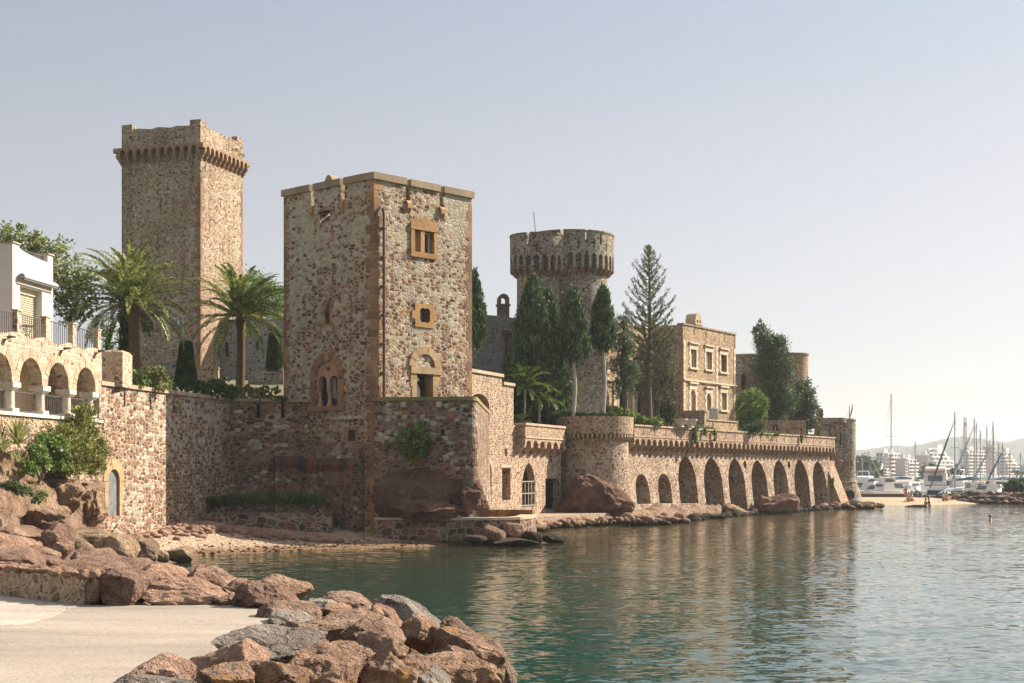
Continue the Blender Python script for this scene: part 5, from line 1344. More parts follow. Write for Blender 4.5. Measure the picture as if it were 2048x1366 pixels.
# ------------------------------------------------------------------ loggia house on the left
def house():
    f = Fr((-16.03 - .124 * 12, 57.0 - .992 * 12), (.124, .992)); U = f.u; X = f.uw
    uE = 12.0
    t = thing('loggia_house', 'house with sandstone loggia arches and a white upper storey at the left edge', 'house', (f.o[0], f.o[1], 4))
    zf = 5.36; zfl = 8.08
    arches = [(-30, 14.0, 708), (38.5, 84.0, 718), (95, 137, 727), (152.5, 190.5, 737)]
    us = []; holes = []
    zspr = f.w(60, 768)
    for a, b, top in arches:
        ua, ub = U(a), U(b); us.append((ua, ub))
    w = sum(b - a for a, b in us[1:]) / 3; cs = [(a + b) / 2 for a, b in us[1:]]; st = (cs[2] - cs[0]) / 2
    cs = [cs[0] - st * k for k in (3, 2, 1)] + cs; r = w / 2
    zcap = f.w(82, 772); zcrown = f.w(61, 716); spz = zcrown - r
    low = zcap + .02
    p = [(cs[0] - st / 2 - .4, low)]
    for c in cs: p += [(c - r, low)] + [(c - r * math.cos(PI * k / 16), spz + r * math.sin(PI * k / 16)) for k in range(17)] + [(c + r, low)]
    p += [(uE, low), (uE, zfl)]
    # scalloped top between the piers
    n = 60; bays = [U(x) for x in (34, 90, 144, 197)]
    for k in range(n + 1):
        u = uE - (uE - p[0][0]) * k / n; ph = ((u - bays[0]) / (bays[1] - bays[0])) % 1.0
        p.append((u, zfl + .03 - .16 * math.sin(PI * ph) ** 2 + .002))
    mb = MB(); mb.plate(f, dedupe(p), (), -.42, 0.0)
    part(t, 'arcade_wall', mb, M['house_stone'])
    mb = MB()
    for c in cs: voussoirs(mb, f, c, spz, r + .004, r + .30, 17, -.2, .012)
    part(t, 'arch_stones', mb, dressed('arch_stone', (0.46, 0.29, 0.20), (0.64, 0.47, 0.33)))
    cols = [c + st / 2 for c in cs]; cols[-1] = U(189) 
    for c in cols:
        mb = MB(); q = f.P(c, 0, -.21)
        mb.lathe(q[:2], [(.16, zf + .14), (.15, zcap - .2)], 18, cap=False); s_ = part(t, 'column', mb, M['white_stone'], True)
        mb = MB(); mb.box(f, c - .30, c + .30, zcap - .16, zcap + .018, -.50, .06); mb.prism(f, [(.06, zcap - .161), (-.04, zcap - .26), (-.38, zcap - .26), (-.48, zcap - .161)], c - .24, c + .24); part(s_, 'capital', mb, M['white_stone'])
        mb = MB(); mb.box(f, c - .24, c + .24, zf, zf + .14, -.44, .02); part(s_, 'base', mb, M['white_stone'])
    mb = MB(); mb.plate(f, rect(cs[0] - st, uE, 2.5, zf - .12), (), -.5, 0.0); part(t, 'plinth_wall', mb, M['garden_wall'])
    mb = MB(); mb.box(f, cs[0] - st, uE, zf - .12, zf, -2.6, .08); part(t, 'ledge', mb, M['white_stone'])
    mb = MB(); mb.box(f, cs[0] - st, uE, zfl - .35, zfl - .15, -2.5, -.42); mb.box(f, cs[0] - st, uE - 1.2, zf, zfl - .36, -2.5, -2.3); part(t, 'loggia_wall', mb, M['cream'])
    mb = MB(); mb.box(f, uE - .35, uE, zf, zfl - .15, -2.5, -.425); mb.box(f, uE - 1.2, uE - .36, zf, zfl - .36, -2.5, -2.3); part(t, 'end_wall', mb, M['house_stone'])
    for c in cs[1:5]:
        mb = MB(); mb.box(f, c - .95, c + .35, zf, zf + 2.0, -2.29, -2.24); part(t, 'shutter', mb, plain('olive_shutter', (0.10, 0.095, 0.07), .6))
    for k in range(len(cs)):
        a, b = cs[k] - r + .14, cs[k] + r - .10; mb = MB(); zr = f.w(118, 793) if k else f.w(118, 793)
        u = a
        while u < b: mb.box(f, u, u + .022, zf + .06, zr, -.24, -.22); u += .16
        mb.box(f, a - .1, b + .1, zr, zr + .03, -.25, -.21); mb.box(f, a - .1, b + .1, zf + .05, zf + .075, -.245, -.215); part(t, 'railing', mb, M['iron'])
    # balcony piers and railings
    ps = [(U(34), U(42)), (U(91.5), U(99)), (U(145), U(152)), (U(195.5), U(202))]
    d = bays[1] - bays[0]; ps = [(ps[0][0] - d, ps[0][1] - d)] + ps
    zp = f.w(33, 621)
    for a, b in ps:
        mb = MB(); mb.box(f, a, b, zfl - .08, zp, -.19, .012); p_ = part(t, 'balcony_pier', mb, M['house_stone'])
        mb = MB(); mb.box(f, a - .03, b + .03, zp, zp + .05, -.22, .04); part(p_, 'cap', mb, M['cap'])
    for (a, b), (c, e) in zip(ps[:-1], ps[1:]):
        mb = MB(); u = b + .05
        while u < c - .02:
            ph = ((u - bays[0]) / d) % 1.0; mb.box(f, u, u + .022, zfl - .10 - .0 * ph, zp - .09, -.12, -.10); u += .16
        mb.box(f, b, c, zp - .09, zp - .06, -.13, -.088); part(t, 'balcony_railing', mb, M['iron'])
    # wall lamps
    for px, py in ((11, 675), (124, 698), (193, 703)):
        u, z = X(px, py); mb = MB(); mb.tube([f.P(u - .12, z - .18, .0), f.P(u - .1, z - .05, .08), f.P(u - .06, z, .22)], .02, 6); mb.box(f, u - .12, u + .1, z - .01, z + .05, .1, .34); part(t, 'wall_lamp', mb, M['iron'])
    # white upper storey
    g = Fr((f.o[0] - .992 * 1.35, f.o[1] + .124 * 1.35), f.d); G = g.u
    a, b = G(25), G(106); zt = g.w(25, 485)
    dz = wz
    mb = MB(); ds = rect(G(40), G(84), zfl - .1, g.w(62, 577))
    zlow = g.w(70, 512); pp = [(a, zfl - .2), (b, zfl - .2), (b, zt), (G(95.5), zt), (G(95.5), zlow - .08)] + [(G(95.5) + (G(39) - G(95.5)) * k / 10, zlow - .08 + .16 * (k / 10) ** 2) for k in range(1, 10)] + [(G(39), zlow + .1), (G(39), zt), (a, zt)]
    mb.plate(g, pp, [ds], -.35, 0)
    k = Fr(g.P(a, 0, 0)[:2], (g.n[0] * -1, g.n[1] * -1)); k2 = Fr((g.P(a, 0, 0)[0] - .992 * 7, g.P(a, 0, 0)[1] + .124 * 7), (.992, -.124))
    mb.box(k2, 0, 6.998, zfl - .3, zt, -.35, .0015)
    k3 = Fr(g.P(b, 0, 0)[:2], (-.992, .124)); mb.box(k3, .002, 7, zfl - .3, zt, -.35, 0)
    up = part(t, 'upper_storey', mb, M['render'])
    mb = MB(); mb.box(k2, .2, 6.6, zlow - .6, zlow - .4, -3.6, -.3); part(t, 'roof_terrace', mb, M['cap'])
    mb = MB(); mb.box(g, a - .05, G(39) + .03, zt, zt + .05, -.4, .05); mb.box(g, G(95.5) - .03, b + .05, zt, zt + .05, -.4, .05); mb.box(k2, 0, 6.94, zt, zt + .05, -.4, .05); part(t, 'coping', mb, M['cap'])
    mb = MB(); u = G(39) + .04
    while u < G(95): mb.box(g, u, u + .02, zlow - .1, zt - .08, -.2, -.18); u += .16
    mb.box(g, G(39), G(95.5), zt - .09, zt - .06, -.21, -.17); part(t, 'roof_railing', mb, M['iron'])
    mb = MB(); ua, ub, z0, z1 = G(40), G(84), zfl - .1, g.w(62, 577); z = z0; q = 0
    while z < z1 - .05: mb.prism(g, [(-.30, z), (-.255, z + .01), (-.245, z + .05), (-.30, z + .078)], ua, ub); z += .08
    sh = part(t, 'roller_shutter', mb, M['shutter'])
    mb = MB(); mb.box(g, ua, ub, z1 - .22, z1, -.3, -.2); part(sh, 'shutter_box', mb, M['shutter'])
    mb = MB(); ua, ub = G(36.5), G(105.5); z = g.w(40, 553)
    mb.tube([g.P(ua + .02, z, .16), g.P(ub, z, .16)], .07, 10); mb.box(g, ua + .02, ub, z - .02, z + .09, 0.0, .16); aw = part(t, 'awning_case', mb, plain('awning_grey', (0.62, 0.58, 0.57), .6), True)
    mb = MB(); mb.tube([g.P(ua - .05, z, .16), g.P(ua + .04, z, .16)], .10, 12); part(aw, 'end_cap', mb, M['greymetal'])
    mb = MB(); mb.tube([g.P(ua, z - .12, .2), g.P(ub, z - .12, .2)], .03, 6); part(aw, 'front_bar', mb, M['iron'])
house()
def balcony_table():
    f = Fr((-16.03 - .124 * 12 - .8, 57.0 - .992 * 12 + .1), (.124, .992)); u = f.u(54); c = f.P(u, 0, 0)[:2]; z = 7.93
    t = thing('bistro_table', 'small dark wire bistro table behind the balcony railing', 'table', (c[0], c[1], z))
    mb = MB(); mb.lathe(c, [(.3, z + .62), (.3, z + .64), (0, z + .64)], 20, cap=False); part(t, 'tabletop', mb, M['iron'])
    for k in range(3):
        q = k * 2.1; mb = MB(); mb.tube([(c[0] + .25 * math.cos(q), c[1] + .25 * math.sin(q), z), (c[0] + .05 * math.cos(q), c[1] + .05 * math.sin(q), z + .3), (c[0] + .2 * math.cos(q), c[1] + .2 * math.sin(q), z + .62)], .012, 6); part(t, 'leg', mb, M['iron'])
balcony_table()
# ------------------------------------------------------------------ plants
def unit(a): return a / np.maximum(np.linalg.norm(a, axis=1, keepdims=True), 1e-9)
def leaf_cards(rng, c, L, Wd, axis=None, jit=1.0):
    """diamond shaped leaf faces at points c, long axis roughly along axis"""
    n = len(c); r = rng.normal(size=(n, 3))
    a = unit(r) if axis is None else unit(unit(axis) + r * jit * 0.5)
    b = unit(np.cross(a, rng.normal(size=(n, 3))))
    s = (0.65 + 0.7 * rng.random((n, 1)))
    l, w = a * L * s, b * Wd * s
    v = np.stack([c - l * .5, c + w * .5 - l * .05, c + l * .5, c - w * .5 - l * .05], 1).reshape(-1, 3)
    return v, np.arange(n * 4).reshape(-1, 4)
def cat_cards(parts):
    vs, qs, o = [], [], 0
    for v, q in parts: vs.append(v); qs.append(q + o); o += len(v)
    return np.concatenate(vs), np.concatenate(qs)
def blob_points(rng, blobs, nclump, nleaf, spread=0.17, shell=0.55, minz=None):
    """clumped points through a set of ellipsoids (centre, radii); number of clumps scales with area"""
    out, ax = [], []
    for c, r in blobs:
        c, r = np.array(c), np.array(r); k = max(4, int(nclump * (r[0] * r[2] + r[0] * r[1] + r[1] * r[2]) / 3))
        d = unit(rng.normal(size=(k, 3))); rad = (shell + (1 - shell) * rng.random((k, 1)) ** 0.6) * (0.85 + 0.3 * rng.random((k, 1)))
        cc = c + d * rad * r; cr = spread * r.mean() * (0.5 + rng.random((k, 1)))
        p = cc[:, None, :] + rng.normal(size=(k, nleaf, 3)) * cr[:, None, :] * 0.55
        out.append(p.reshape(-1, 3)); ax.append(np.repeat(d + np.array([0, 0, .4]), nleaf, 0))
    p, a = np.concatenate(out), np.concatenate(ax)
    if minz is not None: k = p[:, 2] > minz; p, a = p[k], a[k]
    return p, a
def fol(name, rng, blobs, nclump, nleaf, L, Wd, loc, spread=0.17, shell=0.55, jit=1.4, minz=None, up=None):
    p, a = blob_points(rng, blobs, nclump, nleaf, spread, shell, minz)
    if up is not None: a = a * (1 - up) + np.array([0, 0, 1.0]) * up
    v, q = leaf_cards(rng, p, L, Wd, a, jit)
    return mesh_np(name, v - np.array(loc), quads=q)
def pxblob(px, py, rx, ry, Y, dy=0.0, ry3=None):
    return ((wx(px, Y), Y + dy, wz(py, Y)), (sz(rx, Y), sz(ry3 or rx, Y), sz(ry, Y)))

def tree(name, label, cat, px, pyb, Y, blobs, mat, trunk_w, bark, top=None, lean=0.0, L=.16, Wd=.07, ncl=26, nlf=26, seed=1, group=None, limbs=6, spread=.2, shell=.5, up=None, jit=1.4):
    rng = np.random.default_rng(seed); base = (wx(px, Y), Y, wz(pyb, Y)); t = thing(name, label, cat, base, group)
    bl = [pxblob(*b[:4], Y + (b[4] if len(b) > 4 else 0)) for b in blobs]
    tp = Vector(bl[0][0]) if top is None else Vector((wx(top[0], Y), Y, wz(top[1], Y)))
    b0 = Vector(base); mb = MB(); r = sz(trunk_w / 2, Y)
    pts = [b0 - Vector((0, 0, .3))] + [b0.lerp(tp, k / 6) + Vector((math.sin(k * 1.7 + seed) * r * .5, math.cos(k * 1.3 + seed) * r * .5, 0)) for k in range(1, 7)]
    mb.tube(pts, [r * (1.15 - .8 * k / 6) for k in range(7)], 8)
    for k in range(limbs):
        c, rr = bl[k % len(bl)]; e = Vector(c) + Vector(rng.normal(size=3) * np.array(rr) * .45); s = pts[3 + k % 3]
        m = s.lerp(e, .5) + Vector((0, 0, -.1 * (e - s).length)); mb.tube([s, m, e], [r * .45, r * .3, r * .1], 6)
    part(t, 'trunk', mb, bark, True)
    part(t, 'crown', fol('crown', rng, bl, ncl, nlf, L, Wd, base, spread, shell, jit, None, up), mat)
    return t

def palm(label, base, top, R, nf, seed, mat, rt, bark=None, droop=1.0, group=None, lf=.30, name='palm_tree'):
    rng = np.random.default_rng(seed); t = thing(name, label, 'palm', base, group)
    b0, t0 = Vector(base), Vector(top); mb = MB(); pts, rs = [], []
    for k in range(25):
        q = k / 24; pts.append(b0.lerp(t0, q) - Vector((0, 0, .25 * (1 - q))) + Vector((.06 * math.sin(q * 3 + seed), 0, 0))); rs.append(rt * (1.12 - .25 * q + .05 * (k % 2)) * (1.35 if q > .9 else 1))
    mb.tube(pts, rs, 14); part(t, 'trunk', mb, bark or M['bark'], True)
    V, Q, o = [], [], 0
    for i in range(nf):
        az = i * 2.39996 + rng.random() * .5; q = (i + .5) / nf
        el = math.radians(88 - 108 * q ** 1.25 + rng.normal() * 8); LN = R * (.86 + .22 * rng.random()) * (1 if q > .12 else .8)
        ha = np.array([math.cos(az), math.sin(az), 0.0]); n = 56
        p = np.array(top) + ha * .1; e = el; P, T = [], []
        for k in range(n + 1):
            d = ha * math.cos(e) + np.array([0, 0, math.sin(e)]); P.append(p.copy()); T.append(d); p = p + d * LN / n; e -= math.radians(66 * droop) / n * (0.15 + 1.7 * k / n)
        P, T = np.array(P), np.array(T); S = np.cross(ha, [0, 0, 1.0]); S = np.tile(S, (n + 1, 1)); N = np.cross(S, T)
        w = .030
        rv = np.stack([P[:-1] - S[:-1] * w, P[:-1] + S[:-1] * w, P[1:] + S[1:] * w, P[1:] - S[1:] * w], 1).reshape(-1, 3); V.append(rv)
        for sg in (-1, 1):
            s = np.linspace(.10, 1, n - 2); idx = (s * n).astype(int); ln = lf * np.sin(np.pi * np.clip(s * .88 + .12, 0, 1)) ** .55 * (.85 + .3 * rng.random(n - 2))
            dr = unit(S[idx] * sg * .8 + T[idx] * .75 + N[idx] * (.62 + .18 * rng.normal(size=(n - 2, 1))) + np.array([0, 0, -.18]))
            a = P[idx]; tip = a + dr * ln[:, None] + np.array([0, 0, -.09]) * ln[:, None]; m = a + dr * ln[:, None] * .45
            sd = unit(np.cross(dr, N[idx])) * .036
            V.append(np.stack([a, m + sd, tip, m - sd], 1).reshape(-1, 3))
    v = np.concatenate(V); part(t, 'crown', mesh_np('crown', v - np.array(base), quads=np.arange(len(v)).reshape(-1, 4)), mat)
    return t
Y1, Y2 = 64.0, 74.0
palm('larger palm with a thick dark trunk left of the tall tower', (wx(275, Y1), Y1, 6.2), (wx(263, Y1), Y1, wz(607, Y1)), 3.2, 70, 11, M['palm'], .24)
palm('second palm close beside the square sea tower', (wx(480, Y2), Y2, 6.9), (wx(479, Y2), Y2, wz(636, Y2)), 3.15, 66, 12, M['palm'], .21)
palm('slim palm trunk half hidden behind the larger palm', (wx(249, 67), 67, 6.2), (wx(252, 67), 67, wz(612, 67)), 2.2, 34, 13, M['palm'], .15)
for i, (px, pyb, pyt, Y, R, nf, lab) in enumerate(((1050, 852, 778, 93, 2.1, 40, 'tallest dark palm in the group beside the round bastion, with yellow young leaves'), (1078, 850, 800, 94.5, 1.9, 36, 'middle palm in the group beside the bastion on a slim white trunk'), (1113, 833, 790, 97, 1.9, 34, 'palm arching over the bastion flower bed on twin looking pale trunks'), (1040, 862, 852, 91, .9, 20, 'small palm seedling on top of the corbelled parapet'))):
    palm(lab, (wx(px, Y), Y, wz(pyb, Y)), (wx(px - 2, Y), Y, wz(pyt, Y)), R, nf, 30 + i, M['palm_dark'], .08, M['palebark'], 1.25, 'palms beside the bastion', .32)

def cypress(label, px, pyb, pyt, Y, wpx, seed, mat='cypress', trunk_top=None, tw=5, bark='palebark', shape=None, L=.27, group='cypresses on the castle terrace', dens=1.0):
    """narrow flame of upward sprays from trunk_top to pyt"""
    rng = np.random.default_rng(seed); base = (wx(px, Y), Y, wz(pyb, Y)); t = thing('cypress', label, 'cypress', base, group)
    z0 = wz(trunk_top if trunk_top else pyb - 4, Y); z1 = wz(pyt, Y); hw = sz(wpx / 2, Y); hgt = z1 - z0
    mb = MB(); r = sz(tw / 2, Y); mb.tube([(base[0], Y, base[2] - .3), (base[0] + r, Y, (base[2] + z0) / 2), (base[0], Y, z0), (base[0], Y, z0 + hgt * .7)], [r, r * .85, r * .75, r * .2], 8)
    part(t, 'trunk', mb, M[bark], True)
    sh = shape or [(0, .45), (.12, .95), (.3, 1.0), (.55, .72), (.8, .4), (.93, .2), (1, .03)]
    nc = int(dens * 72 * (hgt * hw) ** .75) + 30
    q = rng.random(nc) ** 1.05; az = rng.random(nc) * 2 * PI
    rad = np.interp(q, [s[0] for s in sh], [s[1] for s in sh]) * hw * (0.42 + 0.72 * rng.random(nc) ** .6)
    cc = np.stack([base[0] + rad * np.cos(az), Y + rad * np.sin(az), z0 + q * hgt], 1); nl = 60
    off = rng.normal(size=(nc, nl, 3)) * np.array([.26, .26, .66]) * min(1, hw) * .40
    p = (cc[:, None] + off).reshape(-1, 3); ax = np.repeat(np.stack([np.cos(az) * .35, np.sin(az) * .35, np.ones(nc)], 1), nl, 0)
    v, f = leaf_cards(rng, p, L, L * .30, ax, .7)
    part(t, 'crown', mesh_np('crown', v - np.array(base), quads=f), M[mat]); return t
cypress('tall dark cypress mass in front of the round tower turret', 1066, 838, 566, 96, 106, 41, bark='greybark', dens=1.25)
cypress('narrower dark cypress between the turret and the pale trunked cypress', 1098, 838, 590, 97, 74, 42, bark='greybark')
cypress('cypress on a tall bare pale trunk in front of the round tower', 1146, 833, 588, 95.5, 64, 43, trunk_top=712, tw=9, shape=[(0, .3), (.1, .9), (.25, 1), (.5, .72), (.8, .45), (1, .05)])
cypress('cypress on a tall bare pale trunk at the right edge of the round tower', 1206, 833, 580, 97, 44, 44, trunk_top=696, tw=8, shape=[(0, .35), (.1, .9), (.3, 1), (.6, .8), (.85, .55), (1, .1)])
cypress('dense dark cypress column with a bright green side by the mansion', 1334, 848, 728, 108, 28, 45, bark='greybark', shape=[(0, .9), (.3, 1), (.7, .8), (1, .1)])
cypress('cypress peeping out behind the right edge of the square tower', 949, 690, 548, 90, 44, 46, bark='greybark')
cypress('slim clipped cypress column behind the larger palm', 249, 735, 636, 66, 24, 47, 'topiary', bark='greybark', shape=[(0, 1), (.5, .9), (.9, .6), (1, .2)], L=.1, dens=2.5)
for i, (px, pyb, pyt, Y, wb, wt, lab) in enumerate(((372, 765, 682, 68, 46, 22, 'tall clipped cone shrub with a flat top between the two palms'), (549, 735, 666, 83, 36, 22, 'clipped cone shrub in the shade against the square tower'))):
    rng = np.random.default_rng(60 + i); base = (wx(px, Y), Y, wz(pyb, Y)); t = thing('topiary_cone', lab, 'topiary', base, 'clipped cone shrubs'); n = 15000
    q = rng.random(n) ** .8; az = rng.random(n) * 2 * PI; h = sz(pyb - pyt, Y); rr = sz(wb / 2, Y) * (1 - q) + sz(wt / 2, Y) * q; rr = rr * np.minimum(1, np.sqrt(np.maximum(0, 1.0 - np.clip((q - .93) / .07, 0, 1) ** 2)) * .6 + .4) * (1 - .10 * rng.random(n))
    p = np.stack([base[0] + rr * np.cos(az), Y + rr * np.sin(az), base[2] + q * h], 1); v, f = leaf_cards(rng, p, .09, .05, np.stack([np.cos(az), np.sin(az), az * 0 + .6], 1), 2)
    mb = MB(); mb.lathe((base[0], Y), [(sz(wb / 2, Y) * .93, base[2] - .2), (sz(wt / 2, Y) * .9, base[2] + h * .95), (.05, base[2] + h * .97)], 20); part(t, 'trunk', mb, M['dark'])  # near-black solid core filling the cone behind the leaf faces
    part(t, 'crown', mesh_np('crown', v - np.array(base), quads=f), M['topiary'])

# the tall open conifer
def tall_conifer():
    px, Y = 1298, 105.0; rng = np.random.default_rng(71); base = (wx(px, Y), Y, wz(836, Y)); t = thing('tall_conifer', 'tall open conifer with upswept sparse branches against the sky', 'conifer', base)
    zt = wz(488, Y); mb = MB(); mb.tube([(base[0], Y, base[2] - .3), (base[0] - .05, Y, 10), (base[0] + .06, Y, 14), (base[0], Y, zt)], [.26, .2, .12, .02], 10)
    P, A = [], []
    nb = 96
    for k in range(nb):
        q = (k + .5) / nb; z = wz(770, Y) + (zt - .15 - wz(770, Y)) * q; az = k * 2.399 + rng.random() * .4
        ln = float(np.interp(q, [0, .15, .45, .62, .85, 1], [1.0, 1.75, 1.75, 1.55, .75, .12])) * (.75 + .4 * rng.random())
        ha = np.array([math.cos(az), math.sin(az), 0]); s = np.linspace(0, 1, 9); dip = (.12 if q < .6 else .28)
        br = np.array([base[0], Y, z]) + ha * (s * ln)[:, None] + np.array([0, 0, 1.0]) * (ln * (dip * s + .42 * s ** 2.2 * (1 + q)))[:, None]
        mb.tube([tuple(b) for b in br[::2]], [.035, .028, .022, .016, .01], 5, False)
        m = int(20 + 70 * ln * (.7 if q > .5 else 1.5)); ss = .2 + .8 * rng.random(m); pt = np.stack([np.interp(ss, s, br[:, j]) for j in range(3)], 1) + rng.normal(size=(m, 3)) * np.array([.07, .07, .06])
        P.append(pt); A.append(np.tile(ha * .5 + np.array([0, 0, .9]), (m, 1)))
    part(t, 'trunk', mb, M['greybark'], True)
    v, f = leaf_cards(rng, np.concatenate(P), .20, .05, np.concatenate(A), 1.1); part(t, 'crown', mesh_np('crown', v - np.array(base), quads=f), M['conifer'])
tall_conifer()

R_ = random.Random(8)
PN = 4.2
tree('pine_tree', 'dark ragged pine between the round tower and the tall conifer', 'pine', 1248, 836, 101, [(1240, 650, 22, 22), (1252, 690, 26, 26), (1240, 728, 24, 22), (1262, 745, 24, 24), (1240, 775, 22, 22), (1232, 690, 12, 16)], M['pine'], 12, M['greybark'], (1246, 640), ncl=95, nlf=34, L=.17, Wd=.045, seed=81, spread=.3, shell=.2)
tree('pine_tree', 'olive pine with low spreading boughs in front of the mansion', 'pine', 1312, 836, 107, [(1318, 690, 28, 34), (1296, 730, 30, 30), (1330, 735, 26, 34), (1282, 775, 26, 26), (1318, 790, 28, 26), (1345, 690, 13, 20)], M['conifer'], 12, M['greybark'], (1315, 660), ncl=70, nlf=30, L=.18, Wd=.045, seed=82, spread=.32, shell=.2)
tree('pine_tree', 'largest dark green pine right of the mansion', 'pine', 1545, 866, 127, [(1520, 665, 15, 26), (1535, 690, 24, 28), (1556, 700, 22, 30), (1528, 730, 24, 30), (1560, 745, 30, 32), (1540, 785, 32, 30), (1568, 800, 28, 30), (1545, 825, 26, 22)], M['pine'], 12, M['greybark'], (1530, 660), ncl=62, nlf=42, L=.22, Wd=.07, seed=83, spread=.3, shell=.3)
tree('evergreen_tree', 'broad dark evergreen nearest the corner tower', 'tree', 1610, 868, 131, [(1606, 790, 22, 34), (1618, 815, 19, 30), (1594, 825, 18, 26), (1610, 845, 24, 16)], M['pine'], 9, M['greybark'], (1608, 790), ncl=70, nlf=40, L=.20, Wd=.09, seed=84, spread=.26, shell=.4)
tree('round_bush', 'big clipped round bush with sunlit yellow green side below the mansion', 'bush', 1504, 862, 118, [(1503, 812, 29, 30), (1500, 843, 22, 18)], M['hedge'], 10, M['greybark'], (1503, 812), ncl=120, nlf=46, L=.15, Wd=.09, seed=85, spread=.16, shell=.8)
tree('broadleaf_tree', 'large loose broadleaf tree behind the white upper storey', 'tree', 90, 640, 66, [(30, 470, 36, 22), (100, 510, 48, 34), (150, 545, 42, 44), (110, 570, 50, 44), (160, 600, 40, 38), (60, 520, 44, 44), (20, 500, 40, 30), (135, 620, 44, 30), (75, 480, 26, 20), (175, 565, 24, 30)], M['broad'], 12, M['greybark'], (110, 540), ncl=46, nlf=20, L=.19, Wd=.085, seed=86, spread=.26, shell=.3, jit=2)
tree('pine_tree', 'low fresh green pine behind the loggia terrace', 'pine', 215, 735, 72, [(212, 650, 22, 24), (232, 672, 26, 28), (205, 680, 26, 26), (222, 705, 28, 20)], M['hedge'], 8, M['greybark'], (215, 660), ncl=36, nlf=36, L=.16, Wd=.05, seed=87, spread=.25, shell=.4)
tree('umbrella_pine', 'rounded green tree top between tall tower and square tower', 'tree', 525, 720, 116, [(508, 580, 36, 34), (540, 598, 34, 34), (490, 600, 30, 34), (530, 630, 44, 34)], M['hedge'], 10, M['greybark'], (520, 590), ncl=60, nlf=40, L=.2, Wd=.08, seed=88, spread=.2, shell=.6)

# hedges and small plants: one object each
def bush(name, label, cat, blobs, Y, mat, L, Wd, ncl, nlf, seed, spread=.2, shell=.7, up=None, jit=1.6, group=None, minz=None):
    rng = np.random.default_rng(seed); bl = [pxblob(b[0], b[1], b[2], b[3], Y + (b[4] if len(b) > 4 else 0)) for b in blobs]
    loc = (bl[0][0][0], bl[0][0][1], min(c[2] - r[2] for c, r in bl))
    return solo(name, label, cat, fol(name, rng, bl, ncl, nlf, L, Wd, loc, spread, shell, jit, minz, up), M[mat] if isinstance(mat, str) else mat, loc, group)
bush('round_hedge', 'sunlit rounded hedge at the foot of the larger palm', 'hedge', [(258, 760, 15, 18), (276, 758, 16, 19), (288, 764, 10, 14)], 60.5, 'hedge', .09, .06, 300, 40, 90, .16, .85)
bush('garden_bush', 'small loose bright bush between the larger palm and the long hedge', 'bush', [(303, 762, 16, 16), (325, 768, 20, 14), (310, 745, 18, 12)], 62, 'palm', .13, .05, 200, 30, 91, .25, .5)
bush('long_hedge', 'long dark clipped hedge along the top of the sea wall', 'hedge', [(342 + 15 * k, 770 + 1.6 * k, 14, 17 - .3 * k, .7 * k) for k in range(9)], 64.3, 'topiary', .09, .06, 260, 34, 92, .18, .8)
bush('mounded_hedge', 'bright low mounded hedge beside the second palm trunk', 'hedge', [(460, 787, 16, 14), (485, 784, 20, 13), (512, 786, 18, 12), (530, 790, 14, 9)], 71.5, 'shrub', .09, .06, 240, 40, 93, .18, .8)
bush('border_hedge', 'thin bright clipped border on the edge of the cove wall', 'hedge', [(452 + 16 * k, 797, 11, 5) for k in range(8)], 70.8, 'hedge', .07, .05, 700, 30, 94, .2, .8)
bush('square_hedge', 'dark squared hedge block behind the mounded hedge', 'hedge', [(425, 772, 14, 13), (440, 772, 14, 13), (452, 768, 10, 14)], 76, 'topiary', .09, .06, 260, 40, 95, .2, .85)
bush('small_topiary', 'pair of little clipped bushes against the square tower', 'topiary', [(530, 779, 8, 7), (552, 780, 9, 7)], 73.5, 'hedge', .06, .045, 700, 40, 96, .2, .85)
bush('trailing_ivy', 'dark trailing plant hanging from the shaded terrace wall', 'ivy', [(838, 872, 24, 24), (815, 880, 20, 24), (828, 900, 22, 20), (776, 890, 8, 10), (848, 886, 14, 18)], 67.25, M['palm_dark'], .14, .07, 190, 36, 97, .25, .4, -.5)
bush('cove_grass', 'dark grass strip on top of the low beach wall', 'grass', [(362 + 21 * k, 1012 - 2.2 * min(k, 7) + (k > 9) * 1, 17, 9) for k in range(14)], 67.6, 'grass', .26, .03, 300, 36, 98, .3, .2, .8, .8)
bush('bastion_flowers', 'low grey green flowering border on the bastion rim', 'flower bed', [(1098 + 9 * k, 830 - (2 if 2 < k < 9 else 0), 7, 5) for k in range(15)], 95.6, 'grass', .12, .05, 500, 20, 99, .3, .5)
bush('green_bank', 'bright green planted bank behind the arcade parapet', 'shrub bank', [(1218, 826, 20, 14), (1238, 830, 22, 14), (1262, 838, 20, 10), (1285, 842, 18, 8), (1308, 845, 18, 7)], 101, 'hedge', .13, .07, 150, 36, 100, .25, .6)
bush('planted_strip', 'low green border on the parapet before the garden stair', 'plants', [(1390 + 11 * k, 855 + 1.3 * k, 9, 3.5, 1.0 * k) for k in range(4)], 107, 'hedge', .12, .06, 260, 20, 101, .3, .6)
bush('planted_strip', 'low green border on the parapet below the big round bush', 'plants', [(1478 + 14 * k, 864 + .9 * k, 11, 3.5, 1.2 * k) for k in range(6)], 114.5, 'hedge', .12, .06, 220, 20, 102, .3, .6)
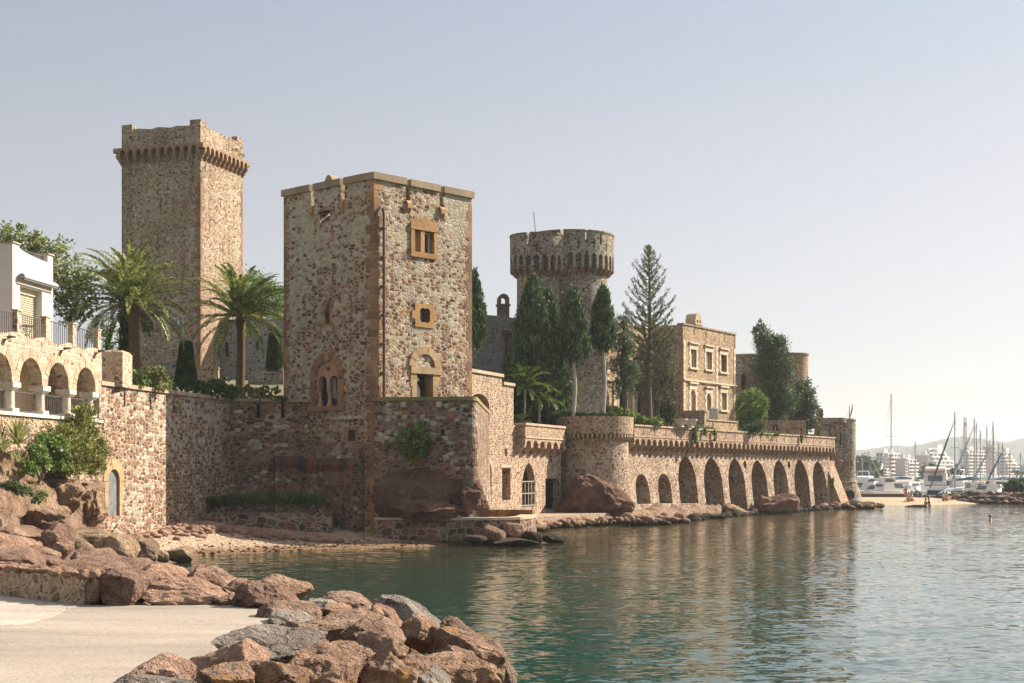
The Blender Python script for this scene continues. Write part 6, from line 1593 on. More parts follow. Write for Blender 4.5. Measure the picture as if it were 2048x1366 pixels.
for i, (px, py0, py1, u, lab) in enumerate(((1390, 858, 884, 9, 'longest ivy tail hanging over the arcade parapet'), (1410, 859, 870, 6, 'short ivy tail right of the longest one'), (1429, 862, 880, 6, 'middle length ivy tail over the third bay'), (1603, 872, 884, 5, 'thin ivy tail near the far end of the parapet'), (1665, 958, 982, 6, 'bright green fern tuft on the end buttress'))):
    FA2 = Fr(FA.P(0, 0, .80 if px < 1660 else 1.3)[:2], FA.d); p = FA2.P(FA2.u(px), 0); Yq = p[1]
    bush('hanging_ivy', lab, 'ivy', [(px, py0 + (py1 - py0) * k / 4, u * .62, (py1 - py0) / 7) for k in range(5)], Yq, 'hedge', .12, .07, 420, 26, 110 + i, .3, .3, -.4, group='ivy tails on the arcade')
bush('garden_shrub', 'grey green shrub at the foot of the big round bush', 'bush', [(1513, 853, 15, 11), (1500, 857, 13, 8)], 116, 'pine', .15, .07, 120, 36, 120, .25, .6)
# shrubs on the bank under the house
BKY = 53.0
bush('flowering_shrub', 'large yellow green shrub leaning against the sunlit sea wall', 'shrub', [(165, 868, 42, 36), (192, 905, 26, 32), (150, 905, 44, 34, -.9), (116, 878, 36, 30, -2.1), (165, 830, 26, 22), (186, 932, 22, 18), (130, 932, 34, 18, -1.6)], 53.9, 'shrub', .15, .045, 150, 34, 130, .3, .35, None, 2)
bush('green_shrub', 'dense greener shrub with lilac blossom on the rocky bank', 'shrub', [(100, 892, 26, 24), (78, 912, 24, 24, -1), (110, 922, 26, 20), (58, 937, 20, 15, -2), (120, 900, 18, 20)], 51.2, 'hedge', .13, .05, 190, 36, 131, .3, .4, None, 2)
bush('blossoms', 'white and lilac blossom clusters on the green shrub', 'flowers', [(122, 893, 14, 10), (92, 905, 26, 14), (75, 925, 16, 10), (90, 935, 14, 8), (70, 912, 10, 8)], 50.4, 'blossom', .06, .05, 50, 5, 132, .25, .7, None, 2)
def agave(label, px, py, Y, R, seed, n=46):
    rng = np.random.default_rng(seed); c = np.array(W(px, py, Y)); V = []
    for i in range(n):
        az = i * 2.4; el = math.radians(85 - 80 * (i / n) + rng.normal() * 6); ln = R * (.75 + .35 * rng.random()); w = R * .055
        h = np.array([math.cos(az), math.sin(az), 0]); s = np.cross(h, [0, 0, 1.0]); p = c.copy(); e = el; prev = None
        for k in range(6):
            ww = w * (1 - (k / 5.6) ** 1.6); a, b = p - s * ww, p + s * ww
            if prev is not None: V += [prev[0], prev[1], b, a]
            prev = (a, b); p = p + (h * math.cos(e) + np.array([0, 0, math.sin(e)])) * ln / 5; e -= .10
    v = np.array(V); solo('agave', label, 'agave', mesh_np('agave', v - c, quads=np.arange(len(v)).reshape(-1, 4)), M['agave'], tuple(c), 'striped agaves on the bank')
agave('larger striped agave with long pale edged leaves below the loggia', 36, 888, 48.9, 1.05, 140, 70); agave('small agave rosette at the foot of the larger one', 34, 925, 48.3, .6, 141, 40); agave('half cut agave at the left edge of the bank', 6, 905, 47.6, .7, 142, 36)
bush('ground_cover', 'blue green creeping mat on the rock bank', 'ground cover', [(10, 968, 22, 8), (45, 980, 22, 9), (75, 990, 20, 9), (70, 1003, 12, 8), (30, 975, 22, 8)], 45.8, M['grass'], .06, .03, 380, 40, 143, .25, .5)
bush('rock_tufts', 'little green weeds growing on the tall tower crown', 'weeds', [(470, 300, 9, 6), (484, 312, 7, 5)], 101.5, 'shrub', .2, .04, 90, 10, 144, .3, .4, .6)
def lamp_post():
    Y = 82; t = thing('lamp_post', 'slim garden lamp post with a lantern left of the second palm', 'lamp post', (wx(365, Y), Y, 7.6)); mb = MB(); x = wx(365, Y)
    mb.tube([(x, Y, 7.6), (x, Y, wz(634, Y))], .04, 8); part(t, 'pole', mb, M['greymetal']); mb = MB(); mb.tube([(x, Y, wz(634, Y)), (x - .25, Y, wz(628, Y)), (x - .35, Y, wz(634, Y))], .025, 6); part(t, 'arm', mb, M['greymetal'])
    mb = MB(); mb.lathe((x - .35, Y), [(.05, wz(634, Y)), (.18, wz(638, Y)), (.13, wz(646, Y)), (.02, wz(648, Y))], 10); part(t, 'lantern', mb, M['paleglass'])
lamp_post()
# ------------------------------------------------------------------ boulders
_ico = {}
def ico(sub):
    if sub not in _ico:
        bm = bmesh.new(); bmesh.ops.create_icosphere(bm, subdivisions=sub, radius=1.0)
        v = np.array([p.co[:] for p in bm.verts]); f = np.array([[q.index for q in x.verts] for x in bm.faces]); bm.free(); _ico[sub] = (v, f)
    return _ico[sub]
def rock_mesh(seed, dims, sub=4, cuts=9, rough=.035):
    """weathered block: a lump with broad worn facets, chips and a crack or two"""
    rng = np.random.default_rng(seed); v, f = ico(sub); v = v * (1 + .15 * fbm(v * .9 + 3, seed, 2))[:, None]
    for k in range(cuts):
        n = unit(rng.normal(size=(1, 3)))[0]; h = .50 + .34 * rng.random(); w = .02 * fbm(v * 2.2 + k, seed + k, 2); d = v @ n - h - w
        v = v - np.outer(np.maximum(d, 0) * .91, n)
    for k in range(4):
        n = unit(rng.normal(size=(1, 3)))[0]; h = np.percentile(v @ n, 94 + 5 * rng.random()); d = v @ n - h
        v = v - np.outer(np.maximum(d, 0) * .8, n)
    nz = fbm(v * 3.6 + 5, seed + 3, 5, .55); cr = np.abs(fbm(v * 1.1 + 9, seed + 7, 2, .5))
    v = v + unit(v) * (rough * nz - .035 * np.clip(1 - cr / .03, 0, 1) * (sub > 3))[:, None]
    a = rng.random() * 2 * PI; c, s = math.cos(a), math.sin(a); v = v @ np.array([[c, -s, 0], [s, c, 0], [0, 0, 1]]).T
    lo, hi = v.min(0), v.max(0); v = ((v - (lo + hi) / 2) / (hi - lo) * 2) * np.array(dims)
    me = mesh_np('boulder', v, tris=f); me.polygons.foreach_set("use_smooth", np.ones(len(me.polygons), bool))
    me.set_sharp_from_angle(angle=math.radians(40))
    return me
def boulder(box, Y, mat, seed, label, group, sub=5, depth=None, cuts=9, tilt=0.0, grow=1.0, rough=.035):
    x0, y0, x1, y1 = box; sx, sz_ = sz((x1 - x0) / 2, Y) * grow, sz((y1 - y0) / 2, Y) * grow; c = W((x0 + x1) / 2, (y0 + y1) / 2, Y)
    d = depth if depth else max(.35, .55 * (sx + sz_))
    me = rock_mesh(seed, (sx, d, sz_), sub, cuts, rough)
    if tilt:
        n = len(me.vertices); v = np.empty(n * 3, np.float32); me.vertices.foreach_get("co", v); v = v.reshape(-1, 3); v[:, 2] -= tilt * v[:, 0] * (sz_ / sx); me.vertices.foreach_set("co", v.ravel()); me.update()
    return solo('boulder', label, 'boulder', me, M[mat], tuple(c), group)
J = 'boulders along the jetty'
FG_ = [
 ((172, 1152, 218, 1216), 19.0, 'rock_brown', 'dark squarish boulder wedged against the end of the low wall', .5, 0),
 ((208, 1138, 318, 1222), 19.2, 'rock_pink', 'upright pinkish boulder with orange lichen edge at the pavement edge', .7, .15),
 ((290, 1152, 480, 1226), 19.4, 'rock_pink', 'broad wedge shaped pink boulder at the far pavement edge', .9, .25),
 ((272, 1128, 392, 1184), 20.8, 'rock_pink', 'rounded boulder behind the broad wedge boulder', .7, .2),
 ((378, 1136, 472, 1200), 20.9, 'rock_pink', 'sloping pale boulder nearest the cove water behind the wedge boulder', .6, .45),
 ((422, 1188, 482, 1218), 18.9, 'rock_brown', 'small dark wedge at the pavement corner', .35, .1),
 ((472, 1162, 600, 1240), 18.8, 'rock_pink', 'big rounded boulder at the pavement corner', .7, .2),
 ((496, 1148, 626, 1206), 20.2, 'rock_brown', 'flat topped slab boulder at the water behind the corner boulder', .6, .25),
 ((452, 1158, 504, 1186), 20.0, 'rock_brown', 'little brown boulder left of the flat topped slab', .4, 0),
 ((516, 1200, 655, 1262), 17.4, 'rock_brown', 'long dark brown boulder overhanging the pavement', .6, .1),
 ((636, 1184, 756, 1240), 18.6, 'rock_brown', 'dark boulder at the water with a rounded back', .6, .3),
 ((618, 1198, 684, 1234), 18.0, 'rock_grey', 'small grey boulder between two dark ones', .4, .2),
 ((648, 1206, 706, 1238), 17.6, 'rock_pink', 'small pink pointed boulder beside the small grey one', .35, 0),
 ((540, 1222, 626, 1262), 16.7, 'rock_grey', 'small dark and white mottled boulder at the pavement edge', .45, .1),
 ((535, 1244, 666, 1318), 14.4, 'rock_brown', 'brown boulder right of the big pale grey one', .55, .3),
 ((434, 1250, 646, 1346), 13.5, 'rock_grey', 'big pale grey boulder lying on the pavement edge', .75, .1),
 ((365, 1284, 530, 1390), 12.0, 'rock_pink', 'rough pinkish boulder left below the pale grey one', .55, -.2),
 ((236, 1308, 385, 1400), 11.25, 'rock_pink', 'reddish blocky boulder standing on the pavement at the bottom left', .45, 0),
 ((222, 1350, 400, 1420), 10.8, 'rock_grey', 'grey boulder cut by the bottom edge at the left end of the row', .5, 0),
 ((392, 1324, 512, 1410), 11.1, 'rock_orange', 'boulder covered in orange lichen near the bottom edge', .45, 0),
 ((474, 1314, 622, 1420), 11.5, 'rock_brown', 'brown fissured boulder right of the orange lichened one', .5, 0),
 ((596, 1222, 800, 1330), 14.8, 'rock_brown', 'large dark fronted boulder in the middle of the pile', .7, .1),
 ((676, 1232, 808, 1330), 14.0, 'rock_brown', 'shaggy brown boulder on the right of the large dark fronted one', .6, .2),
 ((730, 1212, 826, 1308), 16.3, 'rock_pink', 'pale pink flat faced boulder in the upper pile', .6, .35),
 ((744, 1195, 884, 1272), 17.4, 'rock_grey', 'long grey speckled boulder sloping to the water', .5, .5),
 ((796, 1230, 886, 1312), 16.2, 'rock_brown', 'cracked brown boulder below the long grey one', .5, .3),
 ((570, 1288, 750, 1420), 12.0, 'rock_brown', 'large pitted brown boulder at the bottom edge', .7, 0),
 ((700, 1268, 880, 1420), 12.5, 'rock_orange', 'large boulder with orange stains at the bottom centre of the pile', .75, .15),
 ((850, 1262, 1012, 1400), 16.0, 'rock_brown', 'long ridged boulder running down to the water', .6, .45),
 ((880, 1240, 960, 1320), 17.0, 'rock_brown', 'knobbly brown boulder on the waterside of the pile', .5, .4),
 ((818, 1310, 1000, 1430), 13.2, 'rock_brown', 'smooth rounded brown boulder at the bottom right of the pile', .6, .2),
 ((866, 1290, 960, 1360), 15.4, 'rock_pink', 'small angular boulder behind the smooth rounded one', .45, .2),
 ((966, 1306, 1034, 1420), 17.6, 'rock_tan', 'lowest boulder touching the water at the right end', .5, .5),
 ((816, 1334, 910, 1420), 12.2, 'rock_grey', 'dark grey crusted boulder at the bottom edge', .45, 0),
]
for i, (b, Y, m, lab, d, tl) in enumerate(FG_): boulder(b, Y, m, 200 + i, lab, J, 6, d * .82, 13, tl, 1.04, .055)
S = 'boulders on the rocky shore'
SH_ = [
 ((-40, 1062, 95, 1140), 34, 'rock_pink', 'large flat slab boulder at the left edge of the shore', 2.2, .3), ((84, 1045, 146, 1116), 42, 'rock_pink', 'pointed pyramid boulder standing up from the shore', .8, .1),
 ((84, 1058, 122, 1090), 40, 'rock_brown', 'small rounded boulder in front of the pyramid boulder', .4, 0), ((138, 1055, 224, 1096), 50, 'rock_tan', 'long dark topped boulder behind the pyramid boulder', 1.0, .15),
 ((138, 1074, 192, 1116), 45, 'rock_tan', 'grey egg shaped boulder on the shore', .6, .3), ((186, 1066, 276, 1132), 48, 'rock_tan', 'largest grey tan boulder at the cove water', 1.0, .2),
 ((256, 1080, 316, 1128), 51, 'rock_tan', 'tan boulder right of the largest grey tan one', .7, .3), ((268, 1074, 320, 1102), 54, 'rock_brown', 'dark boulder at the foot of the sea wall beach', .7, .4),
 ((302, 1098, 338, 1126), 52, 'rock_tan', 'small tan boulder at the water beside the lone boulder', .4, .2), ((330, 1090, 388, 1128), 53.5, 'rock_tan', 'lone pyramid boulder at the waters edge on the beach', .6, .1),
 ((106, 1086, 150, 1122), 37, 'rock_brown', 'dark boulder below the pyramid boulder', .5, .1), ((66, 1108, 136, 1146), 28, 'rock_pink', 'low pink boulder behind the low wall', .6, .1),
 ((116, 1114, 266, 1172), 23, 'rock_orange', 'broad orange stained boulder behind the upright pinkish one', .8, .25), ((140, 1094, 205, 1136), 33, 'rock_pink', 'mid size pink boulder between slab and cove', .7, .2),
 ((-20, 1092, 80, 1150), 26, 'rock_pink', 'rough pink boulder just behind the low wall', .9, .2), ((0, 1050, 90, 1085), 44, 'rock_cliff', 'layered slab at the foot of the rocky bank', 1.2, .1),
 ((60, 1092, 118, 1126), 31, 'rock_pink', 'tilted pink slab left of the dark boulder', .6, .4), ((180, 1112, 240, 1146), 30, 'rock_brown', 'brown boulder sitting low at the cove corner', .6, .3)]
for i, (b, Y, m, lab, d, tl) in enumerate(SH_): boulder(b, Y, m, 300 + i, lab, S, 5, d * .8, 9, tl)
B = 'rock outcrops under the castle walls'
for i, (b, Y, m, lab, d, tl, sub) in enumerate([
 ((742, 935, 930, 1060), 67.35, 'rock_red', 'dark red bedrock bulge under the terrace wall', .55, .1, 5), ((880, 952, 984, 1050), 67.6, 'rock_red', 'red bedrock nose jutting from the terrace corner', .75, .1, 5),
 ((760, 995, 930, 1046), 66.9, 'rock_red', 'lower red bedrock ledge above the quay', .8, 0, 5), ((1112, 950, 1270, 1066), 93.2, 'rock_red', 'big leaning red rock at the foot of the bastion', 1.3, .32, 5),
 ((140, 975, 212, 1062), 55.4, 'rock_cliff', 'ochre overhanging crag beside the blocked doorway', .8, 0, 5), ((60, 950, 170, 1040), 52.5, 'rock_cliff', 'reddish crag under the flowering shrub', .8, .1, 5), ((40, 1018, 135, 1062), 48, 'rock_cliff', 'low layered crag with a dark hollow at the bank foot', .7, .1, 5),
 ((1503, 985, 1600, 1050), 116.5, 'rock_red', 'dark domed rock standing between the arcade piers', 1.6, .1, 4), ((1440, 1008, 1500, 1040), 112, 'rock_brown', 'low rock at the foot of the second tall arch', .9, .2, 4)]):
    boulder(b, Y, m, 330 + i, lab, B, sub, d, 26, tl, 1.0, .12)
Q = 'boulders at the quay end'
for i, (b, Y, m, lab) in enumerate([((965, 1050, 1012, 1086), 66.0, 'rock_brown', 'largest brown boulder leaning on the quay end'), ((1005, 1045, 1050, 1084), 66.8, 'rock_brown', 'brown boulder right of the largest one at the quay'), ((1040, 1062, 1085, 1088), 67.4, 'rock_wet', 'dark wet rock at the tip of the quay'), ((1070, 1066, 1135, 1086), 68.6, 'rock_wet', 'low dark wet ledge running into the water'), ((925, 1070, 975, 1088), 65.4, 'rock_wet', 'low wet rock under the quay wall'), ((985, 1076, 1080, 1094), 65.6, 'rock_wet', 'dark seaweedy shelf in front of the quay boulders')]):
    boulder(b, Y, m, 345 + i, lab, Q, 4, None, 8, .1)
# rock shelf and rubble along the water under the arcade
def scatter(name, label, cat, n, fn, mat, seed, smin, smax, kind='stuff'):
    rng = np.random.default_rng(seed); v0, f0 = ico(2); V, Fs = [], []
    for k in range(n):
        c = np.array(fn(rng)); s = smin + (smax - smin) * rng.random() ** 2.2; v = v0.copy()
        for q in range(6):
            nn = unit(rng.normal(size=(1, 3)))[0]; v -= np.outer(np.maximum(v @ nn - (.5 + .3 * rng.random()), 0) * .95, nn)
        v = v * np.array([1, .8 + .4 * rng.random(), .45 + .4 * rng.random()]) * s; a = rng.random() * 6.28; R = np.array([[math.cos(a), -math.sin(a), 0], [math.sin(a), math.cos(a), 0], [0, 0, 1]])
        V.append(v @ R.T + c); Fs.append(f0 + k * len(v0))
    structure(name, mesh_np(name, np.concatenate(V), tris=np.concatenate(Fs)), M[mat], label, kind=kind, cat=cat)
def on_beach(x, y): return float(beach_z(np.array([[x]]), np.array([[y]]))[0, 0])
def f_beach(r):
    t = r.random(); x = wx(210, 57) + t * (wx(690, 67.5) - wx(210, 57)); y = np.interp(x, [wx(210, 57.5), wx(330, 62.5), wx(380, 65.2), wx(690, 67)], [57.2, 61.5, 65.0, 66.0]) - .25 - abs(r.normal()) * (1.6 if x < -13 else .6); return (x, y, on_beach(x, y) + .03)
scatter('beach_rubble', 'broken stones strewn along the foot of the cove walls', 'rubble', 900, f_beach, 'rock_pink', 5, .06, .34)
def f_pebble(r):
    x = wx(300, 58) + r.random() * 11; y = np.interp(x, WLX, WLY) + abs(r.normal()) * 2.2; return (x, y, on_beach(x, y) + .01)
scatter('beach_pebbles', 'small dark pebbles on the shingle beach', 'pebbles', 500, f_pebble, 'rock_tan', 6, .02, .10)
mb = MB(); ul = [FA.u(p) for p in (1225, 1300, 1400, 1436)]
def shelf():
    n1, n2 = 90, 14; v = []
    for i in range(n1):
        u = -3.2 + (FA.u(1436) + 3.2) * i / (n1 - 1)
        for j in range(n2):
            r = j / (n2 - 1); dd = -.2 + r * float(np.interp(u, [-3, 0, 10, 16], [3.2, 2.8, 2.2, .9])); z = float(np.interp(r, [0, .45, .6, 1], [.95, .85, .5, -.35])); v.append(FA.P(u, z, dd))
    v = np.array(v); d = v * np.array([.8, .8, 2]); v[:, 2] += .22 * fbm(d, 50, 5, .6); v[:, 0] += .2 * fbm(d, 51, 4); i, j = np.meshgrid(np.arange(n1 - 1), np.arange(n2 - 1)); a = (i * n2 + j).ravel()
    return mesh_np('rock_shelf', v, quads=np.stack([a, a + 1, a + n2 + 1, a + n2], 1))
structure('rock_shelf', shelf(), M['rock_cliff'], 'rough rock shelf at the foot of the first arches', cat='rock shelf')
def f_arc(r):
    u = -6 + r.random() ** .8 * (FA.u(1700) + 6); d = float(np.interp(u, [-6, 0, 12, 18, 45], [4.5, 2.9, 2.0, 1.1, .9])) + r.normal() * .4; p = FA.P(u, 0, d); return (p[0], p[1], .02 + .15 * r.random())
scatter('shore_stones', 'dark stones along the waterline of the arcade', 'stones', 420, f_arc, 'rock_wet', 7, .12, .55)
def f_arc2(r):
    u = -7 + r.random() * 6; p = FA.P(u, 0, 3.6 + r.normal() * .5); return (p[0], p[1], .15 + .3 * r.random())
scatter('landing_stones', 'pale broken stones below the bastion landing', 'stones', 160, f_arc2, 'rock_pink', 8, .12, .5)
mb = MB(); mb.flat([(wx(1060, 80), 80), (wx(1075, 84), 84), (wx(1150, 88), 88), (wx(1215, 92), 92), (8, 98), (3, 97), (-1, 84)], -.3, .75); structure('landing', mb, M['sand'], 'sandy landing before the gateway', cat='landing')
def f_low(r):
    y = 81 + r.random() * 12; x = np.interp(y, [80, 84, 88, 92], [wx(1062, 80), wx(1078, 84), wx(1152, 88), wx(1218, 92)]) + r.normal() * .35; return (x, y, .1 + .35 * r.random())
scatter('landing_edge_stones', 'loose rocks along the landing edge', 'stones', 170, f_low, 'rock_brown', 9, .12, .5)
# jetty fill stones between the boulders
def f_fill(r):
    y = 11 + r.random() * 9; x = float(np.interp(y, [10.5, 14, 16.6, 19, 20.5], [-2.2, -2.5, -2.5, -3.3, -3.3])) + .2 + r.random() * 2.6; return (x, y, float(emb_z(np.array([[x]]), np.array([[y]]))[0, 0]) + .02)
scatter('infill_stones', 'smaller stones filling the gaps between the jetty boulders', 'stones', 200, f_fill, 'rock_pink', 10, .10, .34)
# low wall on the pavement
def low_wall():
    a, b = (wx(172, 18.75), 18.8), (wx(-60, 20.9), 20.9); f = Fr(b, (a[0] - b[0], a[1] - b[1])); L = math.hypot(a[0] - b[0], a[1] - b[1]); rng = np.random.default_rng(77); v0, f0 = ico(3); V, Fs = [], []; k = 0
    mb = MB(); mb.box(f, 0, L - .03, PZ - .3, PZ + .35, -.40, .03)
    t = thing('low_stone_wall', 'low rough stone wall at the far side of the pavement', 'wall', (a[0], a[1], PZ)); part(t, 'core', mb, M['lowwall'])
    def st(u, w, d, su, sw, sd):
        nonlocal k
        v = v0.copy()
        for q in range(7): nn = unit(rng.normal(size=(1, 3)))[0]; v -= np.outer(np.maximum(v @ nn - (.55 + .3 * rng.random()), 0) * .9, nn)
        v += v * (.12 * fbm(v * 2.5 + k, k, 3))[:, None]; p = np.array([f.P(u + x * su, w + z * sw, d - y * sd) for x, y, z in v]); V.append(p); Fs.append(f0 + k * len(v0)); k += 1
    u = 0
    while u < L:
        su = .09 + .09 * rng.random(); sd = 0
        for d in (-.03, -.2, -.36): st(u + su, PZ + .37, d, su * 1.05, .06, .12)
        u += 2 * su
    for d in (-.1, -.24, -.38):
        for w in (.05, .16, .27, .37): st(L, PZ + w, d, .09, .062, .08)
    v = np.concatenate(V); part(t, 'stones', mesh_np('stones', v - np.array([a[0], a[1], PZ]), tris=np.concatenate(Fs)), M['rock_pink'])
low_wall()
# ------------------------------------------------------------------ marina, town and people far away
def loc2(o, mbs): pass
def boat_frame(x, y, hd): return Matrix.Translation((x, y, 0)) @ Matrix.Rotation(hd, 4, 'Z')
def put(parent, name, mb, mat, Mx, smooth=False, label=None):
    mb.v = [tuple(Mx @ Vector(p)) for p in mb.v]; return part(parent, name, mb, mat, smooth, label)
def hull_mb(L, B, Fb, stern=.75):
    mb = MB(); st = []; n = 12
    for i in range(n + 1):
        q = i / n; x = -L / 2 + L * q; hb = B / 2 * (stern + (1 - stern) * min(1, q * 2.5)) * (1 - max(0, (q - .45) / .55) ** 2.2); sh = Fb * (.92 + .22 * q * q)
        st.append([(x, 0, -.25), (x, hb * .62, -.12), (x, hb * .95, sh * .45), (x, hb, sh), (x, 0, sh + .03), (x, -hb, sh), (x, -hb * .95, sh * .45), (x, -hb * .62, -.12)])
    vs = [p for s in st for p in s]; fs = []
    for i in range(n):
        for k in range(8): fs.append((i * 8 + k, i * 8 + (k + 1) % 8, (i + 1) * 8 + (k + 1) % 8, (i + 1) * 8 + k))
    fs += [tuple(range(8)), tuple(range(n * 8, n * 8 + 8))]
    return mb.add(vs, fs)
HULLS = {'w': M['white'], 'b': plain('navy_hull', (0.03, 0.06, 0.13), .4), 'g': plain('pale_grey_hull', (0.5, 0.5, 0.5), .4)}
M['mast'] = plain('mast_metal', (0.30, 0.31, 0.33), .4, var=.05); M['furl'] = plain('blue_furled_sail', (0.05, 0.11, 0.17), .8); M['furl_g'] = plain('grey_furled_sail', (0.33, 0.37, 0.40), .8); M['wire'] = plain('rigging_wire', (0.30, 0.30, 0.31), .5)
def sailboat(px, Y, top, label, L=9.5, hd=1.2, hull='w', furl=None, lean=0.0, mr=.085):
    x = wx(px, Y); t = thing('sailboat', label, 'sailboat', (x, Y, 0), 'sailing boats in the marina'); Mx = boat_frame(x, Y, hd); B = L * .31; Fb = 1.0
    zt = wz(top, Y)
    put(t, 'hull', hull_mb(L, B, Fb), HULLS[hull], Mx, True)
    mb = MB(); mb.prism(Fr((0, 0), (0, 1)), [(-L * .16, Fb), (L * .20, Fb), (L * .14, Fb + .34), (-L * .12, Fb + .48), (-L * .16, Fb + .45)], -B * .27, B * .27); put(t, 'cabin', mb, M['white'], Mx)
    mb = MB(); mb.tube([(L * .08, 0, Fb), (L * .08 + lean * .5, 0, zt)], [mr, mr * .75], 8); put(t, 'mast', mb, M['mast'], Mx)
    mb = MB(); mb.tube([(L * .07, 0, Fb + 1.3), (-L * .33, 0, Fb + 1.4)], .06, 6); bm_ = put(t, 'boom', mb, M['mast'], Mx)
    mb = MB(); mb.tube([(L * .05, 0, Fb + 1.45), (-L * .15, 0, Fb + 1.58), (-L * .32, 0, Fb + 1.5)], [.13, .17, .10], 8); put(bm_, 'sail_cover', mb, M['furl'] if hull != 'g' else M['furl_g'], Mx)
    mb = MB(); zs = Fb + (zt - Fb) * .55
    mb.tube([(L * .08, -.75, zs), (L * .08, .75, zs)], .028, 5)
    for e in ((L * .48, 0, Fb + .1), (-L * .48, 0, Fb + .1)): mb.tube([(L * .08, 0, zt - .3), e], .014, 4)
    for sg in (-1, 1): mb.tube([(L * .08, 0, zt - .4), (L * .08, sg * .75, zs), (L * .06, sg * B * .45, Fb)], .014, 4)
    put(t, 'rigging', mb, M['wire'], Mx)
    if furl:
        mb = MB(); a, b = Vector((L * .09, 0, zt - 1.2)), Vector((L * .46, 0, Fb + .3)); mb.tube([a, a.lerp(b, .3), a.lerp(b, .75), b], [.03, .10, .13, .05], 8); put(t, 'furled_sail', mb, M['furl'] if furl == 'b' else M['furl_g'], Mx)
    return t
BO = [(1790, 205, 787, 'sailboat with the tallest mast of all, standing alone left of the others', 12, 1.9, 'w', None), (1709, 200, 812, 'sailboat whose mast rises right beside the corner tower', 11, 2.2, 'w', None),
 (1920, 182, 824, 'sailboat with the tallest cluster mast and a dark blue furled jib leaning left', 10, -2.75, 'b', 'b'), (1930, 196, 833, 'sailboat just right of the tallest cluster mast', 10, 1.4, 'w', None), (1937, 204, 835, 'sailboat with the third mast from the left in the cluster', 10, 1.7, 'w', None),
 (1953, 214, 845, 'sailboat in the middle of the cluster with a short topped mast', 9.5, 1.3, 'w', None), (1959, 186, 836, 'sailboat with a grey furled jib leaning left in the cluster', 10, -2.8, 'g', 'g'), (1966, 218, 860, 'sailboat with a thick short mast in the cluster', 9, 1.8, 'w', None),
 (1984, 190, 843, 'sailboat with a single tall mast right of the cluster', 10, 1.1, 'w', None), (1997, 184, 866, 'sailboat with a thin furled jib leaning far left, in front of the pinkish building', 9, -2.9, 'w', 'g'), (2001, 212, 884, 'sailboat with a short mast behind the thin jib', 9, 1.6, 'w', None),
 (2013, 180, 886, 'sailboat with a dark blue mast cover near the breakwater bush', 9, -2.6, 'b', 'b'), (2022, 206, 901, 'small sailboat with a thin mast above the breakwater bush', 8, 1.5, 'w', None), (2045, 215, 905, 'sailboat with a faint thin mast at the right edge', 8, 1.7, 'g', None),
 (1837, 214, 882, 'sailboat with a pale wide mast between the two apartment groups', 9, 2.0, 'w', None), (1723, 206, 915, 'sailboat with short white mast and spreader right of the corner tower', 9, 1.2, 'w', None), (1851, 232, 930, 'small sailboat with the left one of two short pale masts before the round tree', 7, 1.5, 'w', None), (1858, 236, 930, 'small sailboat with the right one of two short pale masts before the round tree', 7, 1.7, 'w', None),
 (1874, 238, 934, 'small sailboat with a short mast right of the round tree', 7, 1.3, 'w', None), (1741, 236, 925, 'small sailboat with a faint mast in front of the umbrella pines', 7, 1.6, 'w', None), (1975, 240, 850, 'sailboat with a pale mast seen between the grey jib and the single tall mast', 9, 1.4, 'w', None)]
for b in BO: sailboat(*b)
M['smoked'] = glassy('smoked_glass', (0.12, 0.14, 0.15), .2)
def motor_yacht(px, Y, L, hd, label, fly=True, h=1.0, canopy=None):
    x = wx(px, Y); t = thing('motor_yacht', label, 'motorboat', (x, Y, 0), 'motor boats in the marina'); Mx = boat_frame(x, Y, hd); B = L * .32; Fb = 1.25 * h
    put(t, 'hull', hull_mb(L, B, Fb, .95), M['white'], Mx, True)
    k = Fr((0, 0), (0, 1)); mb = MB(); mb.prism(k, [(-L * .25, Fb), (L * .28, Fb), (L * .12, Fb + 1.1 * h), (-L * .22, Fb + 1.15 * h)], -B * .40, B * .40); c = put(t, 'cabin', mb, M['white'], Mx)
    mb = MB(); mb.prism(k, [(L * .02, Fb + .35 * h), (L * .245, Fb + .35 * h), (L * .155, Fb + .95 * h), (-L * .02, Fb + .95 * h)], -B * .405, B * .405); mb.prism(k, [(-L * .26, Fb + .5), (-L * .252, Fb + .5), (-L * .24, Fb + .9 * h), (-L * .25, Fb + .9 * h)], -B * .25, B * .25); put(c, 'window', mb, M['smoked'], Mx)
    if fly:
        mb = MB(); mb.prism(k, [(-L * .20, Fb + 1.155 * h), (L * .06, Fb + 1.155 * h), (0, Fb + 1.75 * h), (-L * .19, Fb + 1.6 * h)], -B * .36, B * .36); put(t, 'flybridge', mb, M['white'], Mx)
        mb = MB(); mb.tube([(-L * .15, -B * .33, Fb + 1.6 * h), (-L * .17, -B * .28, Fb + 2.4 * h), (-L * .17, B * .28, Fb + 2.4 * h), (-L * .15, B * .33, Fb + 1.6 * h)], .07, 6); put(t, 'radar_arch', mb, M['white'], Mx)
    if canopy:
        mb = MB(); mb.prism(k, [(-L * .42, Fb + 1.3 * h), (-L * .20, Fb + 1.35 * h), (-L * .20, Fb + 1.45 * h), (-L * .42, Fb + 1.4 * h)], -B * .38, B * .38); put(t, 'canopy', mb, canopy, Mx)
    mb = MB()
    for sg in (-1, 1): mb.tube([(L * .1, sg * B * .42, Fb + .55), (L * .35, sg * B * .25, Fb + .65), (L * .49, 0, Fb + .75)], .025, 5)
    put(t, 'rail', mb, M['mast'], Mx)
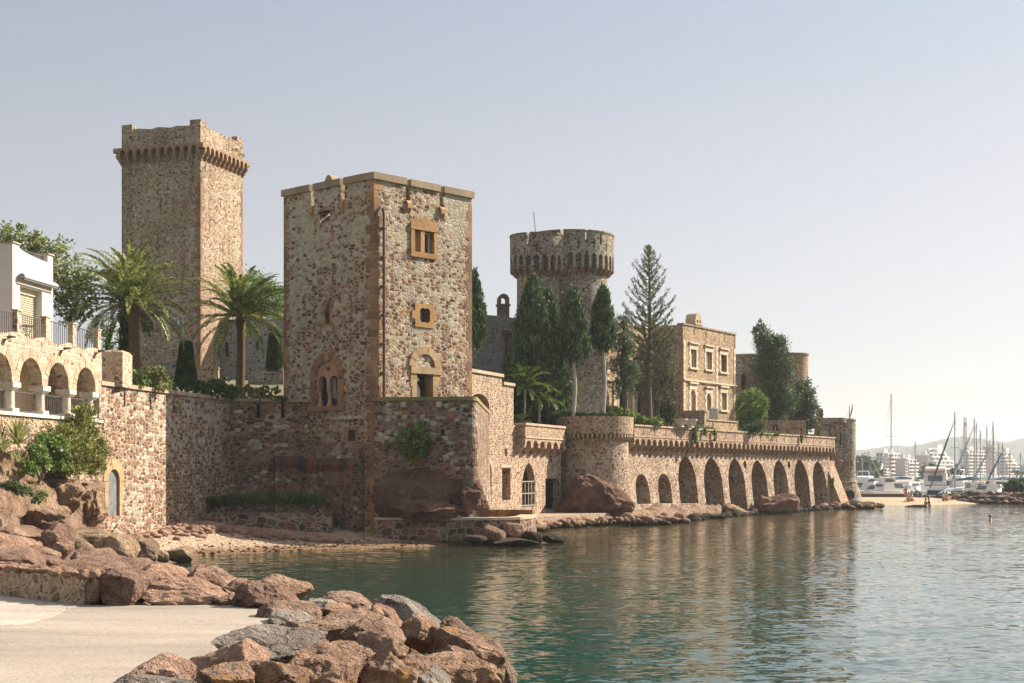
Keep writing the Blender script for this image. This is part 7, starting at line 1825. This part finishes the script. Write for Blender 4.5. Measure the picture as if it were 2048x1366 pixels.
for a in ((1872, 190, 11, 1.25, 'large white motor yacht seen from astern, in front of the round tree', True, 1.35, plain('red_brown_canopy', (0.30, 0.16, 0.13), .8)), (1728, 184, 7, 2.6, 'low white motorboat right of the corner tower base', False, .9), (1757, 178, 6, 2.9, 'pale covered motorboat in front of the low white block', False, .8), (1779, 174, 6.5, .5, 'pale motorboat under the tallest mast', False, .9),
          (1806, 184, 8, 2.2, 'white motorboat with a dark windscreen right of the tallest mast', False, .9), (1762, 190, 8, 1.9, 'white cabin boat with a dark green canopy by the low white block', False, 1.1, M['furl']), (1905, 188, 7.5, 2.5, 'white motorboat with arched windows behind the blue furled jib', True, 1.0), (1992, 180, 6.5, 1.6, 'cream cabin boat with two dark stern windows', False, 1.0), (1978, 173, 5.5, 2.4, 'dark topped small motorboat left of the cream one', False, .8, M['dark']), (1950, 176, 5, 1.9, 'small boat with a tan cover behind the breakwater', False, .9, plain('tan_cover', (0.45, 0.36, 0.22), .8)), (1733, 195, 8, 1.0, 'white yacht with a tall superstructure close to the corner tower', True, .95)): motor_yacht(*a)

WALLW = plain('white_apartment_wall', (0.74, 0.70, 0.66), .85, var=.06, nscale=.2); WALLG = plain('grey_apartment_wall', (0.44, 0.40, 0.39), .85, var=.06, nscale=.2); WALLP = plain('pinkish_apartment_wall', (0.52, 0.45, 0.44), .85, var=.06, nscale=.2)
def apartment(label, px0, pxm, px1, top, Y, mat, floors, bays, step=0, rot=.85, side=None):
    """corner at pxm: sunlit front runs right and away, shaded side runs left and away"""
    c = (wx(pxm, Y), Y); f = Fr(c, (math.cos(rot), math.sin(rot))); Lx = f.u(px1); g = Fr(c, (-math.sin(rot), math.cos(rot))); depth = abs(g.u(px0)); zt = wz(top, Y); zb = 1.6
    t = thing('apartment_building', label, 'building', (c[0], c[1], zb), 'apartment buildings beyond the marina'); fh = (zt - zb) / floors
    mb = MB(); ss = [step * max(0, k - floors + 4) for k in range(floors)]
    for k in range(floors): mb.box(f, 0, Lx - ss[k], zb + fh * k - (.1 if k == 0 else 0), zb + fh * (k + 1) - .002, -depth, -ss[k] * .5)
    part(t, 'wall', mb, mat)
    s = ss[-1]; mb = MB(); mb.box(f, -.2, Lx - s + .2, zt, zt + .35, -depth - .2, .2 - s * .5); mb.box(f, Lx * .25, Lx * .5, zt + .35, zt + 1.8, -depth * .6, -depth * .25); part(t, 'roof', mb, WALLW)
    bw = Lx / bays
    for k in range(floors):
        z = zb + fh * k
        for b in range(bays):
            a = b * bw + .2 * bw
            if a + .62 * bw > Lx - ss[k]: continue
            mb = MB(); mb.box(f, a, a + .58 * bw, z + fh * .25, z + fh * .78, -.3 - ss[k] * .5, .04 - ss[k] * .5); part(t, 'window', mb, M['glass'])
        if k and bays > 2: mb = MB(); mb.box(f, .1, Lx - ss[k] - .1, z - .1, z + fh * .30, -.1 - ss[k] * .5, 1.2 - ss[k] * .5); part(t, 'balcony', mb, WALLW)
        if side:
            for q in range(side): w = depth / side; mb = MB(); h = Fr(f.P(0, 0, -depth)[:2], (f.n[0], f.n[1])); mb.box(h, w * (q + .3), w * (q + .65), z + fh * .3, z + fh * .75, -.3, .05); part(t, 'window', mb, M['glass'])
apartment('low white apartment block left of the tallest mast', 1755, 1757, 1776, 939, 440, WALLW, 3, 3)
apartment('white apartment tower behind the tallest mast', 1768, 1776, 1801, 908, 500, WALLW, 6, 4, 0, .85, 2)
apartment('grey blank fronted block right of the tallest mast', 1791, 1811, 1816, 918, 478, WALLP, 6, 1)
apartment('white balconied block at the right of the left apartment group', 1808, 1812, 1832, 920, 495, WALLW, 5, 3)
apartment('grey slab roofed building behind the left apartment group', 1752, 1766, 1790, 906, 620, WALLG, 6, 3, 0, .85, 2)
apartment('pale grey building between the two white groups', 1830, 1856, 1864, 911, 640, WALLG, 5, 2)
apartment('stepped white terraced building behind the round tree', 1858, 1866, 1908, 898, 560, WALLW, 7, 5, 1.6, .85, 2)
apartment('white gridded building behind the mast cluster', 1920, 1932, 1968, 902, 540, WALLW, 8, 6, 0, .85, 2)
apartment('tall pinkish blank building right of the mast cluster', 1965, 1985, 1991, 894, 560, WALLP, 8, 1)
apartment('white building at the right end behind the dark blue mast', 1994, 2010, 2034, 906, 520, WALLW, 7, 4, 1.0, .85, 3)
apartment('faint grey building farther right at the picture edge', 2034, 2052, 2075, 930, 700, WALLG, 4, 3)
apartment('pale wall like building left behind the umbrella pines', 1720, 1740, 1758, 942, 420, WALLG, 2, 3)
for i, (px, Y, bl, lab) in enumerate(((1735, 380, [(1722, 922, 22, 9), (1742, 926, 18, 8), (1730, 938, 24, 8)], 'broad dark umbrella pine crown beside the corner tower'), (1750, 360, [(1745, 948, 22, 11), (1730, 950, 14, 10)], 'rounder dark pine in front of the left buildings'), (1862, 330, [(1855, 942, 16, 11), (1872, 944, 15, 10), (1863, 936, 13, 8)], 'round dark tree below the stepped terraced building'), (1908, 340, [(1900, 948, 14, 12), (1920, 945, 14, 12), (1912, 938, 10, 8)], 'dark tree behind the blue furled jib'), (1830, 300, [(1830, 966, 9, 8)], 'small olive tree by the moorings'), (2036, 420, [(2034, 946, 10, 6)], 'small distant green tree at the right end'))):
    tree('shore_tree', lab, 'tree', px, 985, Y, bl, M['pine'] if i != 4 else M['shrub'], 5, M['greybark'], ncl=4, nlf=50, L=.8, Wd=.4, seed=400 + i, group='trees beyond the marina', limbs=2, spread=.3, shell=.4)
# breakwater
mb = MB(); mb.path([(wx(1842, 163), 163.0), (wx(1900, 160), 160.0), (wx(2000, 156), 156.0), (wx(2120, 154), 154.0)], -.6, .75, 5, 1.2); structure('breakwater_core', mb, M['rock_dark'], 'rubble core of the breakwater', cat='breakwater')
rb = random.Random(5); k = 0
BWL = ['dark breakwater boulder', 'pinkish breakwater boulder', 'tan breakwater boulder']
px = 1836.0; rows = []
while px < 2060:
    for row in range(3):
        w = rb.uniform(12, 22); Yb = float(np.interp(px, [1836, 1900, 2000, 2060], [162, 159, 155, 153])) - .9 * (2 - row); cy_ = [1004, 996, 988.5][row] + (2.2 if px > 1990 else 0) + rb.uniform(-1.2, 1.2)
        if px < 1880 and row == 2: continue
        b = (px + row * 5 - w / 2, cy_ - w * .36, px + row * 5 + w / 2, cy_ + w * .36); m = rb.choice(['rock_dark', 'rock_dark', 'rock_pink', 'rock_tan'])
        lab = {'rock_dark': 'dark boulder', 'rock_pink': 'pinkish brown boulder', 'rock_tan': 'tan boulder'}[m] + ' in the ' + ('lowest', 'middle', 'top')[row] + ' course of the far breakwater'
        boulder(b, Yb, m, 500 + k, lab, 'boulders of the far breakwater', 3, None, 8); k += 1
    px += rb.uniform(11, 15)
mb = MB(); f = Fr((wx(1714, 163), 163), (1, 0.0)); mb.box(f, 0, sz(128, 163), 0, wz(987.5, 163), -.8, 0); solo('harbour_wall', 'long low dark wall between sand and moored boats', 'wall', mb, plain('dark_harbour_wall', (0.12, 0.09, 0.085), .9), (f.o[0], f.o[1], 0))
bush('breakwater_bush', 'dense dark green bush growing on the breakwater at the right edge', 'bush', [(2030, 975, 20, 14), (2046, 972, 20, 14), (2018, 984, 16, 10), (2060, 980, 20, 14)], 158, 'pine', .30, .16, 40, 70, 145, .2, .6)
boulder((1808, 1009, 1852, 1019), 141.5, 'rock_wet', 700, 'low dark reef just above the water by the two bathers', 'reef rocks', 4, .8, 6)
boulder((1690, 1000, 1738, 1024), 132.5, 'rock_wet', 701, 'dark rock under the corner tower platform', 'reef rocks', 4, .8, 8)
def f_end(r):
    p = (wx(1640, 132) + r.random() * 5.5, 131.5 + r.random() * 3.5); return (p[0], p[1], .1 + .3 * r.random())
scatter('platform_stones', 'rough stones round the corner tower platform', 'stones', 150, f_end, 'rock_brown', 12, .15, .5)
def parasol():
    Y = 158.5; x = wx(1889, Y); t = thing('parasol', 'small pale teal beach parasol in front of the breakwater', 'parasol', (x, Y, wz(994, Y))); mb = MB(); mb.tube([(x, Y, wz(996, Y)), (x, Y, wz(982.5, Y))], .03, 6); part(t, 'pole', mb, M['white'])
    mb = MB(); mb.lathe((x, Y), [(.02, wz(981.8, Y)), (.45, wz(983.5, Y)), (.72, wz(986.5, Y)), (.70, wz(986.7, Y)), (.43, wz(984, Y)), (.02, wz(982.6, Y))], 16, cap=False); part(t, 'canopy', mb, plain('teal_canvas', (0.25, 0.55, 0.52), .8))
parasol()

# ------------------------------------------------------------------ people
SKIN = plain('skin', (0.50, 0.29, 0.20), .6, var=.05); HAIR = plain('dark_hair', (0.03, 0.02, 0.015), .6)
def person(label, x, y, z, yaw, J, swim=None, hair=True, tanned=SKIN):
    """J: joints in metres, body facing +x; grown into one continuous skin"""
    t = thing('person', label, 'person', (x, y, z)); t.rotation_euler = (0, 0, yaw)
    order = ['pelvis', 'waist', 'chest', 'neck', 'head', 'crown', 'sl', 'el', 'wl', 'hl', 'sr', 'er', 'wr', 'hr', 'pl', 'kl', 'al', 'tl', 'pr', 'kr', 'ar', 'tr']
    rad = dict(pelvis=(.15, .11), waist=(.125, .095), chest=(.155, .11), neck=(.055, .055), head=(.085, .10), crown=(.065, .08), sl=(.055, .055), el=(.042, .042), wl=(.03, .03), hl=(.04, .02), pl=(.085, .085), kl=(.06, .06), al=(.042, .042), tl=(.035, .03))
    for a in ('s', 'e', 'w', 'h', 'p', 'k', 'a', 't'): rad[a + 'r'] = rad[a + 'l']
    ed = [('pelvis', 'waist'), ('waist', 'chest'), ('chest', 'neck'), ('neck', 'head'), ('head', 'crown'), ('chest', 'sl'), ('sl', 'el'), ('el', 'wl'), ('wl', 'hl'), ('chest', 'sr'), ('sr', 'er'), ('er', 'wr'), ('wr', 'hr'), ('pelvis', 'pl'), ('pl', 'kl'), ('kl', 'al'), ('al', 'tl'), ('pelvis', 'pr'), ('pr', 'kr'), ('kr', 'ar'), ('ar', 'tr')]
    me = bpy.data.meshes.new('body'); me.from_pydata([J[k] for k in order], [(order.index(a), order.index(b)) for a, b in ed], [])
    o = bpy.data.objects.new('body_skel', me); COL.objects.link(o); md = o.modifiers.new('s', 'SKIN'); sv = me.skin_vertices[0].data
    for i, k in enumerate(order): sv[i].radius = rad[k]
    sv[0].use_root = True; md2 = o.modifiers.new('d', 'SUBSURF'); md2.levels = 1; md2.render_levels = 1
    dg = bpy.context.evaluated_depsgraph_get(); m2 = bpy.data.meshes.new_from_object(o.evaluated_get(dg)); bpy.data.objects.remove(o)
    b = part(t, 'body', m2, tanned)
    for p in m2.polygons: p.use_smooth = True
    if hair:
        h = Vector(J['head']).lerp(Vector(J['crown']), .6); v, f = ico(2); part(t, 'hair', mesh_np('hair', v * np.array([.105, .09, .10]) + np.array([h.x - .025, h.y, h.z + .035]), tris=f), HAIR)
    if swim:
        a, w_ = Vector(J['pelvis']), Vector(J['waist']); v, f = ico(2); c = a.lerp(w_, .15); part(t, 'swimwear', mesh_np('swimwear', v * np.array([.155, .175, .15]) + np.array(c[:]), tris=f), swim)
    return t
def stand(sw=0.0, bend=0.0, arm=.2):
    sb, cb = math.sin(bend), math.cos(bend); P = (0, 0, .92); up = lambda d, f=0: (sb * d + f * cb, 0, .92 + cb * d - f * sb)
    J = dict(pelvis=P, waist=up(.2), chest=up(.42), neck=up(.56), head=up(.68, .02), crown=up(.80, .01))
    for s, y in (('l', .19), ('r', -.19)):
        c = up(.48); J['s' + s] = (c[0], y, c[2]); J['e' + s] = (c[0] + .1 + arm * .5, y * 1.25, c[2] - .27); J['w' + s] = (c[0] + .25 + arm, y * 1.15, c[2] - .47); J['h' + s] = (c[0] + .31 + arm, y * 1.1, c[2] - .55)
        k = sw if s == 'l' else -sw; J['p' + s] = (0, y * .48, .86); J['k' + s] = (.04 + k * .5, y * .5, .48); J['a' + s] = (k, y * .5, .09); J['t' + s] = (k + .15, y * .55, .03)
    return J
def sit():
    J = dict(pelvis=(0, 0, .12), waist=(-.04, 0, .32), chest=(-.02, 0, .54), neck=(.02, 0, .69), head=(.05, 0, .80), crown=(.05, 0, .92))
    for s, y in (('l', .19), ('r', -.19)):
        J['s' + s] = (-.01, y, .60); J['e' + s] = (.12, y * 1.3, .36); J['w' + s] = (.33, y * 1.0, .36); J['h' + s] = (.41, y * .9, .38); J['p' + s] = (.06, y * .5, .11); J['k' + s] = (.42, y * .6, .44); J['a' + s] = (.62, y * .5, .08); J['t' + s] = (.76, y * .55, .04)
    return J
SW1, SW2, SW3 = plain('dark_swimwear', (0.03, 0.03, 0.04), .7), plain('blue_swimwear', (0.04, 0.10, 0.22), .7), plain('red_swimwear', (0.45, 0.08, 0.05), .7)
Yw_ = 140.5
person('bather with dark hair standing waist deep, left one of the pair by the reef', wx(1850, Yw_), Yw_, -.93, .2, stand(.1, .12, .1), SW1)
person('bather in dark clothing standing waist deep, right one of the pair by the reef', wx(1859, Yw_), Yw_, -.80, 2.9, stand(.1, .1, .1), SW1, True, plain('dark_shirt_and_skin', (0.16, 0.10, 0.09), .7))
person('lone swimmer with only the dark head above open water', wx(1983, 101.5), 101.5, -1.42, 3.3, stand(.1, .15, .2), SW2)
person('person in red standing at the harbour wall', wx(1812, 161.6), 161.6, wz(1003, 161.6), 1.2, stand(.2, .1), SW3, True, plain('red_top_and_skin', (0.48, 0.22, 0.15), .7))
person('person in dark blue bending over on the sand beside the harbour wall end', wx(1841, 159), 159, wz(1004, 159), 2.6, stand(.2, .9, .2), SW2, True, plain('dark_blue_clothing', (0.05, 0.07, 0.11), .8))
person('sunbather in orange sitting on the sand, left one before the dark wall', wx(1817, 152), 152, spit_z(np.array([wx(1817, 152)]), np.array([152.]))[0] + .02, .3, sit(), SW3)
person('sunbather sitting on the sand, right one before the dark wall', wx(1824, 152.5), 152.5, spit_z(np.array([wx(1824, 152.5)]), np.array([152.5]))[0] + .02, 2.8, sit(), SW1)
person('sunbather sitting on the sand by the breakwater under the teal parasol', wx(1887, 154.5), 154.5, spit_z(np.array([wx(1887, 154.5)]), np.array([154.5]))[0] + .02, -.4, sit(), SW2)
person('sunbather sitting on the sand right of the teal parasol', wx(1893, 154.8), 154.8, spit_z(np.array([wx(1893, 154.8)]), np.array([154.8]))[0] + .02, .5, sit(), SW3)

# ------------------------------------------------------------------ haze
def haze():
    mb = MB(); mb.box(Fr((0, 0), (1, 0)), -2700, 2700, -2.4, 95, -3800, 450)
    m, n, l, b = new_mat('haze_air'); n.remove(b)
    v = n.new("ShaderNodeVolumePrincipled"); v.inputs["Color"].default_value = (0.86, 0.92, 1.0, 1); v.inputs["Density"].default_value = 0.0002; v.inputs["Anisotropy"].default_value = 0.2
    l.new(v.outputs[0], n["Material Output"].inputs["Volume"])
    o = structure('haze', mb, m, 'thin sea haze', kind='stuff', cat='haze')
haze()
